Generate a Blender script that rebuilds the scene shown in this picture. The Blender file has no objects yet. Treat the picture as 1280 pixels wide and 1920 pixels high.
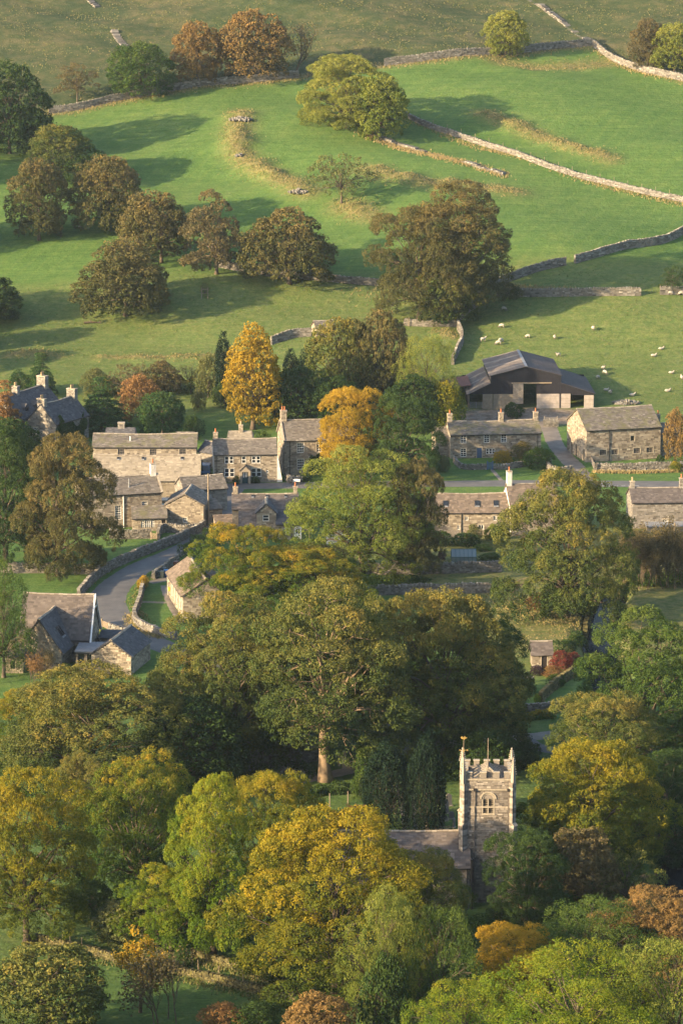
import bpy, math, random
import numpy as np
from mathutils import Vector

sc = bpy.context.scene
COL = sc.collection
R = math.radians

# ------------------------------------------------------------------ camera, sky, sun, exposure
F_PX, CAM_Z, PITCH = 6700.0, 118.0, R(12.0)      # focal length in photo pixels (1280x1920), height over the valley floor
cd = bpy.data.cameras.new('camera'); cam = bpy.data.objects.new('camera', cd); COL.objects.link(cam)
cam.location = (0, 0, CAM_Z); cam.rotation_euler = (R(90) - PITCH, 0, 0)
cd.sensor_fit = 'VERTICAL'; cd.sensor_height = 36.0; cd.sensor_width = 24.0
cd.lens = F_PX / 1920.0 * 36.0
cd.clip_start = 1.0; cd.clip_end = 6000.0
sc.camera = cam

SUN_EL, SUN_AZ = R(17.0), R(209.0)               # azimuth of the sun, counted from +X towards +Y
sun_dir = Vector((math.cos(SUN_EL) * math.cos(SUN_AZ), math.cos(SUN_EL) * math.sin(SUN_AZ), math.sin(SUN_EL)))
world = bpy.data.worlds.new('World'); sc.world = world; world.use_nodes = True
wn = world.node_tree.nodes; wl = world.node_tree.links
bg = wn['Background']; sky = wn.new('ShaderNodeTexSky')
sky.sky_type = 'NISHITA'; sky.sun_disc = False
sky.sun_elevation = SUN_EL; sky.sun_rotation = R(90) - SUN_AZ
sky.air_density = 1.0; sky.dust_density = 2.0; sky.ozone_density = 1.0
wl.new(sky.outputs['Color'], bg.inputs['Color']); bg.inputs['Strength'].default_value = 0.14
sl = bpy.data.lights.new('sun', 'SUN'); so = bpy.data.objects.new('sun', sl); COL.objects.link(so)
sl.energy = 5.0; sl.angle = R(0.8); sl.color = (1.0, 0.75, 0.44)
so.location = sun_dir * 400; so.rotation_euler = sun_dir.to_track_quat('Z', 'Y').to_euler()
vs = sc.view_settings
vs.view_transform = 'Standard'; vs.look = 'None'; vs.gamma = 1.0; vs.use_curve_mapping = False
vs.exposure = 1.7
cy = sc.cycles
cy.max_bounces = 6; cy.diffuse_bounces = 3; cy.glossy_bounces = 2; cy.transmission_bounces = 3
cy.transparent_max_bounces = 4; cy.volume_bounces = 0; cy.caustics_reflective = False; cy.caustics_refractive = False
cy.use_adaptive_sampling = True; cy.adaptive_threshold = 0.015
cy.use_denoising = True
try:
    cy.denoiser = 'OPENIMAGEDENOISE'; cy.denoising_input_passes = 'RGB_ALBEDO_NORMAL'
except Exception:
    pass

# ------------------------------------------------------------------ terrain height and survey of the photograph
_py = np.array([-400, -60, 0, 310, 330, 560, 600, 622, 640, 660, 690, 730, 770, 810, 850, 900, 1000, 1100, 1300, 2600.])
_pz = np.array([113, 113, 116, 0, 0, 0, 0.2, 0.9, 2.2, 5, 11, 20, 29, 38, 47, 60, 86, 104, 112, 113.])
_ty = np.arange(-400, 2600, 1.0)
_tz = np.interp(_ty, _py, _pz)
_k = np.hanning(27); _k /= _k.sum()
_tz = np.convolve(np.pad(_tz, 13, mode='edge'), _k, mode='valid')
_tz = np.where((_ty > 318) & (_ty < 590), 0.0, _tz)

def sstep(a, b, x):
    t = np.clip((np.asarray(x, float) - a) / (b - a), 0, 1); return t * t * (3 - 2 * t)

def h0(x, y):
    x = np.asarray(x, float); y = np.asarray(y, float)
    up = sstep(640, 700, y)
    yy = y + up * (5.0 * np.sin(x / 47.0 + 0.6) + 2.5 * np.sin(x / 19.0 + y / 60.0))
    z = np.interp(yy, _ty, _tz)
    z = z + up * (0.7 * np.sin(x / 13.0 + y / 17.0) + 0.35 * np.sin(y / 7.0 - x / 23.0) + 0.25 * np.sin(y / 4.1 + 1.5 * np.sin(x / 17.0)))
    z = z + sstep(815, 850, y) * (0.35 * np.sin(x / 5.0 + y / 9.0) * np.sin(y / 4.0))
    return z

_cp, _sp = math.cos(PITCH), math.sin(PITCH)
def ray(px, py):
    u = (px - 640.0) / F_PX; v = (960.0 - py) / F_PX
    return np.array([u, _cp + v * _sp, -_sp + v * _cp])

def hit(px, py, hf):
    d = ray(px, py)
    y = np.arange(250.0, 1500.0, 4.0)
    for _ in range(3):
        t = y / d[1]; under = CAM_Z + d[2] * t < hf(d[0] * t, y)
        i = int(np.argmax(under)) if under.any() else len(y) - 1
        y = np.linspace(y[max(i - 1, 0)], y[i], 24)
    t = y[-1] / d[1]
    return np.array([d[0] * t, y[-1], float(hf(d[0] * t, y[-1]))])

def seg_dist(x, y, pts):
    """distance of the points to a polyline and the share of the way along it"""
    best = np.full(np.shape(x), 1e9); share = np.zeros(np.shape(x)); n = len(pts) - 1
    for i in range(n):
        ax, ay = pts[i][:2]; bx, by = pts[i + 1][:2]
        dx, dy = bx - ax, by - ay
        t = np.clip(((x - ax) * dx + (y - ay) * dy) / (dx * dx + dy * dy + 1e-9), 0, 1)
        d = np.hypot(x - ax - t * dx, y - ay - t * dy)
        m = d < best
        best = np.where(m, d, best); share = np.where(m, (i + t) / n, share)
    return best, share

def px_line(pts, hf): return [hit(a, b, hf) for a, b in pts]

# earth banks in the hill pasture: photo points, half width (m), height (m)
_B = [([(450, 212), (446, 250), (444, 285), (470, 312), (515, 335), (575, 363)], 4.2, 1.9),
      ([(903, 213), (945, 230), (1005, 255), (1075, 280), (1140, 298)], 3.4, 1.2),
      ([(690, 318), (740, 334), (800, 345), (880, 352), (965, 362)], 4.0, 1.3),
      ([(645, 388), (668, 398), (690, 405)], 4.5, 1.2),
      ([(930, 112), (1000, 125), (1090, 122), (1135, 118)], 3.6, -0.5),
      ([(20, 668), (60, 664), (110, 670)], 3.0, 0.7),
      ([(180, 672), (300, 672), (420, 668)], 2.4, 0.6),
      ([(826, 622), (845, 634)], 2.5, 0.9)]
_B = [(p, w * 0.95, h * 0.7) for p, w, h in _B]
BANKS = [(px_line(p, h0), w, h) for p, w, h in _B]
STREAM = px_line([(1148, 1095), (1133, 1140), (1122, 1195), (1150, 1290), (1215, 1420), (1262, 1560), (1268, 1650), (1290, 1760)], h0)

def height(x, y):
    x = np.asarray(x, float); y = np.asarray(y, float)
    z = h0(x, y)
    for p, w, hh in BANKS:
        d, s = seg_dist(x, y, p)
        w = w * (1 + 0.3 * np.sin(s * 23.0) + 0.2 * np.sin(s * 51.0 + 1)); hh = hh * (1 + 0.35 * np.sin(s * 17.0 + 2) + 0.2 * np.sin(s * 43.0))
        z = z + hh * np.exp(-(d / w) ** 2 * 1.6) * sstep(-0.02, 0.06, s) * (1 - sstep(0.97, 1.05, s))
    d, s = seg_dist(x, y, STREAM)
    z = z - 2.4 * (1 - sstep(1.6, 3.3, d))
    return z

def G(px, py): return hit(px, py, height)
def at_depth(px, py, y):
    d = ray(px, py); t = y / d[1]; return np.array([d[0] * t, y, CAM_Z + d[2] * t])
def scale_at(p): return F_PX / (p[1] * _cp + (CAM_Z - p[2]) * _sp)     # photo pixels per metre

# ------------------------------------------------------------------ helpers: objects
def props(o, label=None, cat=None, group=None, kind=None):
    if label: o['label'] = label
    if cat: o['category'] = cat
    if group: o['group'] = group
    if kind: o['kind'] = kind
    return o

def empty(name, loc, rz=0.0):
    o = bpy.data.objects.new(name, None); COL.objects.link(o)
    o.location = tuple(loc); o.rotation_euler = (0, 0, rz); o.empty_display_size = 0.5
    return o

def link(name, me, mat=None, parent=None):
    o = bpy.data.objects.new(name, me); COL.objects.link(o)
    if parent is not None: o.parent = parent
    if mat is not None:
        if len(me.materials) == 0: me.materials.append(mat)
        elif me.materials[0] is not mat:
            o.material_slots[0].link = 'OBJECT'; o.material_slots[0].material = mat
    return o

def mesh_np(name, V, Fq, tint=None, smooth=False):
    """V (n,3); Fq list of (k,m) index arrays; tint (nfaces,3 or 4) face colour attribute"""
    me = bpy.data.meshes.new(name)
    V = np.asarray(V, np.float32)
    if not isinstance(Fq, (list, tuple)): Fq = [Fq]
    Fq = [np.asarray(f, np.int32) for f in Fq if len(f)]
    me.vertices.add(len(V)); me.vertices.foreach_set('co', V.ravel())
    nl = sum(f.size for f in Fq); npoly = sum(len(f) for f in Fq)
    me.loops.add(nl); me.polygons.add(npoly)
    me.loops.foreach_set('vertex_index', np.concatenate([f.ravel() for f in Fq]))
    tot = np.concatenate([np.full(len(f), f.shape[1], np.int32) for f in Fq])
    start = np.concatenate([[0], np.cumsum(tot)[:-1]]).astype(np.int32)
    me.polygons.foreach_set('loop_start', start)
    me.polygons.foreach_set('use_smooth', np.full(npoly, bool(smooth)))
    me.update(calc_edges=True)
    if tint is not None:
        tint = np.asarray(tint, np.float32)
        if tint.shape[1] == 3: tint = np.hstack([tint, np.ones((len(tint), 1), np.float32)])
        a = me.attributes.new('tint', 'FLOAT_COLOR', 'FACE'); a.data.foreach_set('color', tint.ravel())
    me.validate()
    return me

_BF = np.array([[0, 3, 2, 1], [4, 5, 6, 7], [0, 1, 5, 4], [1, 2, 6, 5], [2, 3, 7, 6], [3, 0, 4, 7]])
class MB:
    """collects simple shapes, then links them as ONE mesh object"""
    def __init__(s): s.v = []; s.f4 = []; s.f3 = []; s.n = 0; s.t4 = []; s.t3 = []
    def raw(s, V, q=None, t=None, tint=0.5):
        V = np.asarray(V, float).reshape(-1, 3)
        if q is not None and len(q):
            q = np.asarray(q); s.f4.append(q + s.n)
            s.t4.append(np.broadcast_to(np.asarray(tint, float).reshape(-1, 1) if np.ndim(tint) == 1 else np.asarray(tint, float), (len(q), 3)))
        if t is not None and len(t):
            t = np.asarray(t); s.f3.append(t + s.n); s.t3.append(np.full((len(t), 3), 0.5 if np.ndim(tint) else tint))
        s.v.append(V); s.n += len(V); return s
    def boxes(s, c, ux, uy, uz, hs, tint=None, jit=0.0, rng=None):
        """n boxes: centres (n,3), axes (n,3) or (3,), half sizes (n,3)"""
        c = np.asarray(c, float).reshape(-1, 3); n = len(c)
        if n == 0: return s
        b = lambda a: np.broadcast_to(np.asarray(a, float), (n, 3))
        ux, uy, uz, hs = b(ux), b(uy), b(uz), b(hs)
        sg = np.array([[-1, -1, -1], [1, -1, -1], [1, 1, -1], [-1, 1, -1], [-1, -1, 1], [1, -1, 1], [1, 1, 1], [-1, 1, 1]], float)
        k = sg[None] * hs[:, None, :]
        if jit and rng is not None: k = k * (1 + rng.uniform(-jit, jit, k.shape))
        V = c[:, None, :] + k[..., 0:1] * ux[:, None, :] + k[..., 1:2] * uy[:, None, :] + k[..., 2:3] * uz[:, None, :]
        q = (np.arange(n)[:, None, None] * 8 + _BF[None]).reshape(-1, 4)
        if tint is None: tt = np.full((n * 6, 3), 0.5)
        else:
            tt = np.asarray(tint, float)
            if tt.ndim == 0: tt = np.full((n, 3), float(tt))
            elif tt.ndim == 1: tt = np.repeat(tt[:, None], 3, 1)
            tt = np.repeat(tt, 6, 0)
        s.f4.append(q + s.n); s.t4.append(tt); s.v.append(V.reshape(-1, 3)); s.n += n * 8
        return s
    def box(s, x0, x1, y0, y1, z0, z1, tint=0.5):
        return s.boxes([[(x0 + x1) / 2, (y0 + y1) / 2, (z0 + z1) / 2]], (1, 0, 0), (0, 1, 0), (0, 0, 1),
                       [[abs(x1 - x0) / 2, abs(y1 - y0) / 2, abs(z1 - z0) / 2]], tint)
    def bar(s, a, b, w, h=None, up=(0, 0, 1), tint=0.5):
        a = np.asarray(a, float); b = np.asarray(b, float); d = b - a; L = np.linalg.norm(d); d /= L
        u = np.cross(up, d); 
        if np.linalg.norm(u) < 1e-3: u = np.cross((1, 0, 0), d)
        u /= np.linalg.norm(u); v = np.cross(d, u)
        return s.boxes([(a + b) / 2], d, u, v, [[L / 2, w / 2, (h or w) / 2]], tint)
    def tube(s, pts, rad, sides=6, tint=0.5, cap=True):
        P = np.asarray(pts, float); n = len(P); rad = np.broadcast_to(np.asarray(rad, float), (n,))
        T = np.gradient(P, axis=0); T /= np.linalg.norm(T, axis=1)[:, None] + 1e-9
        ref = np.where(np.abs(T[:, 2:3]) > 0.9, np.array([[1., 0, 0]]), np.array([[0, 0, 1.]]))
        ref = np.broadcast_to(ref[0], (n, 3)) if n else ref
        U = np.cross(ref, T); nu = np.linalg.norm(U, axis=1)[:, None]; U = np.where(nu > 1e-3, U / (nu + 1e-9), np.array([[0., 1, 0]])); W = np.cross(T, U)
        a = np.arange(sides) * 2 * math.pi / sides
        V = P[:, None] + rad[:, None, None] * (np.cos(a)[None, :, None] * U[:, None] + np.sin(a)[None, :, None] * W[:, None])
        i = np.arange(n - 1)[:, None] * sides; j = np.arange(sides)[None]; j2 = (j + 1) % sides
        q = np.stack([i + j, i + j2, i + sides + j2, i + sides + j], -1).reshape(-1, 4)
        V = V.reshape(-1, 3); t = None
        if cap:
            V = np.vstack([V, P[:1], P[-1:]]); c0, c1 = n * sides, n * sides + 1; jj = np.arange(sides); k2 = (jj + 1) % sides
            t = np.vstack([np.stack([np.full(sides, c0), k2, jj], -1), np.stack([np.full(sides, c1), (n - 1) * sides + jj, (n - 1) * sides + k2], -1)])
        return s.raw(V, q, t, tint)
    def lathe(s, prof, c=(0, 0, 0), sides=10, tint=0.5):
        return s.tube([(c[0], c[1], c[2] + z) for r, z in prof], [max(r, 1e-3) for r, z in prof], sides, tint)
    def prism(s, poly, d, tint=0.5):
        """a convex outline (k,3) pushed along the vector d"""
        P = np.asarray(poly, float); k = len(P); V = np.vstack([P, P + np.asarray(d, float)])
        q = [[i, (i + 1) % k, k + (i + 1) % k, k + i] for i in range(k)]
        t = [[0, i + 1, i] for i in range(1, k - 1)] + [[k, k + i, k + i + 1] for i in range(1, k - 1)]
        return s.raw(V, q, t, tint)
    def mesh(s, name, smooth=False):
        fs, ts = [], []
        if s.f4: fs.append(np.vstack(s.f4)); ts.append(np.vstack(s.t4))
        if s.f3: fs.append(np.vstack(s.f3)); ts.append(np.vstack(s.t3))
        return mesh_np(name, np.vstack(s.v), fs, np.vstack(ts), smooth)
    def build(s, name, mat, parent=None, smooth=False): return link(name, s.mesh(name, smooth), mat, parent)

# ------------------------------------------------------------------ helpers: materials
MATS = {}
def new_mat(name):
    m = bpy.data.materials.new(name); m.use_nodes = True; nt = m.node_tree; nt.nodes.clear()
    out = nt.nodes.new('ShaderNodeOutputMaterial'); MATS[name] = m
    return m, nt, out
def nd(nt, t, **kw):
    n = nt.nodes.new(t)
    for k, v in kw.items():
        if k.startswith('i_'):
            key = k[2:]; key = int(key) if key.isdigit() else key.replace('_', ' ')
            n.inputs[key].default_value = v
        else: setattr(n, k, v)
    return n
def ramp(nt, stops, fac, interp='LINEAR'):
    r = nt.nodes.new('ShaderNodeValToRGB'); e = r.color_ramp.elements; r.color_ramp.interpolation = interp
    while len(e) > 1: e.remove(e[-1])
    e[0].position = stops[0][0]; e[0].color = (*stops[0][1], 1)
    for p, c in stops[1:]:
        x = e.new(p); x.color = (*c, 1)
    nt.links.new(fac, r.inputs[0]); return r
def math_n(nt, op, a, b=None, clamp=False):
    n = nt.nodes.new('ShaderNodeMath'); n.operation = op; n.use_clamp = clamp
    for i, x in enumerate((a, b)):
        if x is None: continue
        if isinstance(x, (int, float)): n.inputs[i].default_value = x
        else: nt.links.new(x, n.inputs[i])
    return n.outputs[0]
def mixc(nt, fac, a, b, mode='MIX'):
    n = nt.nodes.new('ShaderNodeMix'); n.data_type = 'RGBA'; n.blend_type = mode
    for i, x in ((0, fac), (6, a), (7, b)):
        if isinstance(x, (int, float)): n.inputs[i].default_value = x
        elif isinstance(x, tuple): n.inputs[i].default_value = (*x, 1)
        else: nt.links.new(x, n.inputs[i])
    return n.outputs[2]
def noise(nt, scale, detail=4, rough=0.55, vec=None, dist=0.0):
    n = nd(nt, 'ShaderNodeTexNoise'); n.inputs['Scale'].default_value = scale; n.inputs['Detail'].default_value = detail
    n.inputs['Roughness'].default_value = rough; n.inputs['Distortion'].default_value = dist
    if vec is not None: nt.links.new(vec, n.inputs['Vector'])
    return n.outputs[0]
def coords(nt, kind='Object'): return nd(nt, 'ShaderNodeTexCoord').outputs[kind]
def geopos(nt): return nd(nt, 'ShaderNodeNewGeometry').outputs['Position']
def bump(nt, hgt, strength, dist):
    b = nd(nt, 'ShaderNodeBump'); b.inputs['Strength'].default_value = strength; b.inputs['Distance'].default_value = dist
    nt.links.new(hgt, b.inputs['Height']); return b.outputs[0]
def principled(nt, out, col, rough=0.85, normal=None, spec=0.2, metal=0.0):
    p = nd(nt, 'ShaderNodeBsdfPrincipled')
    if isinstance(col, tuple): p.inputs['Base Color'].default_value = (*col, 1)
    else: nt.links.new(col, p.inputs['Base Color'])
    if isinstance(rough, (int, float)): p.inputs['Roughness'].default_value = rough
    else: nt.links.new(rough, p.inputs['Roughness'])
    p.inputs['Specular IOR Level'].default_value = spec; p.inputs['Metallic'].default_value = metal
    if normal is not None: nt.links.new(normal, p.inputs['Normal'])
    nt.links.new(p.outputs[0], out.inputs['Surface']); return p

def stone_mat(name, stops, lichen=(0.20, 0.17, 0.07), lich=0.25, tintamt=1.0, lth=0.55):
    """per-stone colour from the face attribute, plus weathering noise and fine relief"""
    m, nt, out = new_mat(name)
    t = nd(nt, 'ShaderNodeAttribute', attribute_name='tint').outputs['Fac']
    pos = geopos(nt)
    n1 = noise(nt, 1.1, 5, 0.6, pos); n2 = noise(nt, 14.0, 4, 0.6, pos)
    f = math_n(nt, 'ADD', math_n(nt, 'MULTIPLY', t, 0.72 * tintamt), math_n(nt, 'MULTIPLY', n1, 0.62 - 0.34 * tintamt))
    c = ramp(nt, stops, f).outputs[0]
    l = ramp(nt, [(lth, (0, 0, 0)), (lth + 0.17, (1, 1, 1))], noise(nt, 2.6 if lth > 0.5 else 0.7, 6, 0.7, pos)).outputs[0]
    c = mixc(nt, math_n(nt, 'MULTIPLY', l, lich), c, lichen)
    c = mixc(nt, 0.25, c, ramp(nt, [(0.3, (0.45, 0.45, 0.45)), (0.7, (1, 1, 1))], n2).outputs[0], 'MULTIPLY')
    principled(nt, out, c, 0.9, bump(nt, n2, 0.2, 0.02), 0.15)
    return m
def plain_mat(name, col, rough=0.7, var=0.25, scale=6.0, spec=0.25, metal=0.0, bmp=0.2):
    m, nt, out = new_mat(name)
    pos = coords(nt); n = noise(nt, scale, 5, 0.6, pos)
    k = ramp(nt, [(0.25, (1 - var,) * 3), (0.75, (1 + var * 0.4,) * 3)], n).outputs[0]
    principled(nt, out, mixc(nt, 1.0, col, k, 'MULTIPLY'), rough, bump(nt, n, bmp, 0.02), spec, metal)
    return m
def leaf_mat(name, stops, trans=0.28, hgt=0.25, spread=1.0):
    """leaf colours: each leaf and each clump differ; autumn, and some painted-in sunlight, grows towards the top"""
    m, nt, out = new_mat(name)
    a = nd(nt, 'ShaderNodeAttribute', attribute_name='tint'); s = nd(nt, 'ShaderNodeSeparateColor'); nt.links.new(a.outputs['Color'], s.inputs[0])
    oi = nd(nt, 'ShaderNodeObjectInfo').outputs['Random']
    co = coords(nt); n = noise(nt, 0.22, 3, 0.6, co)
    f = math_n(nt, 'MULTIPLY', s.outputs[0], 0.15)
    f = math_n(nt, 'ADD', f, math_n(nt, 'MULTIPLY', s.outputs[1], 0.34 * spread))
    f = math_n(nt, 'ADD', f, math_n(nt, 'MULTIPLY', math_n(nt, 'SUBTRACT', n, 0.5), 0.9 * spread))
    f = math_n(nt, 'ADD', f, math_n(nt, 'MULTIPLY', math_n(nt, 'SUBTRACT', s.outputs[2], 0.5), hgt))
    f = math_n(nt, 'ADD', f, math_n(nt, 'MULTIPLY', oi, 0.12))
    f = math_n(nt, 'ADD', f, 0.18, True)
    c = ramp(nt, stops, f).outputs[0]
    p = nd(nt, 'ShaderNodeBsdfPrincipled'); nt.links.new(c, p.inputs['Base Color']); p.inputs['Roughness'].default_value = 0.55
    p.inputs['Specular IOR Level'].default_value = 0.06
    t = nd(nt, 'ShaderNodeBsdfTranslucent'); nt.links.new(c, t.inputs['Color'])
    mx = nd(nt, 'ShaderNodeMixShader'); mx.inputs[0].default_value = trans
    nt.links.new(p.outputs[0], mx.inputs[1]); nt.links.new(t.outputs[0], mx.inputs[2]); nt.links.new(mx.outputs[0], out.inputs['Surface'])
    return m
# ------------------------------------------------------------------ ground
def geom_lines(a, b, step, lo, hi, g=1.35):
    mid = list(np.arange(a, b + 1e-6, step)); L, s, x = [], step, a
    while x > lo: s *= g; x -= s; L.append(max(x, lo))
    Rr, s, x = [], step, b
    while x < hi: s *= g; x += s; Rr.append(min(x, hi))
    return np.array(L[::-1] + mid + Rr)

TOPWALL_PX = [(92, 213), (150, 205), (205, 192), (265, 181), (330, 169), (400, 159), (475, 154), (560, 145), (640, 131), (720, 123), (800, 113), (870, 104),
              (945, 103), (1000, 96), (1060, 90), (1110, 85), (1128, 100), (1152, 116), (1182, 128), (1215, 138), (1280, 152), (1330, 160)]
TOPWALL = px_line(TOPWALL_PX, height)
def grd_material():
    m, nt, out = new_mat('pasture')
    a = nd(nt, 'ShaderNodeAttribute', attribute_name='zone'); s = nd(nt, 'ShaderNodeSeparateColor'); nt.links.new(a.outputs['Color'], s.inputs[0])
    pos = geopos(nt)
    nb = noise(nt, 0.035, 4, 0.55, pos); nm = noise(nt, 0.35, 5, 0.62, pos); nf = noise(nt, 2.6, 5, 0.68, pos); ng = noise(nt, 0.9, 4, 0.6, pos)
    grass = ramp(nt, [(0.28, (0.052, 0.108, 0.028)), (0.5, (0.080, 0.142, 0.037)), (0.72, (0.126, 0.176, 0.050))],
                 math_n(nt, 'ADD', math_n(nt, 'MULTIPLY', nb, 0.45), math_n(nt, 'MULTIPLY', nm, 0.55))).outputs[0]
    # mowing lines curving with the slope
    mp = nd(nt, 'ShaderNodeMapping'); mp.inputs['Rotation'].default_value = (0, 0, R(24)); nt.links.new(pos, mp.inputs['Vector'])
    wv = nd(nt, 'ShaderNodeTexWave'); wv.inputs['Scale'].default_value = 0.11; wv.inputs['Distortion'].default_value = 7.0
    wv.inputs['Detail'].default_value = 1.0; wv.inputs['Detail Scale'].default_value = 0.25; nt.links.new(mp.outputs[0], wv.inputs['Vector'])
    grass = mixc(nt, math_n(nt, 'MULTIPLY', ramp(nt, [(0.80, (0, 0, 0)), (0.97, (1, 1, 1))], wv.outputs['Fac']).outputs[0], 0.16), grass, (0.14, 0.18, 0.05))
    ms = nd(nt, 'ShaderNodeMapping'); ms.inputs['Rotation'].default_value = (0, 0, R(-14)); ms.inputs['Scale'].default_value = (0.10, 1.3, 0.2); nt.links.new(pos, ms.inputs['Vector'])
    stk = noise(nt, 1.0, 5, 0.65, ms.outputs[0], 0.6)
    grass = mixc(nt, 0.55, grass, ramp(nt, [(0.36, (0.62, 0.68, 0.66)), (0.62, (1.22, 1.14, 1.05))], stk).outputs[0], 'MULTIPLY')
    moor = ramp(nt, [(0.34, (0.024, 0.044, 0.018)), (0.5, (0.052, 0.066, 0.028)), (0.66, (0.104, 0.094, 0.046))],
                math_n(nt, 'ADD', math_n(nt, 'MULTIPLY', nm, 0.6), math_n(nt, 'MULTIPLY', nb, 0.42))).outputs[0]  # brown moor grass, made darker to carry the hillside's shade as well
    rough = ramp(nt, [(0.35, (0.085, 0.090, 0.028)), (0.62, (0.220, 0.170, 0.075))], ng).outputs[0]
    dirt = ramp(nt, [(0.3, (0.13, 0.10, 0.075)), (0.7, (0.27, 0.22, 0.17))], ng).outputs[0]
    c = mixc(nt, s.outputs[0], grass, moor)
    c = mixc(nt, math_n(nt, 'MULTIPLY', s.outputs[1], math_n(nt, 'ADD', 0.35, math_n(nt, 'MULTIPLY', nm, 1.0), True)), c, rough)
    c = mixc(nt, s.outputs[2], c, dirt)
    c = mixc(nt, 0.55, c, ramp(nt, [(0.33, (0.45, 0.45, 0.45)), (0.62, (1.12, 1.12, 1.12))], nf).outputs[0], 'MULTIPLY')
    hgt = math_n(nt, 'ADD', math_n(nt, 'MULTIPLY', nf, 0.6), math_n(nt, 'MULTIPLY', ng, 1.0))
    principled(nt, out, c, 0.95, bump(nt, hgt, 0.7, 0.26), 0.05)
    return m

def build_ground():
    xs = geom_lines(-112, 112, 1.25, -1500, 1500); ys = geom_lines(315, 925, 1.25, -390, 2590)
    X, Y = np.meshgrid(xs, ys); Z = height(X, Y)
    nx, ny = len(xs), len(ys)
    V = np.stack([X, Y, Z], -1).reshape(-1, 3)
    i = (np.arange(ny - 1)[:, None] * nx + np.arange(nx - 1)[None]).ravel()
    q = np.stack([i, i + 1, i + nx + 1, i + nx], -1)
    me = mesh_np('ground', V, q, None, True)
    tw = np.array(TOPWALL); yw = np.interp(X, tw[:, 0], tw[:, 1])
    moor = np.maximum(sstep(-0.8, 1.5, Y - yw), 0.3 * (1 - sstep(425, 445, Y)))
    rough = np.zeros_like(X)
    for p, w, hh in BANKS:
        d, s = seg_dist(X, Y, p); rough = np.maximum(rough, np.exp(-(d / w) ** 2 * 1.5))
    near = 1 - sstep(535, 560, Y)
    meadow = near * sstep(6, 22, X + 0.25 * (Y - 480)) * sstep(440, 470, Y)
    rough = np.maximum(rough, meadow * 0.75)
    low = sstep(618, 640, Y) * (1 - sstep(706, 716, Y - 0.08 * X)); rough = np.maximum(rough, low * 0.36)
    rough = np.maximum(rough, 0.9 * np.exp(-((Y - yw) / 2.0) ** 2))
    dirt = np.zeros_like(X)
    for (cx, cyy, rx, ry) in DIRT: dirt = np.maximum(dirt, 1 - sstep(0.75, 1.1, np.hypot((X - cx) / rx, (Y - cyy) / ry)))
    colr = np.stack([moor, np.clip(rough, 0, 1), dirt, np.ones_like(X)], -1).astype(np.float32)
    a = me.attributes.new('zone', 'FLOAT_COLOR', 'POINT'); a.data.foreach_set('color', colr.ravel())
    o = link('ground', me, grd_material()); o['kind'] = 'structure'
    return o
_fy = G(985, 772)
DIRT = [(_fy[0], _fy[1] - 3.5, 15, 7.0)]
build_ground()

# ------------------------------------------------------------------ roads, lanes, paths, stream
def asphalt(name, a, b, patch=0.5):
    m, nt, out = new_mat(name); pos = geopos(nt)
    n1 = noise(nt, 0.5, 5, 0.6, pos); n2 = noise(nt, 22, 3, 0.6, pos)
    c = ramp(nt, [(0.3, a), (0.7, b)], n1).outputs[0]
    c = mixc(nt, 0.15, c, ramp(nt, [(0.3, (0.6,) * 3), (0.7, (1.15,) * 3)], n2).outputs[0], 'MULTIPLY')
    principled(nt, out, c, 0.75, bump(nt, n2, 0.08, 0.01), 0.3); return m
M_ROAD = asphalt('asphalt', (0.075, 0.072, 0.072), (0.125, 0.118, 0.112))
M_TRACK = asphalt('gravel_track', (0.10, 0.085, 0.07), (0.20, 0.17, 0.14))
M_DARKROAD = asphalt('dark_asphalt', (0.06, 0.058, 0.062), (0.10, 0.095, 0.095))  # slightly darker, cooler asphalt for church path and driveway fork

def smooth_line(P, n=12):
    P = np.asarray(P, float)
    if len(P) < 3: return np.linspace(P[0], P[-1], n * 2)
    Q = np.vstack([2 * P[0] - P[1], P, 2 * P[-1] - P[-2]]); out = []
    for i in range(1, len(Q) - 2):
        t = np.linspace(0, 1, n, endpoint=False)[:, None]; a, b, c, d = Q[i - 1], Q[i], Q[i + 1], Q[i + 2]
        out.append(0.5 * (2 * b + (c - a) * t + (2 * a - 5 * b + 4 * c - d) * t * t + (3 * b - a - 3 * c + d) * t ** 3))
    return np.vstack(out + [P[-1:]])

def strip(name, pts, width, mat, lift, rng=None, wob=0.12, across=4, hf=height, kind='structure'):
    P = smooth_line(np.asarray(pts)[:, :2], 14); n = len(P)
    width = np.interp(np.linspace(0, 1, n), np.linspace(0, 1, np.size(width)), np.ravel(width)) if np.size(width) > 1 else np.full(n, float(width))
    T = np.gradient(P, axis=0); T /= np.linalg.norm(T, axis=1)[:, None]; N = np.stack([-T[:, 1], T[:, 0]], -1)
    rng = rng or np.random.default_rng(5)
    k = np.linspace(-0.5, 0.5, across + 1)
    W = width[:, None] * k[None] + 0
    W[:, 0] += rng.uniform(-wob, wob, n); W[:, -1] += rng.uniform(-wob, wob, n)
    XY = P[:, None] + N[:, None] * W[..., None]
    Z = hf(XY[..., 0], XY[..., 1]) + lift
    if lift > 0: Z[:, 0] -= lift + 0.02; Z[:, -1] -= lift + 0.02
    V = np.concatenate([XY, Z[..., None]], -1).reshape(-1, 3); c = across + 1
    i = (np.arange(n - 1)[:, None] * c + np.arange(across)[None]).ravel()
    o = link(name, mesh_np(name, V, np.stack([i, i + c, i + c + 1, i + 1], -1)[:, ::-1], None, True), mat)
    o['kind'] = kind; return o

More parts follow.
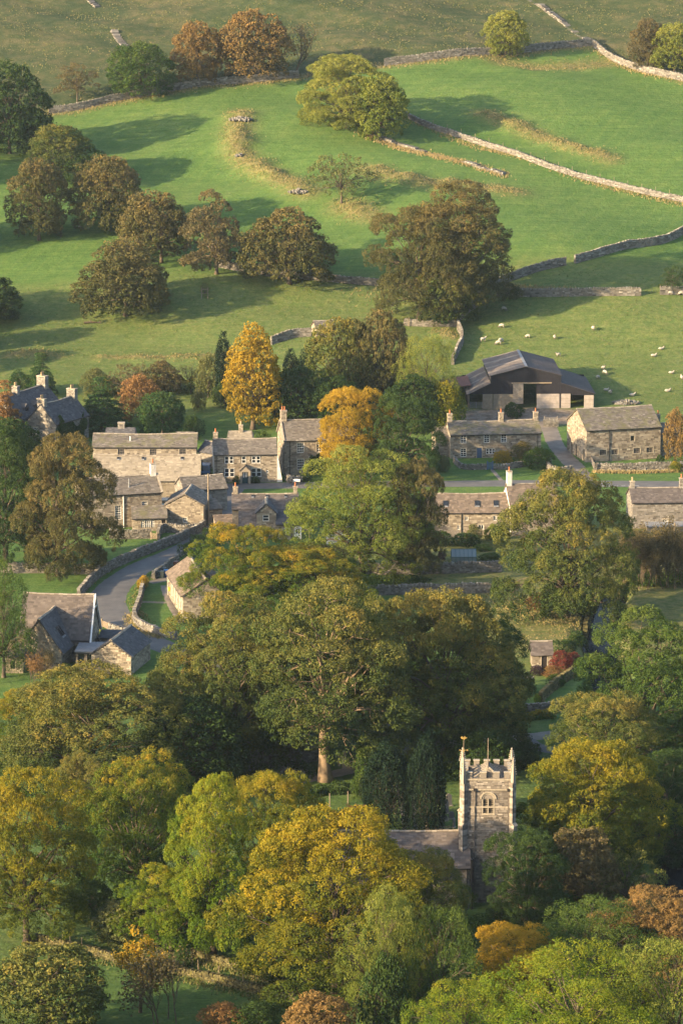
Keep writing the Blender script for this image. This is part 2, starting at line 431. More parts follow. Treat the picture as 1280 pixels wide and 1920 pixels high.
ROAD = [G(*p) for p in [(395, 913), (470, 911), (560, 910), (700, 908), (850, 907), (1000, 906), (1150, 907), (1330, 908)]]
strip('road', ROAD, 6.2, M_ROAD, 0.035)
LANE = [G(*p) for p in [(440, 912), (424, 935), (412, 965), (385, 1003), (330, 1035), (262, 1065), (212, 1103), (203, 1140), (245, 1183), (330, 1222), (420, 1262), (560, 1300), (700, 1320)]]
strip('lane', LANE, [4.5, 4.2, 4.4, 4.6, 5, 5.6, 6.4, 6.6, 5.2, 4.4, 4.0, 4.0], M_ROAD, 0.045)
strip('church_path', [G(*p) for p in [(700, 1318), (725, 1345), (745, 1390), (755, 1440), (762, 1500), (768, 1545), (765, 1600)]], [3.6, 3.6, 2.8, 2.2, 1.8], M_DARKROAD, 0.05)
strip('driveway', [G(*p) for p in [(480, 1480), (560, 1464), (640, 1448), (720, 1425), (800, 1400), (900, 1388), (990, 1382), (1080, 1372)]], [2.8, 2.8, 3.0, 3.2, 4.0], M_TRACK, 0.06)
strip('driveway_fork', [G(*p) for p in [(985, 1384), (1000, 1398), (1040, 1408), (1090, 1415)]], [2.4, 3.0, 3.0], M_DARKROAD, 0.07)
strip('farm_track', [G(*p) for p in [(1095, 912), (1080, 880), (1058, 855), (1040, 832), (1030, 805), (1015, 782)]], [5.2, 3.8, 3.4, 3.4, 3.6], M_TRACK, 0.05)
strip('footpath', [G(*p) for p in [(940, 902), (930, 890), (922, 880)]], 0.9, M_TRACK, 0.03)
strip('house_path', [G(*p) for p in [(256, 1128), (285, 1129), (312, 1130)]], 1.3, M_TRACK, 0.03)
strip('paved_strip', [G(*p) for p in [(307, 1098), (318, 1130), (340, 1168)]], 1.2, M_TRACK, 0.035)
strip('forecourt', [G(*p) for p in [(280, 1093), (305, 1087), (330, 1080), (352, 1070)]], [2.0, 3.0, 4.5], M_TRACK, 0.032)
def water_mat():
    m, nt, out = new_mat('stream_water'); pos = geopos(nt)
    d = nd(nt, 'ShaderNodeBsdfDiffuse'); d.inputs[0].default_value = (0.010, 0.013, 0.018, 1); g = nd(nt, 'ShaderNodeBsdfGlossy'); g.inputs['Roughness'].default_value = 0.15  # near-black: the shade of tree and banks is put into the colour
    nt.links.new(bump(nt, noise(nt, 2.0, 3, 0.5, pos), 0.12, 0.05), g.inputs['Normal']); mx = nd(nt, 'ShaderNodeMixShader'); mx.inputs[0].default_value = 0.05
    nt.links.new(d.outputs[0], mx.inputs[1]); nt.links.new(g.outputs[0], mx.inputs[2]); nt.links.new(mx.outputs[0], out.inputs['Surface']); return m
strip('stream', STREAM, 4.4, water_mat(), -1.6, hf=h0, wob=0.0)
# ------------------------------------------------------------------ trees: prototypes
def unit(v): return v / (np.linalg.norm(v, axis=-1, keepdims=True) + 1e-9)
def rdir(rng, n): return unit(rng.normal(size=(n, 3)))

def leaf_mesh(name, P, Nn, size, rng, t0, t1, t2, aspect=0.72):
    """one kite-shaped leaf for each point"""
    n = len(P); ref = rdir(rng, n); U = unit(np.cross(Nn, ref)); W = np.cross(Nn, U)
    s = size[:, None]
    a = P - U * s * 0.5; b = P + W * s * 0.5 * aspect + U * s * 0.08; c = P + U * s * 0.5; d = P - W * s * 0.5 * aspect + U * s * 0.08
    bend = Nn * s * 0.12
    V = np.stack([a - bend, b + bend, c - bend, d + bend], 1).reshape(-1, 3)
    q = np.arange(n * 4).reshape(-1, 4)
    return mesh_np(name, V, q, np.stack([t0, t1, t2], -1))

PROFILES = {
    'dome': lambda t: np.where(t > 0.30, np.sqrt(np.clip(1 - (np.clip(t - 0.30, 0, 1) / 0.70) ** 2.3, 0, 1)), 0.86 + 0.14 * np.sin(np.clip(t / 0.30, 0, 1) * math.pi / 2)),
    'skirt': lambda t: np.where(t > 0.22, np.clip(1 - ((t - 0.22) / 0.78) ** 1.7, 0, 1) ** 0.72, 0.86 + 0.14 * np.clip(t / 0.22, 0, 1)),
    'egg': lambda t: np.where(t > 0.4, np.sqrt(np.clip(1 - (np.clip(t - 0.4, 0, 1) / 0.6) ** 2.6, 0, 1)), 0.74 + 0.26 * np.sin(np.clip(t / 0.4, 0, 1) * math.pi / 2)),
    'column': lambda t: np.where(t > 0.35, np.clip(1 - ((t - 0.35) / 0.65) ** 1.8, 0, 1) ** 0.6, 0.9 + 0.1 * np.clip(t / 0.35, 0, 1)),
    'cone': lambda t: np.clip(1.02 - t, 0.02, 1) ** 0.85,
    'ball': lambda t: np.sqrt(np.clip(1 - ((t - 0.42) / 0.60) ** 2, 0.02, 1)),
    'vase': lambda t: np.where(t > 0.55, np.sqrt(np.clip(1 - ((t - 0.55) / 0.45) ** 2, 0, 1)), 0.62 + 0.38 * np.clip(t / 0.55, 0, 1)),
}

def limb_pts(a, b, rng, n=6, sag=0.10, rise=0.25):
    t = np.linspace(0, 1, n)[:, None]; L = np.linalg.norm(b - a)
    ctrl = a + (b - a) * 0.45 + np.array([0, 0, L * rise]) + rng.normal(size=3) * L * sag
    P = (1 - t) ** 2 * a + 2 * t * (1 - t) * ctrl + t * t * b
    P[1:-1] += rng.normal(size=(n - 2, 3)) * L * 0.018
    return P

def make_tree(key, seed, H, W, cb, prof, n_lobes, lobe_r, n_puff, puff_r, n_leaf, leaf, flat=0.78, pflat=0.7, up=0.5, lean=0.0,
              trunk_r=None, inner=0.22, wob=0.16, skip=0.0, droop=0.0, twig=False):
    """a crown built lobe by lobe, each lobe a cauliflower of leaf clumps, on a forked trunk"""
    rng = np.random.default_rng(seed); pf = PROFILES[prof]; Rr = W / 2; z0, z1 = H * cb, H
    # the lobes, spread evenly over an uneven envelope
    ph = rng.uniform(0, 6.28, 4)
    def env(t, a): return pf(t) * Rr * (1 + wob * (np.sin(2 * a + ph[0]) * 0.5 + np.sin(3 * a + ph[1] + 3 * t) * 0.5 + 0.5 * np.sin(5 * t * 3.1 + ph[2] + a)))
    L = []
    for i in range(n_lobes):
        best, bd = None, -1
        for _ in range(14):
            t = rng.uniform(0.0, 0.97); a = rng.uniform(0, 2 * math.pi)
            if rng.random() > float(pf(np.array(t))) + 0.12: continue
            k = rng.uniform(0.15, 0.62) if rng.random() < inner else rng.uniform(0.80, 0.98)
            lr = lobe_r * rng.uniform(0.75, 1.25)
            rad = max(0.0, float(env(np.array(t), a)) - lr * 0.72) * k
            p = np.array([rad * math.cos(a), rad * math.sin(a), z0 + lr * flat * 0.45 + t * (z1 - z0 - lr * flat * 1.45)])
            d = min((np.linalg.norm((p - q[0]) * [1, 1, 1.15]) for q in L), default=9)
            if d > bd: best, bd = (p, lr), d
        if best: L.append(best)
    C = np.array([l[0] for l in L]); LR = np.array([l[1] for l in L])
    core = np.stack([np.zeros(len(C)), np.zeros(len(C)), C[:, 2] * 0.55 + 0.45 * (z0 + (z1 - z0) * 0.25)], -1)
    outw = unit(C - core + np.array([0, 0, 0.25 * Rr]))
    lobe_tint = rng.random(len(C))
    # clumps on each lobe
    k_ = np.arange(n_puff) + 0.5; th_ = np.arccos(1 - 2 * k_ / n_puff); g_ = math.pi * (1 + 5 ** 0.5) * k_
    fib = np.stack([np.sin(th_) * np.cos(g_), np.sin(th_) * np.sin(g_), np.cos(th_)], -1); Ds = []
    for j in range(len(C)):
        q_, _ = np.linalg.qr(rng.normal(size=(3, 3))); Ds.append(unit(fib @ q_ + rng.normal(size=fib.shape) * 0.10))
    D = np.vstack(Ds); li = np.repeat(np.arange(len(C)), n_puff)
    keep = (np.sum(D * unit(outw + np.array([0, 0, 0.35]))[li], 1) > -0.22) & (D[:, 2] > -0.6)
    D, li = D[keep], li[keep]
    P = C[li] + D * (LR[li] * rng.uniform(0.80, 1.04, len(li)))[:, None] * np.array([1, 1, flat])
    ins = np.zeros(len(P), bool)
    for j in range(len(C)):
        d = np.linalg.norm((P - C[j]) / np.array([1, 1, flat]), axis=1); ins |= (d < LR[j] * 0.66) & (li != j)
    keep = (~ins) & (rng.random(len(P)) > skip)
    P, li, D = P[keep], li[keep], D[keep]
    pr = puff_r * rng.uniform(0.65, 1.3, len(P)); pt = 0.55 * rng.random(len(P)) + 0.45 * lobe_tint[li]
    # leaves on each clump
    n = n_leaf; pi = np.repeat(np.arange(len(P)), n); E = rdir(rng, len(pi))
    ax = unit(D + np.array([0, 0, up]))
    keep = (np.sum(E * ax[pi], 1) > -0.35) | (rng.random(len(pi)) < 0.15)
    pi, E = pi[keep], E[keep]
    Q = P[pi] + E * (pr[pi] * rng.uniform(0.62, 1.08, len(pi)))[:, None] * np.array([1, 1, pflat])
    if droop: Q[:, 2] -= droop * rng.random(len(Q)) ** 2 * np.hypot(Q[:, 0], Q[:, 1]) / Rr
    Nn = unit(E * 1.0 + np.array([0, 0, up * 0.6]) + rng.normal(size=(len(E), 3)) * 0.30)
    sz = leaf * rng.uniform(0.6, 1.35, len(Q))
    hf = np.clip((Q[:, 2] - z0) / (z1 - z0), 0, 1)
    crown = leaf_mesh('crown_' + key, Q, Nn, sz, rng, rng.random(len(Q)), pt[pi], hf)
    # trunk and limbs
    tr = trunk_r or H * 0.024; mb = MB()
    fork = z0 + (z1 - z0) * 0.18; zt = np.linspace(-0.35, fork + (z1 - z0) * 0.34, 9)
    bx = np.cumsum(rng.normal(size=9)) * 0.05 * tr * 3; by = np.cumsum(rng.normal(size=9)) * 0.05 * tr * 3
    bx -= bx[0]; by -= by[0]
    TP = np.stack([bx, by, zt], -1); fr = np.linspace(0, 1, 9)
    TRd = tr * (1 - 0.62 * fr) ; TRd[0] *= 1.55; TRd[1] *= 1.12
    mb.tube(TP, TRd, 9)
    for j in range(len(C)):
        zz = min(max(fork * 0.8, C[j][2] - np.hypot(*C[j][:2]) * 0.9 - 1.0), zt[-1] - 0.3); zz = max(zz, z0 * 0.75 + 0.3)
        k = np.interp(zz, zt, np.arange(9)); s = np.array([np.interp(zz, zt, bx), np.interp(zz, zt, by), zz])
        r0 = np.interp(zz, zt, TRd) * rng.uniform(0.35, 0.6)
        lp = limb_pts(s, C[j] + np.array([0, 0, LR[j] * 0.2]), rng)
        mb.tube(lp, np.linspace(r0, r0 * 0.22, len(lp)), 5, cap=False)
        for _ in range(3 if not twig else 6):
            e = C[j] + rdir(rng, 1)[0] * LR[j] * 0.95 * np.array([1, 1, flat])
            q = limb_pts(lp[-2 if not twig else -3], e, rng, 4, 0.12, 0.1); mb.tube(q, np.linspace(r0 * 0.26, r0 * 0.06, 4), 4, cap=False)
    H, W = float(np.percentile(Q[:, 2], 99.7)), float(np.mean([np.percentile(Q[:, i], 99) - np.percentile(Q[:, i], 1) for i in (0, 1)])) * 1.02
    return dict(trunk=mb.mesh('trunk_' + key, True), crown=crown, H=H, W=W)

def make_bare(key, seed, H, W, leaves=1500, leaf=0.28, levels=5, stems=1, spread=0.55):
    """a mostly leafless tree: forked twigs and a few leaves left at their tips"""
    rng = np.random.default_rng(seed); mb = MB(); tips = []
    def grow(p, d, L, r, lev):
        n = 4; P = [p]
        for _ in range(n - 1):
            d = unit(d + rng.normal(size=3) * 0.16 + np.array([0, 0, 0.04])); P.append(P[-1] + d * L / (n - 1))
        mb.tube(P, np.linspace(r, r * 0.62, n), 6 if lev == 0 else (4 if lev < 3 else 3), cap=False)
        if lev >= levels: tips.append(P[-1]); return
        for _ in range(rng.integers(2, 4) if lev else 4):
            k = rng.integers(1, n); nd_ = unit(d + rng.normal(size=3) * spread + np.array([0, 0, 0.12]))
            grow(P[k] if lev else P[-1] if rng.random() < 0.6 else P[-2], nd_, L * rng.uniform(0.62, 0.8), max(r * 0.55, 0.012), lev + 1)
    for s in range(stems):
        a = rng.uniform(0, 6.28); off = 0.0 if stems == 1 else rng.uniform(0.2, W * 0.3)
        grow(np.array([math.cos(a) * off, math.sin(a) * off, -0.2]), unit(np.array([rng.normal() * .12, rng.normal() * .12, 1])), H * 0.30, H * 0.02 / (1 if stems == 1 else 1.8), 0)
    T = np.array(tips); allv = np.vstack(mb.v); hh = allv[:, 2].max(); ww = np.percentile(np.abs(allv[:, :2]), 99) * 2
    k = np.array([W / ww, W / ww, H / hh]); mb.v = [v * k for v in mb.v]; T = T * k
    idx = rng.integers(0, len(T), leaves); Q = T[idx] + rng.normal(size=(leaves, 3)) * 0.28
    Nn = unit(rng.normal(size=(leaves, 3)) + np.array([0, 0, .6]))
    crown = leaf_mesh('crown_' + key, Q, Nn, leaf * rng.uniform(.6, 1.3, leaves), rng, rng.random(leaves), rng.random(len(T))[idx], np.clip(Q[:, 2] / H, 0, 1))
    return dict(trunk=mb.mesh('trunk_' + key, True), crown=crown, H=H, W=W)

TREES = {
    # near sycamores
    'syc_a': make_tree('syc_a', 11, 22, 20, 0.03, 'dome', 50, 2.9, 46, 0.74, 92, 0.22, flat=0.62),
    'syc_b': make_tree('syc_b', 12, 22, 17, 0.03, 'dome', 46, 2.6, 44, 0.70, 92, 0.22, wob=0.22, flat=0.66),
    'syc_c': make_tree('syc_c', 13, 18, 18, 0.02, 'egg', 46, 2.5, 44, 0.68, 92, 0.21, wob=0.26, flat=0.64),
    'syc_d': make_tree('syc_d', 14, 20, 22, 0.02, 'dome', 54, 2.8, 46, 0.76, 92, 0.24, wob=0.22, flat=0.60),
    'syc_e': make_tree('syc_e', 15, 22, 17, 0.17, 'dome', 48, 2.8, 46, 0.74, 92, 0.22, wob=0.2, trunk_r=0.62, flat=0.62),
    # field trees up the hill
    'fld_a': make_tree('fld_a', 21, 14, 17, 0.03, 'dome', 56, 2.3, 24, 0.80, 40, 0.38, wob=0.12, flat=0.8, inner=0.12),
    'fld_b': make_tree('fld_b', 22, 15, 13, 0.05, 'egg', 48, 2.0, 24, 0.76, 40, 0.38, wob=0.16, flat=0.8, inner=0.12),
    'fld_c': make_tree('fld_c', 23, 15, 15, 0.08, 'skirt', 30, 2.2, 26, 0.76, 42, 0.38, wob=0.36, flat=0.5, skip=0.05, inner=0.1),
    'fld_d': make_tree('fld_d', 24, 13, 12, 0.04, 'ball', 46, 1.9, 22, 0.76, 40, 0.38, wob=0.15, flat=0.8, inner=0.12),
    'fld_e': make_tree('fld_e', 25, 14, 15, 0.04, 'skirt', 54, 2.0, 24, 0.76, 40, 0.38, wob=0.14, flat=0.75, inner=0.12),
    # ash: open, feathery, upswept
    'ash_a': make_tree('ash_a', 31, 20, 20, 0.03, 'dome', 62, 2.2, 30, 0.86, 66, 0.21, flat=0.95, pflat=1.0, up=0.3, inner=0.3, wob=0.26, skip=0.06),
    'ash_b': make_tree('ash_b', 32, 17, 15, 0.04, 'egg', 46, 2.0, 28, 0.80, 60, 0.22, flat=1.05, pflat=1.05, up=0.3, inner=0.3, wob=0.28, skip=0.12, twig=True),
    'thin': make_tree('thin', 33, 10, 13, 0.18, 'dome', 36, 1.5, 14, 0.7, 26, 0.34, flat=0.6, inner=0.25, wob=0.3, skip=0.25, twig=True),
    # upright lime, cypress, spruce, yew, weeping
    'lime': make_tree('lime', 41, 16, 9.4, 0.06, 'column', 54, 1.45, 18, 0.70, 34, 0.38, flat=1.15, wob=0.12),
    'cypress': make_tree('cypress', 42, 11, 4.2, 0.04, 'column', 34, 0.95, 18, 0.5, 34, 0.26, flat=1.8, pflat=1.3, up=0.6, wob=0.08),
    'spruce': make_tree('spruce', 43, 10, 6.2, 0.05, 'cone', 60, 0.85, 12, 0.5, 34, 0.26, flat=0.45, pflat=0.45, up=0.2, wob=0.14, inner=0.1),
    'yew': make_tree('yew', 44, 9.5, 5.0, 0.01, 'column', 60, 0.80, 24, 0.40, 56, 0.20, flat=3.4, pflat=2.8, up=0.15, wob=0.06, inner=0.15),
    'weep': make_tree('weep', 45, 8.5, 7.4, 0.05, 'ball', 40, 1.15, 16, 0.62, 34, 0.30, flat=1.3, pflat=1.5, up=0.1, droop=1.4, wob=0.14),
    # shrubs
    'bush_a': make_tree('bush_a', 51, 3.2, 4.2, 0.02, 'ball', 26, 0.75, 14, 0.36, 28, 0.20, wob=0.2, trunk_r=0.06),
    'bush_b': make_tree('bush_b', 52, 5.2, 5.0, 0.03, 'egg', 30, 0.9, 16, 0.46, 28, 0.24, wob=0.28, trunk_r=0.09, flat=1.0),
    'bare_a': make_bare('bare_a', 61, 9, 8, 900, 0.26),
    'bare_b': make_bare('bare_b', 62, 7.5, 6, 1500, 0.24, levels=4, stems=5, spread=0.42),
    'thicket': make_bare('thicket', 64, 7.5, 6.5, 6000, 0.20, levels=4, stems=6, spread=0.45),
    'sparse': make_bare('sparse', 63, 8, 6.5, 1700, 0.34, levels=4, spread=0.6),
}

# leaf colours
g0, g1, g2 = (0.020, 0.042, 0.014), (0.036, 0.066, 0.018), (0.065, 0.100, 0.022)
LEAF = {
    'dark':   leaf_mat('leaves_dark_green', [(0.1, (0.016, 0.036, 0.013)), (0.5, g1), (0.95, g2)]),
    'green':  leaf_mat('leaves_mid_green', [(0.1, g0), (0.45, (0.052, 0.095, 0.020)), (0.95, (0.13, 0.16, 0.03))]),
    'olive':  leaf_mat('leaves_olive', [(0.1, (0.026, 0.050, 0.015)), (0.42, (0.074, 0.100, 0.025)), (0.70, (0.155, 0.150, 0.036)), (0.95, (0.28, 0.205, 0.042))], 0.28, 0.5),  # strong height shift paints sun onto the upper crown, beyond autumn turning
    'bronze': leaf_mat('leaves_bronze', [(0.1, (0.032, 0.046, 0.018)), (0.4, (0.080, 0.082, 0.028)), (0.7, (0.142, 0.116, 0.042)), (0.98, (0.225, 0.155, 0.050))], 0.28, 0.45),
    'brown':  leaf_mat('leaves_brown', [(0.1, (0.048, 0.050, 0.024)), (0.45, (0.105, 0.090, 0.040)), (0.95, (0.20, 0.146, 0.062))]),
    'orange': leaf_mat('leaves_orange', [(0.1, (0.085, 0.075, 0.030)), (0.45, (0.18, 0.122, 0.045)), (0.95, (0.33, 0.195, 0.062))]),
    'gold':   leaf_mat('leaves_gold', [(0.08, (0.034, 0.062, 0.014)), (0.36, (0.090, 0.122, 0.018)), (0.62, (0.205, 0.190, 0.018)), (0.97, (0.39, 0.275, 0.024))], 0.4, 0.5),
    'amber':  leaf_mat('leaves_amber', [(0.05, (0.09, 0.095, 0.018)), (0.38, (0.31, 0.215, 0.022)), (0.92, (0.50, 0.310, 0.034))], 0.4),
    'lime':   leaf_mat('leaves_yellow_green', [(0.08, (0.042, 0.090, 0.012)), (0.4, (0.110, 0.180, 0.018)), (0.72, (0.23, 0.245, 0.022)), (0.98, (0.38, 0.260, 0.022))], 0.42, 0.35),
    'ash':    leaf_mat('leaves_ash', [(0.08, (0.055, 0.092, 0.022)), (0.45, (0.140, 0.180, 0.032)), (0.9, (0.30, 0.295, 0.062))], 0.42),
    'bright': leaf_mat('leaves_bright_ash', [(0.05, (0.075, 0.105, 0.024)), (0.42, (0.185, 0.210, 0.042)), (0.9, (0.36, 0.330, 0.070))], 0.42),
    'pale':   leaf_mat('leaves_pale_green', [(0.08, (0.062, 0.082, 0.030)), (0.45, (0.120, 0.135, 0.046)), (0.9, (0.21, 0.190, 0.070))], 0.35),
    'ygreen': leaf_mat('leaves_turning', [(0.05, (0.030, 0.070, 0.014)), (0.42, (0.075, 0.125, 0.018)), (0.66, (0.20, 0.190, 0.022)), (0.95, (0.40, 0.240, 0.022))], 0.4, 0.45),
    'yew':    leaf_mat('needles_yew', [(0.1, (0.007, 0.016, 0.009)), (0.9, (0.015, 0.032, 0.015))], 0.1),
    'conifer': leaf_mat('needles_conifer', [(0.1, (0.020, 0.048, 0.020)), (0.6, (0.045, 0.090, 0.026)), (0.95, (0.110, 0.140, 0.035))], 0.2),
    'copper': leaf_mat('leaves_copper', [(0.1, (0.085, 0.062, 0.030)), (0.5, (0.20, 0.115, 0.045)), (0.95, (0.34, 0.180, 0.065))]),
    'crimson': leaf_mat('leaves_crimson', [(0.1, (0.060, 0.024, 0.020)), (0.5, (0.17, 0.045, 0.032)), (0.95, (0.28, 0.085, 0.045))]),
    'purple': leaf_mat('leaves_purple', [(0.1, (0.022, 0.016, 0.022)), (0.9, (0.075, 0.045, 0.055))]),
}
M_BARK = plain_mat('bark', (0.115, 0.090, 0.066), 0.95, 0.5, 3.0, 0.1, bmp=0.8)
M_BARKPALE = plain_mat('bark_pale', (0.26, 0.19, 0.125), 0.95, 0.45, 2.2, 0.1, bmp=0.8)
M_TWIG = plain_mat('twigs', (0.12, 0.092, 0.068), 0.95, 0.35, 4.0, 0.1)

_tr = random.Random(77)
def plant(name, kind, pal, label, bx, by, top, xl, xr, group=None, rot=None, cat='tree', bark=None, dy=0.0, sy=None):
    """a tree whose foot stands at photo point (bx,by); crown between xl and xr, top at photo row top"""
    pr = TREES[kind]; p = G(bx, by)
    if dy: p = np.array([p[0], p[1] + dy, 0]); p[2] = float(height(p[0], p[1]))
    s = scale_at(p); W = (xr - xl) / s
    y_top = p[1] - 0.0
    H = max(at_depth(bx, top, y_top)[2] - p[2], 1.0)
    t = empty(name, p - np.array([0, 0, 0.03]))
    props(t, label, cat, group)
    a = rot if rot is not None else _tr.uniform(0, 6.28)
    k, kz = W / pr['W'], H / pr['H']; off = ((xl + xr) / 2 - bx) / s
    tk = link('trunk', pr['trunk'], bark or M_BARK, t); cr = link('crown', pr['crown'], LEAF[pal], t)
    for o in (tk, cr): o.rotation_euler = (0, 0, a); o.scale = (k, k if sy is None else k * sy, kz)
    cr.location = (off, 0, 0)
    if abs(off) > 0.3: tk.location = (off * 0.35, 0, 0)
    return t
# ------------------------------------------------------------------ trees: where they stand
HILL = 'trees along the hill pasture'; WOOD = 'trees around the church and lane'; MOORG = 'trees on the edge of the moor'; VIL = 'trees in the village gardens'
T = plant
# edge of the moor
T('sycamore_tree', 'fld_a', 'dark', 'big dark tree cut by the left edge below the moor', 22, 288, 118, -70, 92, MOORG)
T('sycamore_tree', 'fld_b', 'dark', 'narrow dark tree just right of the big tree at left edge', 62, 296, 200, 26, 99, MOORG)
T('hawthorn_tree', 'thin', 'brown', 'small round brown tree above the top wall at far left', 147, 190, 118, 100, 186, MOORG)
T('sycamore_tree', 'fld_a', 'green', 'round green tree above the top wall beside the pale rubble streak', 263, 180, 80, 205, 322, MOORG)
T('beech_tree', 'fld_b', 'orange', 'narrow orange tree on the top wall, left of two orange trees', 372, 158, 42, 324, 414, MOORG)
T('beech_tree', 'fld_d', 'orange', 'wide orange brown tree on the top wall, larger of two', 480, 152, 20, 408, 540, MOORG)
T('ash_tree', 'bare_a', 'brown', 'half bare tree with dark forked branches on the top wall', 553, 144, 38, 512, 592, MOORG)
T('sycamore_tree', 'fld_b', 'bright', 'lone pale green tree standing on the high wall at right', 947, 106, 20, 910, 986, MOORG)
T('hawthorn_tree', 'fld_b', 'brown', 'brownish tree left in the clump at the upper right edge', 1212, 133, 36, 1180, 1248, MOORG)
T('ash_tree', 'fld_d', 'bright', 'yellow green tree at the upper right edge of the picture', 1262, 136, 44, 1222, 1312, MOORG)
# left group on the hill pasture
T('sycamore_tree', 'fld_b', 'olive', 'olive tree behind the upper left group, next below the narrow dark tree', 112, 340, 234, 58, 165, HILL)
T('sycamore_tree', 'fld_c', 'dark', 'low dark tree right of the upper left olive tree', 165, 350, 268, 112, 216, HILL)
T('sycamore_tree', 'fld_a', 'bronze', 'large tan brown crown in the middle of the upper left group', 205, 432, 294, 130, 276, HILL)
T('sycamore_tree', 'fld_d', 'dark', 'dark skirt of the large tan brown crown, built as a low tree', 226, 437, 368, 188, 268, HILL)  # separate dark low tree added for the lower skirt of the crown above
T('sycamore_tree', 'fld_b', 'bronze', 'tall brown tree near the left edge with trunk showing, sheep beside it', 74, 450, 300, 18, 127, HILL)
T('sycamore_tree', 'fld_d', 'bronze', 'round brown green tree, first of three in the slanting row', 312, 492, 360, 220, 352, HILL)
T('sycamore_tree', 'fld_c', 'brown', 'layered open brown tree, middle of three in the slanting row', 411, 514, 358, 326, 467, HILL)
T('sycamore_tree', 'fld_e', 'bronze', 'wide brown tree, last of three in the slanting row', 546, 532, 390, 451, 624, HILL)
T('sycamore_tree', 'fld_e', 'bronze', 'big lone dome shaped tree in the lower left pasture', 237, 592, 450, 144, 324, HILL)
T('sycamore_tree', 'fld_d', 'dark', 'dark tree cut by the left edge beside the lower pasture', 0, 600, 522, -60, 44, HILL)
# middle of the hill
T('ash_tree', 'syc_d', 'bright', 'bright yellow green tree, tallest on the middle of the hill', 655, 240, 104, 552, 736, HILL)
T('ash_tree', 'fld_d', 'ash', 'smaller green tree with its own trunk right of the bright one', 706, 264, 142, 662, 764, HILL)
T('hawthorn_tree', 'thin', 'pale', 'thin pale thorn tree in the middle of the pasture', 643, 380, 288, 570, 698, HILL)
T('sycamore_tree', 'syc_b', 'bronze', 'dark right hand tree of the massive clump above the barn', 868, 590, 342, 762, 964, HILL)
T('sycamore_tree', 'syc_c', 'bronze', 'brown left hand tree of the massive clump above the barn', 785, 602, 385, 690, 885, HILL)
T('hawthorn_tree', 'fld_d', 'olive', 'low tree at the foot of the massive clump', 838, 604, 488, 778, 906, HILL)
T('hawthorn_tree', 'thin', 'dark', 'small dark thorn beside the gate at the right edge', 1258, 551, 498, 1232, 1296, HILL)
# behind the village
T('spruce_tree', 'spruce', 'conifer', 'dark conifer behind the chimneys at the left edge', 78, 742, 662, 48, 106, VIL)
T('cypress_tree', 'cypress', 'conifer', 'small green conifer between the left edge chimneys', 36, 740, 692, 18, 58, VIL)
T('cypress_tree', 'spruce', 'conifer', 'bright green cypress right of the ivy covered house', 192, 812, 708, 146, 236, VIL)
T('beech_tree', 'bush_b', 'copper', 'round copper brown shrub above the long roofed row', 268, 792, 702, 220, 302, VIL)
T('cedar_tree', 'fld_d', 'conifer', 'light green feathery conifer behind the long roofed row', 306, 815, 735, 258, 346, VIL)
T('hawthorn_tree', 'thin', 'brown', 'grey brown thicket tree behind the copper shrub', 245, 752, 682, 200, 290, VIL)
T('hawthorn_tree', 'bush_b', 'brown', 'brown shrub on the paddock edge left of the bare tree', 308, 742, 676, 276, 338, VIL)
T('hawthorn_tree', 'bush_b', 'pale', 'sparse bush at the paddock edge above the green cypress', 180, 745, 690, 156, 208, VIL)
T('apple_tree', 'bare_a', 'brown', 'bare dark tree at the top of the garden lawn', 358, 738, 680, 336, 382, VIL)
T('birch_tree', 'bush_b', 'pale', 'pale green tree leaning against the dark cypress', 390, 746, 664, 366, 416, VIL)
T('cypress_tree', 'cypress', 'yew', 'dark columnar cypress left of the golden lime', 422, 758, 622, 402, 442, VIL)
T('lime_tree', 'lime', 'amber', 'tall golden yellow tree behind the tall house', 474, 805, 608, 422, 528, VIL)
T('apple_tree', 'bush_b', 'pale', 'small fruit tree in the garden lawn', 372, 772, 728, 360, 386, VIL)
T('cypress_tree', 'cypress', 'yew', 'left of two dark cypresses behind the tall house', 546, 745, 654, 528, 566, VIL)
T('cypress_tree', 'cypress', 'yew', 'right of two dark cypresses behind the tall house', 572, 748, 652, 552, 594, VIL)
T('holly_tree', 'fld_d', 'dark', 'dark green evergreen mass behind the tall house roof', 560, 795, 692, 496, 628, VIL)
T('holly_tree', 'fld_b', 'dark', 'dark tree right of the tall house roof', 622, 798, 706, 576, 674, VIL)
T('sycamore_tree', 'fld_b', 'olive', 'left of two brown green trees above the golden tree', 632, 762, 596, 580, 706, VIL)
T('sycamore_tree', 'fld_a', 'bronze', 'right of two brown green trees above the golden tree', 716, 766, 584, 656, 772, VIL)
T('ash_tree', 'ash_b', 'ash', 'light green tree left of the metal barn', 797, 785, 630, 742, 854, VIL)
T('holly_tree', 'fld_d', 'dark', 'dark green tree below the light green one', 770, 806, 704, 722, 822, VIL)
T('willow_tree', 'weep', 'gold', 'weeping yellow tree beside the farmhouse left gable', 834, 806, 716, 800, 872, VIL)
# on the green
T('maple_tree', 'syc_c', 'amber', 'bright orange gold maple on the village green', 664, 892, 726, 588, 738, VIL)
T('maple_tree', 'syc_c', 'dark', 'dark green tree touching the orange maple on the green', 752, 900, 744, 688, 828, VIL)
T('ash_tree', 'syc_a', 'ash', 'large feathery light green ash in the middle of the village', 676, 1080, 838, 552, 800, VIL)
T('hawthorn_tree', 'syc_c', 'bronze', 'brownish tree forming the right flank of the big ash', 776, 1080, 868, 712, 842, VIL)
T('sycamore_tree', 'syc_d', 'olive', 'big rounded tree by the stream in front of the right cottages', 1062, 1158, 886, 934, 1188, VIL)
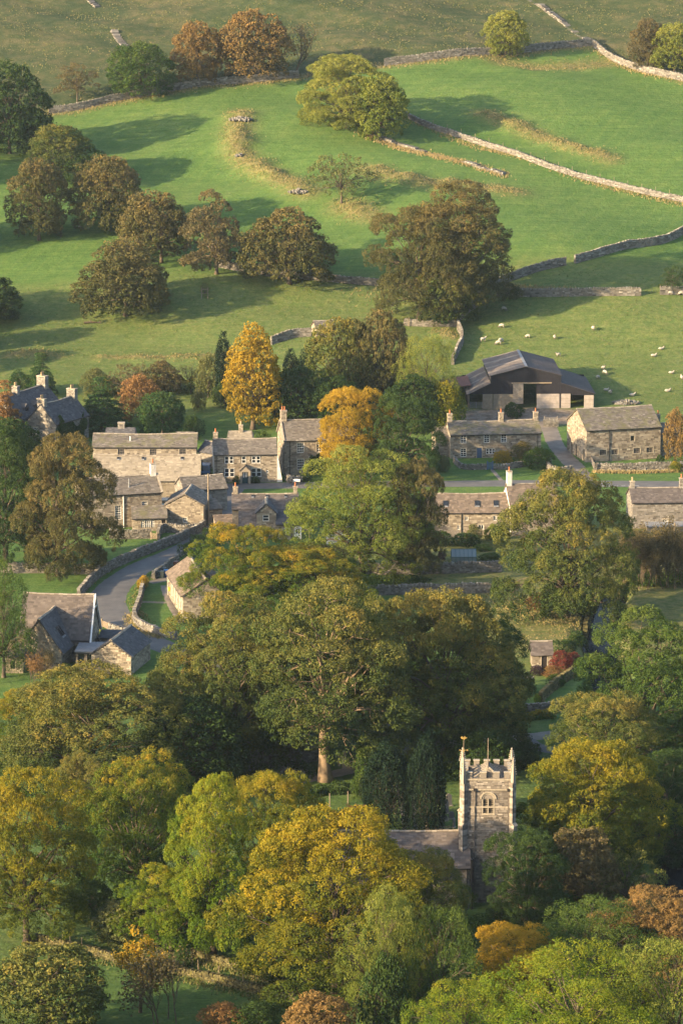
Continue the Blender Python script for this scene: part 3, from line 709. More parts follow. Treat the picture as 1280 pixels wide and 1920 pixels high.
# left of the lane
T('sycamore_tree', 'syc_b', 'dark', 'dark tree on the left edge behind the field wall', 14, 1068, 796, -80, 92, VIL)
T('sycamore_tree', 'syc_d', 'bronze', 'broad brown tree with flared trunk inside the lane field', 99, 1080, 818, 30, 226, VIL, rot=0.4)
T('ash_tree', 'ash_b', 'green', 'green tree on the left edge beside the steep roofed house', 10, 1270, 1050, -66, 72, WOOD)
# middle wood
T('sycamore_tree', 'syc_c', 'ygreen', 'yellow tipped tree half hiding the small hall', 456, 1152, 986, 366, 546, WOOD)
T('sycamore_tree', 'syc_d', 'ygreen', 'broad yellow olive tree behind the central wood', 552, 1156, 1026, 424, 694, WOOD)
T('sycamore_tree', 'syc_c', 'bronze', 'orange brown crown above the central wood', 608, 1132, 1024, 545, 668, WOOD)
T('sycamore_tree', 'syc_a', 'olive', 'left giant of the central wood, grey green crown', 432, 1434, 1110, 296, 572, WOOD)
T('sycamore_tree', 'syc_e', 'olive', 'giant sycamore with pale sunlit trunk beside the drive', 604, 1464, 1092, 464, 778, WOOD, bark=M_BARKPALE)
T('sycamore_tree', 'syc_b', 'green', 'green tree behind the giant with the pale trunk', 520, 1385, 1130, 409, 651, WOOD)
T('sycamore_tree', 'syc_d', 'olive', 'brown topped giant left of the garden shed', 832, 1420, 1110, 687, 981, WOOD)
T('sycamore_tree', 'syc_a', 'green', 'dark green side of the brown topped giant by the shed', 900, 1388, 1138, 812, 988, WOOD)
T('sycamore_tree', 'syc_d', 'olive', 'golden olive dome at the left edge, below the steep roofed house', 170, 1478, 1256, -17, 351, WOOD)
T('holly_tree', 'fld_d', 'dark', 'dark tree beneath the left giant', 360, 1470, 1310, 272, 458, WOOD)
T('sycamore_tree', 'syc_b', 'olive', 'small olive tree between two golden trees on the left', 146, 1545, 1412, 99, 201, WOOD)
T('sycamore_tree', 'syc_a', 'green', 'large rounded green tree at the right edge above the church', 1206, 1458, 1148, 1062, 1352, WOOD)
T('sycamore_tree', 'syc_c', 'olive', 'golden brown tree below the large rounded tree at right', 1130, 1500, 1302, 1018, 1250, WOOD)
T('sycamore_tree', 'syc_d', 'gold', 'gold and orange tree right beside the church tower', 1106, 1640, 1392, 958, 1258, WOOD)
T('holly_tree', 'syc_b', 'dark', 'dark tree at the right edge behind the gold church tree', 1246, 1620, 1405, 1152, 1338, WOOD)
T('sycamore_tree', 'syc_c', 'dark', 'dark green tree hiding the foot of the church tower', 984, 1735, 1560, 902, 1072, WOOD)
T('hawthorn_tree', 'fld_d', 'brown', 'dull brown tree right of the dark tree by the tower', 1092, 1708, 1556, 1009, 1163, WOOD)
T('hawthorn_tree', 'thin', 'olive', 'open yellow green tree over the dark water at right', 1170, 1712, 1600, 1103, 1249, WOOD)
T('yew_tree', 'yew', 'yew', 'left of two dark clipped yews in the churchyard', 726, 1552, 1394, 682, 772, WOOD)
T('yew_tree', 'yew', 'yew', 'right of two dark clipped yews in the churchyard', 800, 1560, 1384, 764, 834, WOOD)
T('holly_tree', 'bush_b', 'green', 'light green shrub left of the yews by the gate', 690, 1470, 1400, 660, 716, WOOD)
T('spruce_tree', 'spruce', 'conifer', 'pointed young conifer beside the church path', 706, 1428, 1335, 676, 738, WOOD)
T('holly_tree', 'fld_d', 'dark', 'dark green tree behind the church tower', 912, 1462, 1372, 857, 973, WOOD)
# bottom, left to right
T('sycamore_tree', 'syc_b', 'gold', 'tall golden tree on the lower left edge', 48, 1772, 1446, -50, 166, WOOD)
T('sycamore_tree', 'syc_c', 'ygreen', 'gold topped tree between the two tall golden trees on the left', 262, 1690, 1422, 148, 378, WOOD)
T('maple_tree', 'syc_b', 'lime', 'bright yellow green maple with dark forked trunk', 400, 1788, 1454, 310, 488, WOOD)
T('maple_tree', 'syc_c', 'lime', 'low yellow bough tree left of the bright green maple', 318, 1782, 1628, 236, 420, WOOD)
T('sycamore_tree', 'syc_c', 'gold', 'golden olive tree behind the bright green maple', 505, 1700, 1448, 423, 615, WOOD)
T('sycamore_tree', 'syc_d', 'gold', 'widest golden sycamore in front of the church nave', 628, 1862, 1524, 424, 832, WOOD, sy=0.7)
T('sycamore_tree', 'syc_c', 'olive', 'olive boughs reaching in front of the church nave wall', 800, 1838, 1596, 690, 892, WOOD)
T('beech_tree', 'fld_d', 'copper', 'small copper tree behind the widest golden sycamore', 650, 1640, 1512, 605, 715, WOOD)
T('willow_tree', 'ash_b', 'ash', 'grey green half bare willow in front of the golden sycamore', 716, 1950, 1668, 640, 800, WOOD)
T('willow_tree', 'ash_b', 'green', 'dark green willow below the church nave', 822, 1950, 1700, 752, 900, WOOD)
T('holly_tree', 'bush_b', 'dark', 'dark ivy clad stump below the half bare willow', 712, 1975, 1790, 672, 772, WOOD)
T('apple_tree', 'fld_d', 'green', 'small round fruit tree on the sunny patch at lower left', 168, 1722, 1648, 124, 210, WOOD)
T('willow_tree', 'bush_a', 'pale', 'low grey green bush beside the bottom field wall', 228, 1772, 1688, 172, 298, WOOD)
T('hawthorn_tree', 'fld_d', 'olive', 'dark thorn filling the bottom left corner', 92, 1945, 1776, -20, 206, WOOD)
T('maple_tree', 'sparse', 'amber', 'thin orange sapling in the bottom left field', 270, 1898, 1748, 193, 309, WOOD)
T('hawthorn_tree', 'bare_b', 'brown', 'brown twiggy thorn right of the orange sapling', 312, 1918, 1765, 226, 368, WOOD)
T('maple_tree', 'fld_d', 'orange', 'orange crown rising from the bottom edge', 598, 1990, 1866, 526, 666, WOOD)
T('sycamore_tree', 'syc_c', 'amber', 'orange brown tree left in the bottom right corner group', 956, 1900, 1736, 876, 1058, WOOD)
T('ash_tree', 'ash_a', 'green', 'green ash behind the bright ash in the bottom right corner', 1108, 1880, 1684, 965, 1249, WOOD)
T('beech_tree', 'syc_d', 'orange', 'orange beech at the right edge near the bottom', 1226, 1860, 1672, 1107, 1357, WOOD)
T('ash_tree', 'ash_a', 'lime', 'bright yellow green ash filling the bottom right corner', 1085, 2070, 1776, 892, 1262, WOOD)
T('ash_tree', 'ash_b', 'ash', 'light green ash cut by the bottom right corner', 1262, 2020, 1764, 1138, 1392, WOOD)
T('ash_tree', 'ash_b', 'lime', 'low green ash bough tree left of the bright corner ash', 868, 2005, 1836, 773, 969, WOOD)
T('spruce_tree', 'spruce', 'copper', 'rust tinged dark conifer before the left edge house', 14, 842, 714, -22, 46, VIL)
T('holly_tree', 'fld_d', 'dark', 'dark tree top at the left edge beneath the rust tinged conifer', 20, 900, 786, -40, 80, VIL)
T('sycamore_tree', 'syc_d', 'olive', 'low wide crown closing the wood left of the central giants', 340, 1405, 1222, 262, 424, WOOD)
T('sycamore_tree', 'syc_c', 'olive', 'rounded crown between the central giant and the brown topped giant', 720, 1400, 1120, 632, 812, WOOD)
T('sycamore_tree', 'syc_b', 'ygreen', 'gold tipped crown behind the golden dome on the left', 60, 1440, 1290, -30, 150, WOOD)
T('hawthorn_tree', 'fld_d', 'dark', 'dark tree filling the gap under the golden sycamores', 560, 1800, 1640, 470, 650, WOOD)
# ------------------------------------------------------------------ buildings: materials and pieces
BUFF = [(0.05, (0.075, 0.062, 0.050)), (0.4, (0.190, 0.158, 0.122)), (0.75, (0.33, 0.285, 0.22)), (1.0, (0.46, 0.41, 0.33))]
GREY = [(0.05, (0.075, 0.068, 0.060)), (0.4, (0.165, 0.148, 0.128)), (0.75, (0.26, 0.238, 0.21)), (1.0, (0.40, 0.37, 0.33))]
M_STONE = stone_mat('rubble_stone_buff', BUFF)
M_STONEG = stone_mat('rubble_stone_grey', GREY)
M_DRY = stone_mat('drystone', [(0.05, (0.055, 0.050, 0.044)), (0.45, (0.140, 0.127, 0.108)), (0.8, (0.24, 0.222, 0.195)), (1, (0.40, 0.38, 0.34))], (0.14, 0.14, 0.06), 0.4)
M_DRYPALE = stone_mat('drystone_pale', [(0.05, (0.060, 0.054, 0.048)), (0.45, (0.150, 0.138, 0.122)), (0.8, (0.25, 0.235, 0.21)), (1, (0.42, 0.40, 0.36))], (0.16, 0.15, 0.08), 0.25)
M_MOSSWALL = stone_mat('mossy_drystone', [(0.05, (0.028, 0.028, 0.016)), (0.45, (0.066, 0.060, 0.026)), (1, (0.17, 0.145, 0.070))], (0.20, 0.19, 0.035), 0.8)
M_CHURCH = stone_mat('church_stone', [(0.05, (0.060, 0.052, 0.044)), (0.4, (0.165, 0.142, 0.118)), (0.7, (0.29, 0.255, 0.215)), (1, (0.50, 0.45, 0.38))], (0.25, 0.15, 0.06), 0.35)
M_CHURCHDARK = stone_mat('church_stone_dark', [(0.05, (0.060, 0.052, 0.046)), (0.5, (0.150, 0.130, 0.112)), (1, (0.30, 0.27, 0.23))], (0.2, 0.14, 0.06), 0.2)  # church stone in a darker tone
M_DRESSED = plain_mat('dressed_stone', (0.33, 0.285, 0.22), 0.9, 0.35, 3.0, 0.15)
M_MORTAR = plain_mat('mortar', (0.20, 0.170, 0.130), 0.95, 0.3, 2.0, 0.1)
M_WHITEWASH = plain_mat('limewash', (0.62, 0.585, 0.53), 0.9, 0.3, 1.5, 0.15)
SLATE = [(0.05, (0.060, 0.052, 0.046)), (0.45, (0.125, 0.108, 0.092)), (0.8, (0.195, 0.172, 0.145)), (1, (0.29, 0.26, 0.22))]
M_SLATE = stone_mat('stone_slates', SLATE, (0.13, 0.125, 0.045), 0.45)
M_SLATEMOSS = stone_mat('mossy_stone_slates', SLATE, (0.120, 0.118, 0.040), 0.6, 1.0, 0.46)
M_SLATEPALE = stone_mat('pale_stone_slates', [(0.05, (0.12, 0.102, 0.080)), (0.45, (0.225, 0.192, 0.145)), (1, (0.37, 0.32, 0.245))], (0.19, 0.17, 0.07), 0.3)
M_SLATEBLUE = stone_mat('welsh_slates', [(0.05, (0.040, 0.040, 0.044)), (0.5, (0.075, 0.074, 0.080)), (1, (0.135, 0.130, 0.135))], (0.10, 0.095, 0.06), 0.2)
M_SLATEBRN = stone_mat('brown_slates', [(0.05, (0.052, 0.044, 0.040)), (0.5, (0.106, 0.090, 0.082)), (1, (0.19, 0.160, 0.142))], (0.16, 0.12, 0.06), 0.25)
M_SLATERED = stone_mat('tan_slates', [(0.05, (0.068, 0.054, 0.043)), (0.5, (0.140, 0.110, 0.086)), (1, (0.25, 0.195, 0.150))], (0.19, 0.15, 0.06), 0.3)
M_WHITE = plain_mat('white_paint', (0.74, 0.73, 0.70), 0.5, 0.12, 4.0, 0.3)
M_BLACK = plain_mat('black_iron', (0.022, 0.022, 0.024), 0.5, 0.3, 4.0, 0.3)
M_TEAL = plain_mat('teal_paint', (0.012, 0.060, 0.070), 0.45, 0.2, 4.0, 0.3)
M_BLUE = plain_mat('blue_paint', (0.055, 0.095, 0.180), 0.5, 0.2, 4.0, 0.3)
M_DOORDARK = plain_mat('dark_timber', (0.030, 0.024, 0.022), 0.7, 0.35, 6.0, 0.2)
M_TIMBER = plain_mat('weathered_timber', (0.24, 0.19, 0.135), 0.9, 0.4, 5.0, 0.15)
M_GREYWOOD = plain_mat('grey_timber', (0.20, 0.175, 0.150), 0.9, 0.4, 5.0, 0.15)
M_POT = plain_mat('terracotta', (0.36, 0.135, 0.060), 0.85, 0.3, 6.0, 0.15)
M_POTBUFF = plain_mat('buff_pot', (0.42, 0.30, 0.17), 0.85, 0.3, 6.0, 0.15)
M_LEAD = plain_mat('lead_sheet', (0.20, 0.205, 0.215), 0.55, 0.25, 2.0, 0.35)
def glass_mat():
    m, nt, out = new_mat('window_glass'); principled(nt, out, (0.018, 0.021, 0.026), 0.08, bump(nt, noise(nt, 3.0, 2, 0.5, coords(nt)), 0.05, 0.02), 0.6); return m
M_GLASS = glass_mat()

def fill_courses(mb, o, U, N, w, zlo, zhi, holes, rng, sl=0.5, sh=0.24, gable=None, thick=0.13, gap=0.010, rough=0.035, bright=0.0):
    """stone by stone courses over a wall face, cut round the openings and under the gable"""
    o = np.asarray(o, float); U = np.asarray(U, float); N = np.asarray(N, float); V = np.array([0, 0, 1.0])
    c, hs, tn = [], [], []; z = zlo
    while z < zhi - 0.05:
        h = min(sh * rng.uniform(0.7, 1.3), zhi - z); zc = z + h / 2; a, b = 0.0, w
        if gable and zc > gable[0]:
            k = (zc + h * 0.3 - gable[0]) / gable[1] * w / 2; a, b = k, w - k
            if b - a < 0.15: break
        iv = [(a, b)]
        for (hx0, hx1, hz0, hz1) in holes:
            if hz0 < zc < hz1:
                nv = []
                for (p, q) in iv:
                    if hx1 <= p or hx0 >= q: nv.append((p, q)); continue
                    if hx0 > p: nv.append((p, hx0))
                    if hx1 < q: nv.append((hx1, q))
                iv = nv
        for (p, q) in iv:
            x = p
            first = True
            while x < q - 0.03:
                L = sl * rng.uniform(0.45, 1.55)
                if q - x - L < sl * 0.3: L = q - x
                big = (x - p < 0.01 and p == 0.0) or (abs(x + L - w) < 0.01)
                pr = rng.uniform(0, rough)
                c.append(o + U * (x + L / 2) + V * zc + N * (-thick / 2 + pr)); hs.append((max(L / 2 - gap, 0.02), thick / 2, max(h / 2 - gap, 0.02)))
                tn.append(np.clip(rng.normal(0.52 + (0.12 if big else 0) + bright, 0.20), 0.02, 1.0)); x += L
        z += h
    if c: mb.boxes(c, U, N, V, hs, np.array(tn), 0.05, rng)

def fill_slates(mb, o, U, V, N, w, L, rng, sl=0.46, gauge=0.30, thick=0.028, sides=0.0):
    """overlapping courses of slates up a roof slope"""
    o, U, V, N = (np.asarray(a, float) for a in (o, U, V, N)); c, hs, tn = [], [], []
    r = 0.0; k = 0
    tilt = 0.035; V2 = V * math.cos(tilt) - N * math.sin(tilt); N2 = N * math.cos(tilt) + V * math.sin(tilt)
    while r < L - 0.05:
        g = gauge * (1.15 - 0.3 * r / L) * rng.uniform(0.92, 1.08); x = -rng.uniform(0, sl)
        while x < w:
            l = sl * rng.uniform(0.6, 1.4); a, b = max(x, 0), min(x + l, w); x += l
            if b - a < 0.06: continue
            g2 = min(g * 1.35, L - r + 0.05)
            c.append(o + U * (a + b) / 2 + V * (r + g2 / 2 - 0.02 + rng.normal() * 0.012) + N * (0.016 + rng.uniform(0, 0.016))); hs.append(((b - a) / 2 - 0.003, g2 / 2, thick / 2))
            tn.append(np.clip(rng.normal(0.5, 0.17) + (0.35 if rng.random() < 0.06 else 0), 0.02, 1))
        r += g; k += 1
    mb.boxes(c, U, V2, N2, hs, np.array(tn), 0.008, rng)

class House:
    """a stone building with its ridge along local x; front wall on local y = 0; foot of the front left corner at the origin"""
    def __init__(s, name, label, p, rz, W, D, E, RH, wall=None, roof=None, cat='house', group='stone houses of the village', seed=1, faces='FL', over=0.22,
                 lean=False, hip=False, slates='F', sl=0.5, sh=0.24, core=None, z0=-0.6, coping=False, verge=0.14):
        s.t = empty(name, p, rz); props(s.t, label, cat, group)
        s.W, s.D, s.E, s.RH, s.rng = W, D, E, RH, np.random.default_rng(seed); s.wall = wall or M_STONE; s.roofm = roof or M_SLATE
        s.holes = {k: [] for k in 'FLRB'}; s.faces = faces; s.over, s.lean, s.hip, s.slates, s.sl, s.sh, s.z0, s.coping, s.verge = over, lean, hip, slates, sl, sh, z0, coping, verge
        s.core = core or M_MORTAR
    def frame(s, f):
        W, D = s.W, s.D
        return {'F': ((0, 0, 0), (1, 0, 0), (0, -1, 0), W), 'L': ((0, D, 0), (0, -1, 0), (-1, 0, 0), D),
                'R': ((W, 0, 0), (0, 1, 0), (1, 0, 0), D), 'B': ((W, D, 0), (-1, 0, 0), (0, 1, 0), W)}[f]
    def pt(s, f, x, z, n=0.0):
        o, U, N, w = s.frame(f); return np.array(o) + np.array(U) * x + np.array([0, 0, 1.0]) * z + np.array(N) * n
    def rect(s, mb, f, x0, x1, z0, z1, n0, n1, tint=0.5):
        o, U, N, w = s.frame(f)
        mb.boxes([s.pt(f, (x0 + x1) / 2, (z0 + z1) / 2, (n0 + n1) / 2)], U, N, (0, 0, 1), [[(x1 - x0) / 2, abs(n1 - n0) / 2, (z1 - z0) / 2]], tint)
    def window(s, f, x, z, w, h, nx=2, ny=3, frame=None, lintel=True, arch=False, glass=None, fw=0.06, jambs=True):
        s.holes[f].append((x - 0.02, x + w + 0.02, z - 0.02, z + h + 0.02)); fm = frame or M_WHITE
        mb = MB(); n0, n1 = -0.11, -0.05
        s.rect(mb, f, x, x + fw, z, z + h, n0, n1); s.rect(mb, f, x + w - fw, x + w, z, z + h, n0, n1)
        s.rect(mb, f, x + fw, x + w - fw, z, z + fw, n0, n1); s.rect(mb, f, x + fw, x + w - fw, z + h - fw, z + h, n0, n1)
        for i in range(1, nx):
            xx = x + w * i / nx; b = 0.022; s.rect(mb, f, xx - b, xx + b, z + fw, z + h - fw, n0 + 0.01, n1 - 0.012)
        for j in range(1, ny):
            zz = z + h * j / ny; b = 0.035 if (j * 2 == ny) else 0.02; s.rect(mb, f, x + fw, x + w - fw, zz - b, zz + b, n0 + 0.014, n1 - 0.008)
        win = mb.build('window', fm, s.t)
        g = MB(); s.rect(g, f, x + fw * 0.5, x + w - fw * 0.5, z + fw * 0.5, z + h - fw * 0.5, -0.125, -0.095); g.build('pane', glass or M_GLASS, win)
        if lintel:
            l = MB(); s.rect(l, f, x - 0.16, x + w + 0.16, z + h + 0.022, z + h + 0.24, -0.12, 0.045); l.build('lintel', M_DRESSED, win)
            l = MB(); s.rect(l, f, x - 0.14, x + w + 0.14, z - 0.15, z - 0.022, -0.12, 0.075); l.build('sill', M_DRESSED, win)
            if jambs:
                for a, b in ((x - 0.155, x - 0.022), (x + w + 0.022, x + w + 0.155)):
                    l = MB(); s.rect(l, f, a, b, z - 0.02, z + h + 0.02, -0.12, 0.036); l.build('jamb', M_DRESSED, win)
            s.holes[f][-1] = (x - 0.16, x + w + 0.16, z - 0.15, z + h + 0.24)
        return win
    def door(s, f, x, w, h, mat=None, z=0.0, frame=None, lights=False):
        s.holes[f].append((x - 0.14, x + w + 0.14, z - 0.5, z + h + 0.24))
        mb = MB(); k = max(3, int(w / 0.2))
        for i in range(k): s.rect(mb, f, x + w * i / k + 0.006, x + w * (i + 1) / k - 0.006, z + 0.02, z + h, -0.115, -0.075 + 0.004 * (i % 2))
        d = mb.build('door', mat or M_DOORDARK, s.t)
        g = MB(); s.rect(g, f, x + w - 0.16, x + w - 0.10, z + 1.0, z + 1.06, -0.08, -0.03); g.build('handle', M_BLACK, d)
        if lights:
            for a in (0.16, 0.56):
                g = MB(); s.rect(g, f, x + w * a, x + w * (a + 0.28), z + h * 0.5, z + h * 0.92, -0.08, -0.062); g.build('pane', M_WHITE if lights == 'white' else M_GLASS, d)
        g = MB(); s.rect(g, f, x - 0.14, x, z - 0.05, z + h, -0.12, 0.04); s.rect(g, f, x + w, x + w + 0.14, z - 0.05, z + h, -0.12, 0.04)
        s.rect(g, f, x - 0.14, x + w + 0.14, z + h + 0.003, z + h + 0.24, -0.12, 0.046); g.build('surround', frame or M_DRESSED, d)
        return d
    def opening(s, f, x, w, z, h): s.holes[f].append((x, x + w, z, z + h))
    def chimney(s, x, w=0.9, d=0.7, h=1.3, pots=1, pot=None, y=None, mat=None, base=0.6):
        y = s.D / 2 if y is None else y
        zr = s.E + s.RH * (1 - abs(y - s.D / 2) / (s.D / 2)); rng = s.rng
        mb = MB(); mb.box(x - w / 2 + 0.08, x + w / 2 - 0.08, y - d / 2 + 0.08, y + d / 2 - 0.08, zr - base, zr + h, 0.35)
        for (o, U, N, ww) in (((x - w / 2, y - d / 2, 0), (1, 0, 0), (0, -1, 0), w), ((x - w / 2, y + d / 2, 0), (0, -1, 0), (-1, 0, 0), d), ((x + w / 2, y - d / 2, 0), (0, 1, 0), (1, 0, 0), d)):
            fill_courses(mb, o, U, N, ww, zr - base, zr + h, [], rng, 0.38, 0.22, None, 0.09)
        ch = mb.build('chimney', mat or s.wall, s.t)
        g = MB(); g.box(x - w / 2 - 0.07, x + w / 2 + 0.07, y - d / 2 - 0.07, y + d / 2 + 0.07, zr + h, zr + h + 0.13); g.build('cap', M_DRESSED, ch)
        for i in range(pots):
            g = MB(); xx = x + (i - (pots - 1) / 2) * w / max(pots, 1) * 0.85
            g.lathe([(0.15, 0), (0.13, 0.15), (0.115, 0.5), (0.14, 0.56), (0.14, 0.64), (0.1, 0.64), (0.09, 0.5)], (xx, y, zr + h + 0.13), 9); g.build('chimney_pot', pot or M_POT, ch)
        return ch
    def gutter(s, pipes=()):
        g = MB(); g.box(-0.05, s.W + 0.05, -s.over - 0.09, -s.over + 0.02, s.E - 0.20, s.E - 0.10); g.build('gutter', M_BLACK, s.t)
        for x in pipes:
            g = MB(); g.tube([(x, -0.10, s.E - 0.16), (x, -0.10, s.E - 0.5), (x, -0.10, 0.02)], 0.055, 6); g.build('downpipe', M_BLACK, s.t)
    def skylight(s, x, v, w, h):
        W, D, E, RH = s.W, s.D, s.E, s.RH; run = D if s.lean else D / 2
        L = math.hypot(run, RH); V = np.array([0, run / L, RH / L]); N = np.array([0, -RH / L, run / L]); o = np.array([x, 0, E]) + V * v + N * 0.13
        m = MB(); U = np.array([1., 0, 0]); b = 0.07
        for (cx, cv, hw, hv) in ((w / 2, b / 2, w / 2, b / 2), (w / 2, h - b / 2, w / 2, b / 2), (b / 2, h / 2, b / 2, h / 2 - b), (w - b / 2, h / 2, b / 2, h / 2 - b)):
            m.boxes([o + U * cx + V * cv], U, V, N, [[hw, hv, 0.05]])
        k = m.build('skylight', M_BLACK, s.t); g = MB(); g.boxes([o + U * w / 2 + V * h / 2], U, V, N, [[w / 2 - b, h / 2 - b, 0.03]]); g.build('pane', M_GLASS, k)
        g = MB(); g.boxes([o + U * w / 2 - V * 0.14 - N * 0.02], U, V, N, [[w / 2, 0.12, 0.03]]); g.build('flashing', M_LEAD, k)
    def finish(s, pipes=None, ridge=True):
        W, D, E, RH, rng, t = s.W, s.D, s.E, s.RH, s.rng, 0.12
        mb = MB(); z0 = s.z0
        if s.lean:
            mb.prism([(t, t, z0), (t, D - 0.01, z0), (t, D - 0.01, E + RH - 0.16), (t, t, E - 0.1)], (W - 2 * t, 0, 0))
        elif s.hip:
            mb.box(t, W - t, t, D - t, z0, E - 0.02)
        else:
            mb.prism([(t, t, z0), (t, D - t, z0), (t, D - t, E - 0.06), (t, D / 2, E + RH - 0.34), (t, t, E - 0.06)], (W - 2 * t, 0, 0))
        wl_ = mb.build('wall', s.core, s.t)
        st = MB()
        for f in s.faces:
            o, U, N, w = s.frame(f)
            if s.lean and f in 'LR':
                # side of a lean-to: courses shorten with the slope
                z = z0
                while z < E + RH - 0.1:
                    h = s.sh; zc = z + h / 2; k = max(0.0, (zc - E + 0.15) / RH * D)
                    a, b = (0.0, w - k) if f == 'L' else (k, w)
                    oo = np.array(o, float) + np.array(U) * a
                    if b - a > 0.2: fill_courses(st, oo, U, N, b - a, z, z + h, [(p - a, q - a, r, u) for p, q, r, u in s.holes[f]], rng, s.sl, s.sh)
                    z += h
            else:
                g = (E - 0.12, RH) if (f in 'LR' and not s.hip) else None
                fill_courses(st, o, U, N, w, z0, (E + RH - 0.2) if g else E - 0.04, s.holes[f], rng, s.sl, s.sh, g)
        if st.n: so_ = st.build('stonework', s.wall, wl_); so_['kind'] = 'stuff'
        # roof
        ov, vg = s.over, s.verge; run = D if s.lean else D / 2; L = math.hypot(run, RH); cs, sn = run / L, RH / L
        rf = MB(); th = 0.11
        if s.hip:
            ax = (W / 2 - min(W, D) / 2 * 0.98); a, b = ax, W - ax; e = ov
            P = np.array([(-e, -e, E - 0.05), (W + e, -e, E - 0.05), (W + e, D + e, E - 0.05), (-e, D + e, E - 0.05), (a, D / 2, E + RH), (b, D / 2, E + RH),
                          (-e, -e, E - 0.15), (W + e, -e, E - 0.15), (W + e, D + e, E - 0.15), (-e, D + e, E - 0.15)])
            rf.raw(P, [[0, 1, 5, 4], [2, 3, 4, 5], [0, 6, 7, 1], [1, 7, 8, 2], [2, 8, 9, 3], [3, 9, 6, 0], [6, 9, 8, 7]], [[1, 2, 5], [3, 0, 4]])
        else:
            V = np.array([0, cs, sn]); N = np.array([0, -sn, cs]); e0 = np.array([0, 0, E]) - V * ov / cs
            Lr = L + ov / cs; U = np.array([1.0, 0, 0])
            nk = 8; xk = [(-vg + (W + 2 * vg) * (k + 0.5) / nk) for k in range(nk)]; hk = (W + 2 * vg) / nk / 2
            rf.boxes([e0 + U * x_ + V * Lr / 2 for x_ in xk], U, V, N, [[hk, Lr / 2, th / 2]], 0.35)
            if not s.lean:
                V2 = np.array([0, -cs, sn]); N2 = np.array([0, sn, cs]); e2 = np.array([0, D, E]) - V2 * ov / cs
                rf.boxes([e2 + U * x_ + V2 * Lr / 2 - N2 * 0.004 for x_ in xk], -U, V2, N2, [[hk, Lr / 2, th / 2]], 0.35)
        sg_ = min(0.013 * W, 0.16) * s.rng.uniform(0.6, 1.2); ph_ = s.rng.uniform(0, 6)
        def sag(m_):
            if s.hip or s.lean: return m_
            for v_ in m_.v:
                k_ = np.clip((v_[:, 2] - E + 0.3) / (RH + 0.3), 0, 1.1); xx = np.clip(v_[:, 0] / W, 0, 1)
                v_[:, 2] -= sg_ * k_ * (np.sin(math.pi * xx) + 0.22 * np.sin(3 * math.pi * xx + ph_) * np.sin(math.pi * xx))
            return m_
        sag(rf)
        ro = rf.build('roof', s.roofm, s.t)
        sm = MB()
        if s.hip:
            for (A, B, C2) in (((-ov, -ov), (W + ov, -ov), 'F'), ((-ov, D + ov), (-ov, -ov), 'L'), ((W + ov, -ov), (W + ov, D + ov), 'R')):
                A = np.array([*A, E - 0.05]); B = np.array([*B, E - 0.05]); w = np.linalg.norm(B - A); U = (B - A) / w
                top = np.array([W / 2 if C2 == 'F' else (ax if C2 == 'L' else W - ax), D / 2, E + RH]); m = (A + B) / 2; Vv = top - m; Vv -= U * np.dot(Vv, U); L2 = np.linalg.norm(Vv); Vv /= L2
                Nn = np.cross(U, Vv); ridge_w = (W - 2 * ax) if C2 == 'F' else 0.0; r = 0.0
                while r < L2 - 0.15:
                    k = r / L2; ww = w * (1 - k) + ridge_w * k
                    fill_slates(sm, A + (B - A) * 0.5 - U * ww / 2 + Vv * r, U, Vv, Nn, ww - 0.1, 0.26, rng); r += 0.28
        else:
            fill_slates(sm, e0 - np.array([vg, 0, 0]) + N * th / 2, (1, 0, 0), V, N, W + 2 * vg, Lr, rng)
            if 'B' in s.slates and not s.lean:
                fill_slates(sm, e2 + np.array([W + vg, 0, 0]) + N2 * th / 2, (-1, 0, 0), V2, N2, W + 2 * vg, Lr, rng)
        sag(sm)
        if sm.n: x = sm.build('slates', s.roofm, ro); x['kind'] = 'stuff'
        if ridge and not s.lean and not s.hip:
            g = MB(); n = int(W / 0.55); i = np.arange(n)
            for sg in (-1, 1):
                g.boxes([(-vg + (W + 2 * vg) * (k + 0.5) / n, D / 2 + sg * 0.10, E + RH + 0.075 + 0.01 * (k % 3)) for k in range(n)], (1, 0, 0), (0, math.cos(0.45), -sg * math.sin(0.45)), (0, sg * math.sin(0.45), math.cos(0.45)),
                        [[(W + 2 * vg) / n / 2 - 0.012, 0.13, 0.035]], rng.uniform(0.4, 0.9, n))
            sag(g); x = g.build('ridge_tiles', M_STONE, ro); x['kind'] = 'stuff'
        if s.coping:
            for x in (-vg + 0.08, W + vg - 0.08):
                g = MB()
                for sg, (ey, nn) in (((1), (0, N)), ((-1), (D, N2))) if not s.lean else ():
                    vv = V if sg == 1 else V2; ee = np.array([x, ey, E]) - vv * ov / cs
                    m_ = int(Lr / 0.7); g.boxes([ee + vv * Lr * (k + 0.5) / m_ + nn * 0.14 for k in range(m_)], (1, 0, 0), vv, nn, [[0.14, Lr / m_ / 2 - 0.01, 0.08]], rng.uniform(0.4, 0.9, m_))
                g.build('coping', M_DRESSED, s.t)
        if pipes is not None: s.gutter(pipes)
        return s.t

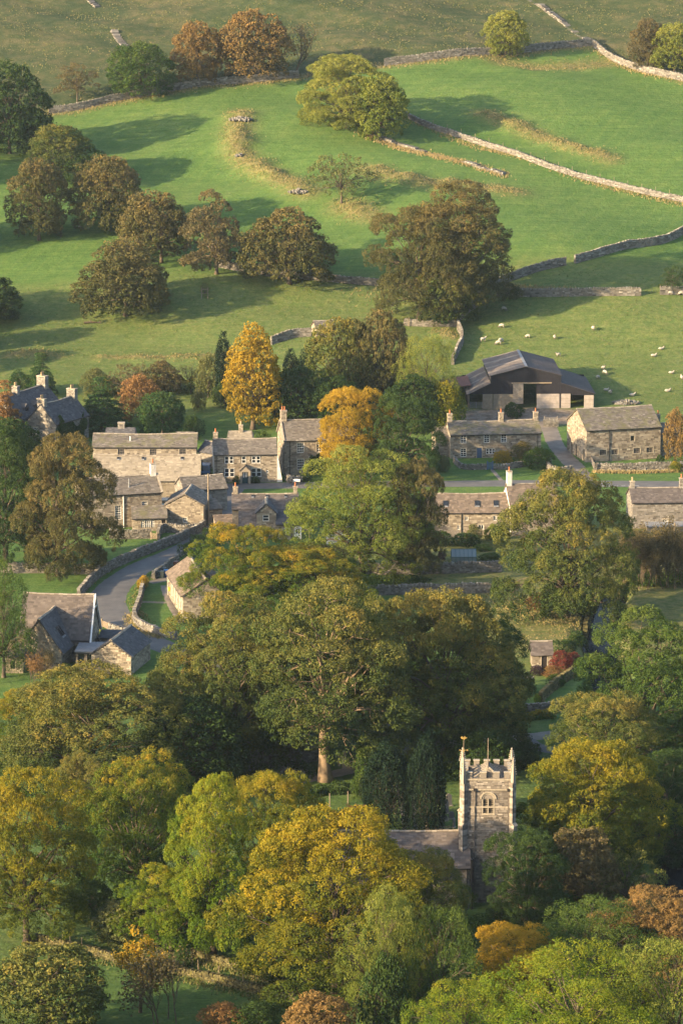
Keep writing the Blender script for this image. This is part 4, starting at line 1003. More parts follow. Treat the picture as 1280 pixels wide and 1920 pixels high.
def ivy(parent, s, f, x0, x1, z0, z1, n=900, seed=3, pal='dark', leaf=0.2):
    """a climber clothing part of a wall"""
    rng = np.random.default_rng(seed); o, U, N, w = s.frame(f); o, U, N = map(np.array, (o, U, N))
    a = rng.uniform(0, 1, (n * 2, 2)); ph = rng.uniform(0, 6, 3)
    top = 0.72 + 0.16 * np.sin(a[:, 0] * 7 + ph[0]) + 0.1 * np.sin(a[:, 0] * 17 + ph[1]); edge = 0.08 + 0.06 * np.sin(a[:, 1] * 11 + ph[2])
    a = a[(a[:, 1] < top) & (a[:, 0] > edge) & (a[:, 0] < 1 - edge)][:n]
    bulge = 0.08 + 0.28 * rng.random(len(a)) * (0.5 + 0.5 * np.sin(a[:, 0] * 12 + a[:, 1] * 9))
    P = o + U * (x0 + a[:, :1] * (x1 - x0)) + np.array([0, 0, 1.0]) * (z0 + a[:, 1:] * (z1 - z0)) + N * bulge[:, None]
    Nn = unit(N + rng.normal(size=(len(P), 3)) * 0.45 + np.array([0, 0, 0.4]))
    me = leaf_mesh('ivy', P, Nn, leaf * rng.uniform(0.6, 1.4, len(P)), rng, rng.random(len(P)), rng.random(len(P)), a[:, 1])
    return link('ivy', me, LEAF[pal], parent)

# ------------------------------------------------------------------ dry stone walls
def pts3(P): return np.array([[p[0], p[1], float(height(p[0], p[1]))] for p in P])
def dry_wall(name, label, px=None, h=1.35, thick=0.55, sl=0.42, sh=0.2, mat=None, seed=1, world=None, group='dry stone walls', ruin=0.0, cope=True, lift=0.0, cat='wall'):
    P = np.array([G(*p) for p in px]) if world is None else pts3(world)
    P = smooth_line(P[:, :2], 10); d = np.r_[0, np.cumsum(np.linalg.norm(np.diff(P, axis=0), axis=1))]; total = d[-1]
    rng = np.random.default_rng(seed); mat = mat or M_DRY
    def at(s):
        x = np.interp(s, d, P[:, 0]); y = np.interp(s, d, P[:, 1]); e = 0.4
        tx = np.interp(np.minimum(s + e, total), d, P[:, 0]) - np.interp(np.maximum(s - e, 0), d, P[:, 0]); ty = np.interp(np.minimum(s + e, total), d, P[:, 1]) - np.interp(np.maximum(s - e, 0), d, P[:, 1])
        T_ = np.stack([tx, ty, np.zeros_like(tx)], -1); T_ /= np.linalg.norm(T_, axis=-1, keepdims=True) + 1e-9
        return np.stack([x, y, height(x, y) + lift], -1), T_
    ph = rng.uniform(0, 6, 3)
    def top(s): return h * (1 - ruin * (0.5 + 0.5 * np.sin(s * 0.23 + ph[0])) - ruin * 0.5 * (0.5 + 0.5 * np.sin(s * 0.71 + ph[1]))) + 0.05 * np.sin(s * 0.9 + ph[2])
    o0 = P[0]; base = np.array([o0[0], o0[1], float(height(*o0))])
    t = empty(name, base); props(t, label, cat, group)
    C_, U_, S_, Tn = [], [], [], []; z = -0.25; first = True
    while z < h - 0.05:
        hh = sh * rng.uniform(0.8, 1.25); x = -rng.uniform(0, sl); ss, ls = [], []
        while x < total:
            l = sl * rng.uniform(0.5, 1.6); a, b = max(x, 0), min(x + l, total); x += l
            if b - a > 0.08: ss.append((a + b) / 2); ls.append(b - a)
        ss, ls = np.array(ss), np.array(ls); k = z + hh / 2 < top(ss) - 0.08; ss, ls = ss[k], ls[k]
        if len(ss):
            p, T_ = at(ss); Nn = np.stack([-T_[:, 1], T_[:, 0], np.zeros(len(ss))], -1)
            p[:, 2] += z + hh / 2; p += Nn * rng.normal(0, 0.025, (len(ss), 1))
            tk = thick * (1.12 - 0.28 * max(z, 0) / h) / 2
            C_.append(p); U_.append(T_); S_.append(np.stack([ls / 2 - 0.012, np.full(len(ss), tk) * rng.uniform(0.9, 1.1, len(ss)), np.full(len(ss), hh / 2 - 0.008)], -1)); Tn.append(np.clip(rng.normal(0.5, 0.22, len(ss)), 0.02, 1))
        z += hh
    if cope:
        ss = np.arange(0.1, total, 0.24) + rng.uniform(-0.05, 0.05, len(np.arange(0.1, total, 0.24))); p, T_ = at(ss); hh = rng.uniform(0.10, 0.22, len(ss))
        p[:, 2] += top(ss) - 0.06 + hh * 0.5
        ang = rng.normal(0, 0.22, len(ss)); T2 = T_ * np.cos(ang)[:, None] + np.array([0, 0, 1.0]) * np.sin(ang)[:, None]
        C_.append(p); U_.append(T2); S_.append(np.stack([np.full(len(ss), 0.10) * rng.uniform(0.7, 1.3, len(ss)), np.full(len(ss), thick * 0.42), hh], -1)); Tn.append(np.clip(rng.normal(0.6, 0.22, len(ss)), 0.02, 1))
    C_ = np.vstack(C_) - base; U_ = np.vstack(U_); S_ = np.vstack(S_); Tn = np.concatenate(Tn)
    Nn = unit(np.stack([-U_[:, 1], U_[:, 0], np.zeros(len(U_))], -1)); Z_ = np.cross(U_, Nn)
    mb = MB(); mb.boxes(C_, U_, Nn, Z_, S_, Tn, 0.16, rng)
    # hearting: a plain core so that no light leaks between the stones
    cs_ = np.arange(0, total + 0.8, 0.8); p, T_ = at(np.minimum(cs_, total)); Nn = np.stack([-T_[:, 1], T_[:, 0], np.zeros(len(p))], -1)
    tp = top(np.minimum(cs_, total)) - 0.2; p -= base; a = thick * 0.30
    V = np.stack([p - Nn * a - [0, 0, 0.4], p + Nn * a - [0, 0, 0.4], p + Nn * a + np.stack([0 * tp, 0 * tp, tp], -1), p - Nn * a + np.stack([0 * tp, 0 * tp, tp], -1)], 1)
    n = len(p); i = np.arange(n - 1)[:, None] * 4; j = np.arange(4)[None]; q = np.stack([i + j, i + 4 + j, i + 4 + (j + 1) % 4, i + (j + 1) % 4], -1).reshape(-1, 4)
    q = np.vstack([q, [[0, 1, 2, 3]], [[n * 4 - 1, n * 4 - 2, n * 4 - 3, n * 4 - 4]]])
    core = MB(); core.raw(V.reshape(-1, 3), q, None, 0.25); core.build('hearting', mat, t)
    w = mb.build('stonework', mat, t); w['kind'] = 'stuff'
    return t
# ------------------------------------------------------------------ the village houses
# cottage with the little porch, facing the green
h = House('cottage', 'three bay stone cottage with gabled porch and teal door', G(402, 905), R(3.5), 10.3, 7.0, 4.75, 1.95, wall=M_STONE, seed=101, faces='FLR', coping=False)
for x, z, w, hh in ((1.75, 3.2, 0.66, 1.15), (2.5, 3.2, 0.66, 1.15), (4.55, 3.2, 0.66, 1.15), (6.2, 3.2, 0.66, 1.15), (6.95, 3.2, 0.66, 1.15), (1.7, 0.95, 0.76, 1.4), (2.56, 0.95, 0.76, 1.4), (6.1, 0.95, 0.78, 1.4), (6.98, 0.95, 0.78, 1.4)):
    h.window('F', x, z, w, hh, 1, 2, jambs=False)
h.window('F', 8.6, 1.5, 0.35, 0.45, 1, 1, lintel=False)
h.chimney(0.35, 0.7, 0.6, 1.0, 1); h.finish((0.35,))
lw = MB(); lw.box(-0.10, 0.02, 0.05, 6.9, -0.3, 4.6); lw.prism([(-0.10, 0.05, 4.6), (-0.10, 6.9, 4.6), (-0.10, 3.5, 6.35)], (0.12, 0, 0)); lw.build('limewashed_gable', M_WHITEWASH, h.t)
bt = MB(); bt.prism([(10.35, -0.05, -0.3), (11.3, -0.05, -0.3), (10.5, -0.05, 4.4), (10.35, -0.05, 4.4)], (0, 0.5, 0)); bt.build('buttress', M_WHITEWASH, h.t)
pm = MB(); X0, X1, Yd = 4.15, 5.95, -1.35
for a, b in ((X0, X0 + 0.42), (X1 - 0.42, X1)): pm.box(a, b, Yd, -0.02, -0.3, 2.1, 0.6)
pm.box(X0 + 0.42, X1 - 0.42, Yd + 0.01, Yd + 0.3, 1.98, 2.1, 0.6); pm.prism([(X0, Yd, 2.102), (X1, Yd, 2.102), ((X0 + X1) / 2, Yd, 2.95)], (0, 1.3, 0), 0.6)
po = pm.build('porch', M_STONE, h.t)
pm = MB()
for sg in (-1, 1):
    xm = (X0 + X1) / 2; U = np.array([sg * 0.73, 0, -0.68]); N = np.array([sg * 0.68, 0, 0.73]); fill_slates(pm, np.array([xm + sg * 1.08, Yd - 0.12, 2.06]) if sg == -1 else np.array([xm + sg * 1.08, -0.02, 2.06]), (0, -sg, 0), -U, N, 1.4, 1.42, h.rng, 0.4, 0.25)
x = pm.build('porch_roof', M_SLATE, po); x['kind'] = 'stuff'
pm = MB(); 
for i in range(4): pm.box(4.6 + i * 0.225, 4.815 + i * 0.225, Yd + 0.5, Yd + 0.55 + 0.004 * (i % 2), 0.02, 1.96)
dd = pm.build('door', M_TEAL, h.t)
for a in (4.72, 5.12):
    pm = MB(); pm.box(a, a + 0.22, Yd + 0.47, Yd + 0.495, 1.0, 1.85); pm.build('pane', M_WHITE, dd)

# tall gabled house
h = House('tall_house', 'tall two storey house with sunlit gable and twin chimney pots', G(533, 892), R(9), 11.5, 8.0, 6.0, 2.75, wall=M_STONE, seed=102, faces='FL', coping=True)
for x in (2.2, 5.45, 8.4):
    for z, hh in ((3.85, 1.65), (1.0, 1.75)): h.window('F', x, z, 1.1, hh, 3, 4)
h.window('L', 5.9, 4.6, 0.35, 0.8, 1, 2, lintel=False)
h.chimney(0.45, 0.95, 1.05, 1.5, 2, base=1.0); h.finish((0.9,)); ivy(h.t, h, 'F', 4.0, 8.2, 0.2, 4.0, 2600, 5)
h.door('F', 6.9, 1.0, 2.1, M_DOORDARK)

# long row with three windows, and the broad roof in front of it
h = House('long_row', 'long two storey row with mossy roof and three windows', G(175, 911), 0, 17.0, 7.0, 6.55, 1.55, wall=M_STONE, roof=M_SLATEMOSS, seed=103, faces='F')
for x in (4.15, 9.4, 14.25): h.window('F', x, 5.05, 1.05, 1.1, 4, 3, M_GREYWOOD)
h.finish(())
v = MB(); v.tube([(6.1, 1.6, 7.0), (6.1, 1.6, 8.0)], 0.09, 7); v.build('vent_pipe', M_WHITE, h.t)
h = House('broad_roofed_barn', 'broad pale stone slate roof before the long row', G(176, 937), 0, 17.1, 9.0, 3.2, 3.3, wall=M_STONE, roof=M_SLATEPALE, seed=104, faces='F', cat='barn', core=M_MORTAR)
for x in (3.6, 7.6, 13.9): h.skylight(x, 4.6, 0.45, 0.4)
h.opening('F', 10.4, 1.3, -0.6, 2.9)
h.finish(())

# house with the tall arched window and its lean-to porch
pr = G(304, 985); a = R(15); p0 = pr - np.array([math.cos(a), math.sin(a), 0]) * 12.5
h = House('chapel_house', 'stone house with tall round headed window and white chimney', p0, a, 12.5, 7.2, 5.35, 2.1, wall=M_STONE, seed=105, faces='FR', coping=True)
h.window('F', 9.35, 2.75, 0.85, 1.15, 3, 4); h.window('F', 5.1, 1.3, 0.95, 2.2, 3, 6)
h.chimney(11.9, 0.8, 1.0, 1.7, 1, mat=M_WHITEWASH, base=0.8); h.finish(())
v = MB(); v.tube([(6.4, -0.1, 5.3), (6.4, -0.1, 0.0)], 0.07, 7); v.build('downpipe', M_WHITE, h.t)
v = MB(); v.tube([(7.6, 1.3, 5.9), (7.6, 1.3, 7.4)], 0.10, 8); v.lathe([(0.3, 0), (0.12, 0.25)], (7.6, 1.3, 5.95), 8); v.build('flue', M_LEAD, h.t)
h = House('lean_to', 'lean-to porch with three white windows against the stone house', G(249, 996), R(5), 5.3, 2.9, 2.05, 1.35, wall=M_STONE, roof=M_SLATEMOSS, seed=106, faces='FL', lean=True, cat='porch')
for x, w, n in ((1.35, 0.5, 2), (1.93, 0.85, 3), (2.86, 0.5, 2)): h.window('F', x, 0.45, w, 1.25, n, 4, lintel=False)
h.door('F', 4.5, 0.62, 1.75, M_DOORDARK); h.finish(())

# stone barn with gable to the viewer, barn behind, and the low shed on its flank
h = House('gable_barn', 'stone barn with its gable end and one tiny white window', G(382, 991), R(84), 7.6, 5.9, 3.75, 1.6, wall=M_STONE, seed=107, faces='LF', slates='FB', cat='barn', sh=0.22)
h.window('L', 2.7, 0.9, 0.62, 0.8, 2, 2); h.finish()
a = R(19); pr = G(426, 957); p0 = pr - np.array([math.cos(a), math.sin(a), 0]) * 7.0
h = House('rear_barn', 'stone barn with rough slate roof behind the gable barn', p0, a, 7.0, 5.4, 3.7, 1.65, wall=M_STONEG, seed=108, faces='FLR', cat='barn'); h.finish(())
h = House('side_shed', 'low stone shed on the right flank of the gable barn', G(390, 984), R(24), 2.4, 3.2, 2.4, 1.0, wall=M_STONE, seed=109, faces='FR', lean=True, cat='shed'); h.finish()

# old mansion at the left edge
h = House('ivy_house', 'ivy clad house with four chimney pots on its lit gable', G(106, 842), R(60), 10.0, 6.2, 4.4, 3.2, wall=M_STONEG, roof=M_SLATEBLUE, seed=110, faces='LF')
h.window('L', 1.4, 2.2, 1.0, 1.2, 3, 3); h.chimney(0.5, 0.75, 1.5, 0.9, 4, M_POTBUFF, base=1.2, y=3.2)
h.chimney(9.6, 0.9, 1.7, 1.2, 4, M_POTBUFF, base=1.0); h.finish(()); ivy(h.t, h, 'F', -0.4, 9.8, 0.2, 6.0, 6500, 8, leaf=0.24)
h = House('gabled_house', 'dark roofed house with dormers behind the left edge tree', G(36, 838), R(60), 14, 8.0, 4.8, 3.8, wall=M_STONEG, roof=M_SLATEBLUE, seed=111, faces='LF', slates='FB')
h.chimney(13.2, 1.0, 1.8, 1.5, 3, M_POTBUFF, base=1.0); h.chimney(5.0, 0.8, 1.2, 0.9, 2, M_POTBUFF, base=1.0)
for x in (2.0, 4.2): h.window('F', x, 2.2, 0.9, 1.5, 2, 3)
h.finish(())
for x in (3.2, 6.4):
    d = MB(); d.box(x, x + 1.3, 0.9, 2.6, 5.3, 6.3); d.prism([(x - 0.1, 0.8, 6.302), (x + 1.4, 0.8, 6.302), (x + 0.65, 0.8, 6.95)], (0, 2.2, 0)); o = d.build('dormer', M_SLATEBLUE, h.t)
    d = MB(); d.box(x + 0.25, x + 1.05, 0.84, 0.897, 5.5, 6.2); d.build('pane', M_GLASS, o)

# hipped roofs showing over the long row and the cottage
h = House('hip_roof_house', 'dark pyramid roof with square chimney behind the long row', G(198, 878), 0, 5.0, 5.0, 4.6, 1.9, wall=M_STONEG, roof=M_SLATEBLUE, seed=112, faces='F', hip=True)
h.chimney(2.6, 1.1, 0.9, 0.9, 0, y=2.7, base=0.4); h.finish()
h = House('hip_roof_shed', 'small pyramid roof with mossy hip behind the long row right end', G(330, 876), 0, 3.2, 3.2, 4.4, 1.4, wall=M_STONEG, roof=M_SLATEMOSS, seed=113, faces='F', hip=True, cat='shed'); h.finish()
h = House('yard_shed', 'dark roofed shed between the long row and the cottage', G(372, 874), R(-38), 3.4, 4.0, 2.6, 1.5, wall=M_STONEG, roof=M_SLATEBLUE, seed=114, faces='FL', cat='shed'); h.finish()
h = House('rear_house', 'hipped grey roof with one chimney behind the porch cottage', G(428, 872), 0, 4.0, 5.0, 4.2, 1.2, wall=M_STONE, roof=M_SLATEPALE, seed=115, faces='F', hip=True)
h.chimney(2.1, 0.7, 0.6, 1.1, 1, M_POTBUFF, y=2.3, base=0.3); h.finish()

# cottage group below the road, brown roof
h = House('brown_roofed_cottage', 'brown slated cottage below the road with two end chimneys', G(436, 1003), R(1), 10.1, 6.8, 4.1, 1.7, wall=M_STONE, roof=M_SLATEBRN, seed=116, faces='FL')
h.chimney(0.45, 0.7, 0.6, 1.0, 1); h.chimney(9.7, 0.6, 0.6, 1.0, 1)
for x in (2.9, 5.1, 8.0): h.skylight(x, 2.9, 0.42, 0.4)
h.finish(())
p = G(436, 1003)
h = House('catslide', 'brown catslide roof lean-to on the front of the brown cottage', p + np.array([1.15, -2.9, 0]), R(1), 2.8, 2.85, 2.1, 1.9, wall=M_STONE, roof=M_SLATEBRN, seed=117, faces='FL', lean=True, cat='lean-to'); h.finish()
h = House('gabled_wing', 'gable fronted wing with one white window below the brown roof', p + np.array([6.75, -2.6, 0]), R(91), 4.6, 2.95, 4.1, 1.35, wall=M_STONE, roof=M_SLATEBLUE, seed=118, faces='LF', slates='FB', cat='house', coping=False)
h.window('L', 0.95, 2.75, 0.9, 0.95, 1, 2); h.finish()
h = House('kitchen_extension', 'low extension with white half glazed door beside a window', p + np.array([6.85, -3.4, 0]), R(1), 3.8, 3.35, 2.45, 1.5, wall=M_STONE, roof=M_SLATEBLUE, seed=119, faces='FR', lean=True, cat='house')
h.window('F', 0.95, 0.85, 0.95, 0.9, 2, 2); d = h.door('F', 2.85, 0.8, 1.85, M_WHITE, frame=M_WHITE, lights='glass'); h.finish((2.25,))
h = House('outhouse', 'low tan roofed outhouse left of the brown cottage', G(408, 1003), R(12), 3.6, 3.4, 1.3, 1.1, wall=M_STONE, roof=M_SLATERED, seed=120, faces='FL', lean=True, cat='shed'); h.finish()
h = House('garden_house', 'small pale building half hidden behind the big ash', G(612, 1020), R(4), 3.4, 3.5, 2.3, 1.0, wall=M_WHITEWASH, roof=M_SLATE, seed=121, faces='F', cat='shed'); h.window('F', 0.5, 0.9, 0.8, 1.0, 2, 2); h.finish()

# terrace right of the ash
h = House('rooflight_cottage', 'long low cottage with three rooflights and tan slates', G(800, 1004), R(1), 12.4, 7.0, 3.65, 2.25, wall=M_STONE, roof=M_SLATERED, seed=122, faces='F')
for x in (2.5, 7.4, 10.3): h.skylight(x, 1.3, 0.75, 1.1)
for x, z, w, hh in ((5.85, 2.35, 0.45, 0.6), (7.95, 0.95, 0.75, 0.7), (10.2, 2.3, 0.5, 0.75), (4.65, 0.9, 0.4, 0.7)): h.window('F', x, z, w, hh, 2, 1)
h.finish((5.3,))
f = MB()
for i in range(9): f.box(1.7 + i * 0.36, 2.03 + i * 0.36, -1.6, -1.55, 0.0, 1.15)
f.box(1.7, 4.93, -1.55, -1.50, 0.9, 1.0); f.build('yard_screen', M_GREYWOOD, h.t)
h = House('white_gable_house', 'house whose bright limewashed gable carries a tall chimney', G(957, 1004), R(9), 7.5, 7.4, 4.2, 3.1, wall=M_STONE, roof=M_SLATERED, seed=123, faces='F')
h.chimney(0.42, 0.72, 0.8, 2.0, 1, mat=M_WHITEWASH, base=0.8); h.chimney(7.1, 0.6, 0.7, 0.8, 1, base=0.8); h.finish(())
lw = MB(); lw.box(-0.06, 0.125, 0.03, 7.37, -0.3, 4.05); lw.prism([(-0.06, 0.03, 4.052), (-0.06, 7.37, 4.052), (-0.06, 3.7, 7.05)], (0.185, 0, 0)); lw.build('limewashed_gable', M_WHITEWASH, h.t)
h = House('right_edge_cottage', 'cottage at the right edge below the road, brown roof', G(1184, 991), R(3.5), 12.5, 6.6, 4.15, 1.7, wall=M_STONEG, roof=M_SLATEBRN, seed=124, faces='FL')
h.window('F', 4.8, 0.45, 0.8, 0.9, 3, 3); h.chimney(0.4, 0.65, 0.7, 0.9, 1, M_POTBUFF); h.chimney(8.1, 0.6, 0.7, 1.3, 1); h.finish(())
h = House('conservatory', 'pale flat conservatory roof at the right edge cottage', G(1212, 999), R(3.5), 8.5, 1.9, 0.95, 0.3, wall=M_STONE, roof=M_LEAD, seed=125, faces='F', lean=True, cat='conservatory', z0=-0.3); h.finish()

# farmhouse with its left annexe
h = House('farmhouse', 'long farmhouse with three chimneys and a blue door', G(844, 860), R(7), 15.6, 6.6, 4.15, 1.7, wall=M_STONE, roof=M_SLATEMOSS, seed=126, faces='FLR')
for x in (1.75, 5.75, 8.7): h.window('F', x, 2.65, 0.95, 1.3, 2, 4)
h.window('F', 1.75, 0.3, 0.95, 1.4, 2, 4)
for i in range(3): h.window('F', 6.15 + i * 0.53, 0.65, 0.45, 0.95, 1, 2, jambs=False)
h.door('F', 4.55, 0.85, 1.8, M_BLUE)
for x in (0.35, 9.2, 15.2): h.chimney(x, 0.75, 0.8, 1.25, 1, base=0.9)
h.finish((15.0,))
h = House('farm_annexe', 'lower annexe on the left end of the long farmhouse', G(818, 857), R(7), 2.35, 5.6, 3.1, 1.5, wall=M_STONE, roof=M_SLATE, seed=127, faces='FL'); h.finish()

# big stone barn
h = House('field_stone_barn', 'big stone barn with mossy roof and sunlit gable', G(1098, 867), R(15), 13.3, 10.2, 5.55, 2.75, wall=M_STONE, roof=M_SLATEMOSS, seed=128, faces='FL', cat='barn', sl=0.55, sh=0.26)
for x in (2.4, 4.5, 8.5, 10.8): h.window('F', x, 1.15, 1.15, 0.85, 4, 3, M_GREYWOOD)
h.window('F', 7.9, 3.3, 0.7, 0.9, 1, 1, M_STONE); h.door('L', 8.6, 0.75, 2.1); h.door('L', 4.4, 0.9, 2.2); h.door('L', 2.2, 0.8, 2.1); h.window('L', 5.0, 4.4, 0.5, 0.9, 1, 1, M_GREYWOOD)
h.window('L', 0.7, 1.3, 0.3, 1.2, 1, 1, M_GREYWOOD, lintel=False)
h.finish((4.05,))
h = House('barn_cottage', 'narrow cottage with orange pot joined to the big stone barn', G(1236, 856), R(12), 4.0, 5.0, 4.1, 1.2, wall=M_STONEG, roof=M_SLATE, seed=129, faces='FR')
h.window('F', 1.0, 2.3, 0.8, 1.1, 2, 4); h.window('F', 1.4, 0.3, 0.8, 1.2, 2, 4); h.chimney(0.3, 0.6, 0.7, 1.5, 1, base=0.6); h.finish()

# steep roofed house beside the lane
h = House('steep_roofed_house', 'steep slated house with white bargeboards beside the lane', G(38, 1238), R(-6), 9.3, 7.8, 3.1, 5.2, wall=M_STONE, roof=M_SLATEBRN, seed=130, faces='FR', slates='F', over=0.35)
h.finish(())
for sg, e in ((1, 0.0), (-1, 7.8)):
    b = MB(); b.bar((9.52, 3.9, 8.38), (9.52, e - sg * 0.45, 2.45), 0.09, 0.28, up=(1, 0, 0)); b.build('bargeboard', M_WHITE, h.t)
b = MB(); b.bar((9.52, 2.9, 6.6), (9.52, 4.9, 6.6), 0.08, 0.16); b.build('collar_beam', M_WHITE, h.t)
h = House('cross_wing', 'cross wing gable of the steep roofed house with rooflight', G(116, 1258), R(78), 8.4, 6.0, 2.7, 4.1, wall=M_STONE, roof=M_SLATEBLUE, seed=131, faces='LF', slates='FB', over=0.3)
h.window('L', 2.2, 0.5, 1.6, 1.1, 3, 2, M_GREYWOOD); h.skylight(3.0, 1.4, 0.6, 1.5); h.skylight(3.7, 1.4, 0.6, 1.5)
h.finish()
for e in (-0.40, 6.40):
    b = MB(); sg = 1 if e < 0 else -1
    b.bar((8.2, 3.0, 6.95), (5.3, e, 2.55), 0.10, 0.20, up=(1, 0, 0)); b.build('flashing', M_WHITE, h.t)
h = House('flat_link', 'flat lead roofed link between the wing and the outbuilding', G(143, 1257), R(-4), 4.1, 4.6, 2.55, 0.12, wall=M_STONE, roof=M_LEAD, seed=132, faces='F', lean=True, core=M_DOORDARK, cat='house')
h.window('F', 0.25, 0.95, 0.9, 1.35, 1, 1, M_TIMBER, lintel=False); h.window('F', 1.5, 0.95, 1.25, 1.35, 2, 1, M_BLACK, lintel=False); h.finish(())
h = House('glazed_hall', 'dark flat roofed hall behind the flat link', G(186, 1226), R(-4), 3.6, 4.0, 2.2, 0.1, wall=M_STONEG, roof=M_SLATEBLUE, seed=133, faces='FR', lean=True, cat='house'); h.finish()
h = House('outbuilding', 'slate roofed outbuilding with gable toward the wood', G(246, 1266), R(76), 8.6, 5.4, 2.6, 1.9, wall=M_STONE, roof=M_SLATEBLUE, seed=134, faces='LF', slates='FB', cat='shed'); h.finish()
h = House('entrance_porch', 'small hipped porch left of the cross wing', G(8, 1262), R(-4), 2.6, 2.6, 2.3, 0.9, wall=M_STONE, roof=M_SLATE, seed=135, faces='F', hip=True, cat='porch'); h.window('F', 0.9, 0.6, 0.6, 1.1, 2, 2, M_BLACK); h.finish()

# small hall on the right of the lane
h = House('village_hall', 'small hall with sunlit side of tall white windows', G(314, 1114), R(-79), 15.2, 6.6, 3.3, 2.2, wall=M_STONE, roof=M_SLATERED, seed=136, faces='FR', cat='hall')
for x in (4.2, 6.6, 9.0, 11.4, 13.2): h.window('F', x, 0.7, 0.95, 2.0, 2, 4)
h.door('F', 1.2, 1.0, 2.2, M_DOORDARK); h.finish(())
b = MB(); b.box(2.6, 3.0, -0.25, -0.03, 1.1, 1.7); b.build('post_box', plain_mat('yellow_paint', (0.55, 0.36, 0.03)), h.t)

# garden shed, dark outbuilding, field barn
h = House('garden_shed', 'tiny stone shed with brown door below the meadow', G(996, 1252), R(3), 2.75, 3.0, 1.85, 1.35, wall=M_STONE, roof=M_SLATEBRN, seed=137, faces='FR', cat='shed', sl=0.36, sh=0.17); h.door('F', 1.3, 0.72, 1.55); h.finish()
h = House('garden_store', 'shaded stone store beside the garden table', G(948, 1306), R(3), 2.3, 2.6, 2.2, 0.35, wall=M_STONEG, roof=M_SLATEBLUE, seed=138, faces='FR', lean=True, cat='shed'); h.finish()
h = House('field_barn', 'tiny field barn peeping over the trees by the pasture wall', G(593, 634), R(14), 3.6, 4.0, 1.9, 1.1, wall=M_STONE, roof=M_SLATE, seed=139, faces='FL', cat='barn'); h.finish()
# ------------------------------------------------------------------ steel farm barn
def corrugated(name, c0, var=0.2, per=22.0):
    m, nt, out = new_mat(name); co = coords(nt); sp = nd(nt, 'ShaderNodeSeparateXYZ'); nt.links.new(co, sp.inputs[0])
    n = noise(nt, 0.8, 5, 0.6, co)
    k = ramp(nt, [(0.25, (1 - var,) * 3), (0.75, (1 + var,) * 3)], n).outputs[0]
    streak = nd(nt, 'ShaderNodeMapping'); streak.inputs['Scale'].default_value = (4.0, 0.25, 0.25); nt.links.new(co, streak.inputs[0])
    n2 = noise(nt, 1.2, 4, 0.6, streak.outputs[0])
    c = mixc(nt, 1.0, c0, k, 'MULTIPLY'); c = mixc(nt, 0.35, c, ramp(nt, [(0.35, (0.55,) * 3), (0.65, (1.1,) * 3)], n2).outputs[0], 'MULTIPLY')
    w = math_n(nt, 'SINE', math_n(nt, 'MULTIPLY', sp.outputs[0], per * 2))
    principled(nt, out, c, 0.7, bump(nt, w, 0.6, 0.03), 0.10); return m
M_SHEET = corrugated('roof_sheet_grey', (0.080, 0.068, 0.068)); M_SHEETWARM = corrugated('roof_sheet_warm', (0.150, 0.126, 0.112)); M_SHEETLIGHT = corrugated('roof_sheet_translucent', (0.24, 0.205, 0.175))
M_CLAD = corrugated('cladding_slate_blue', (0.022, 0.021, 0.027)); M_CONC = plain_mat('concrete_panel', (0.34, 0.295, 0.26), 0.9, 0.35, 1.2, 0.15)
M_RUST = corrugated('roof_sheet_rust', (0.20, 0.095, 0.075))

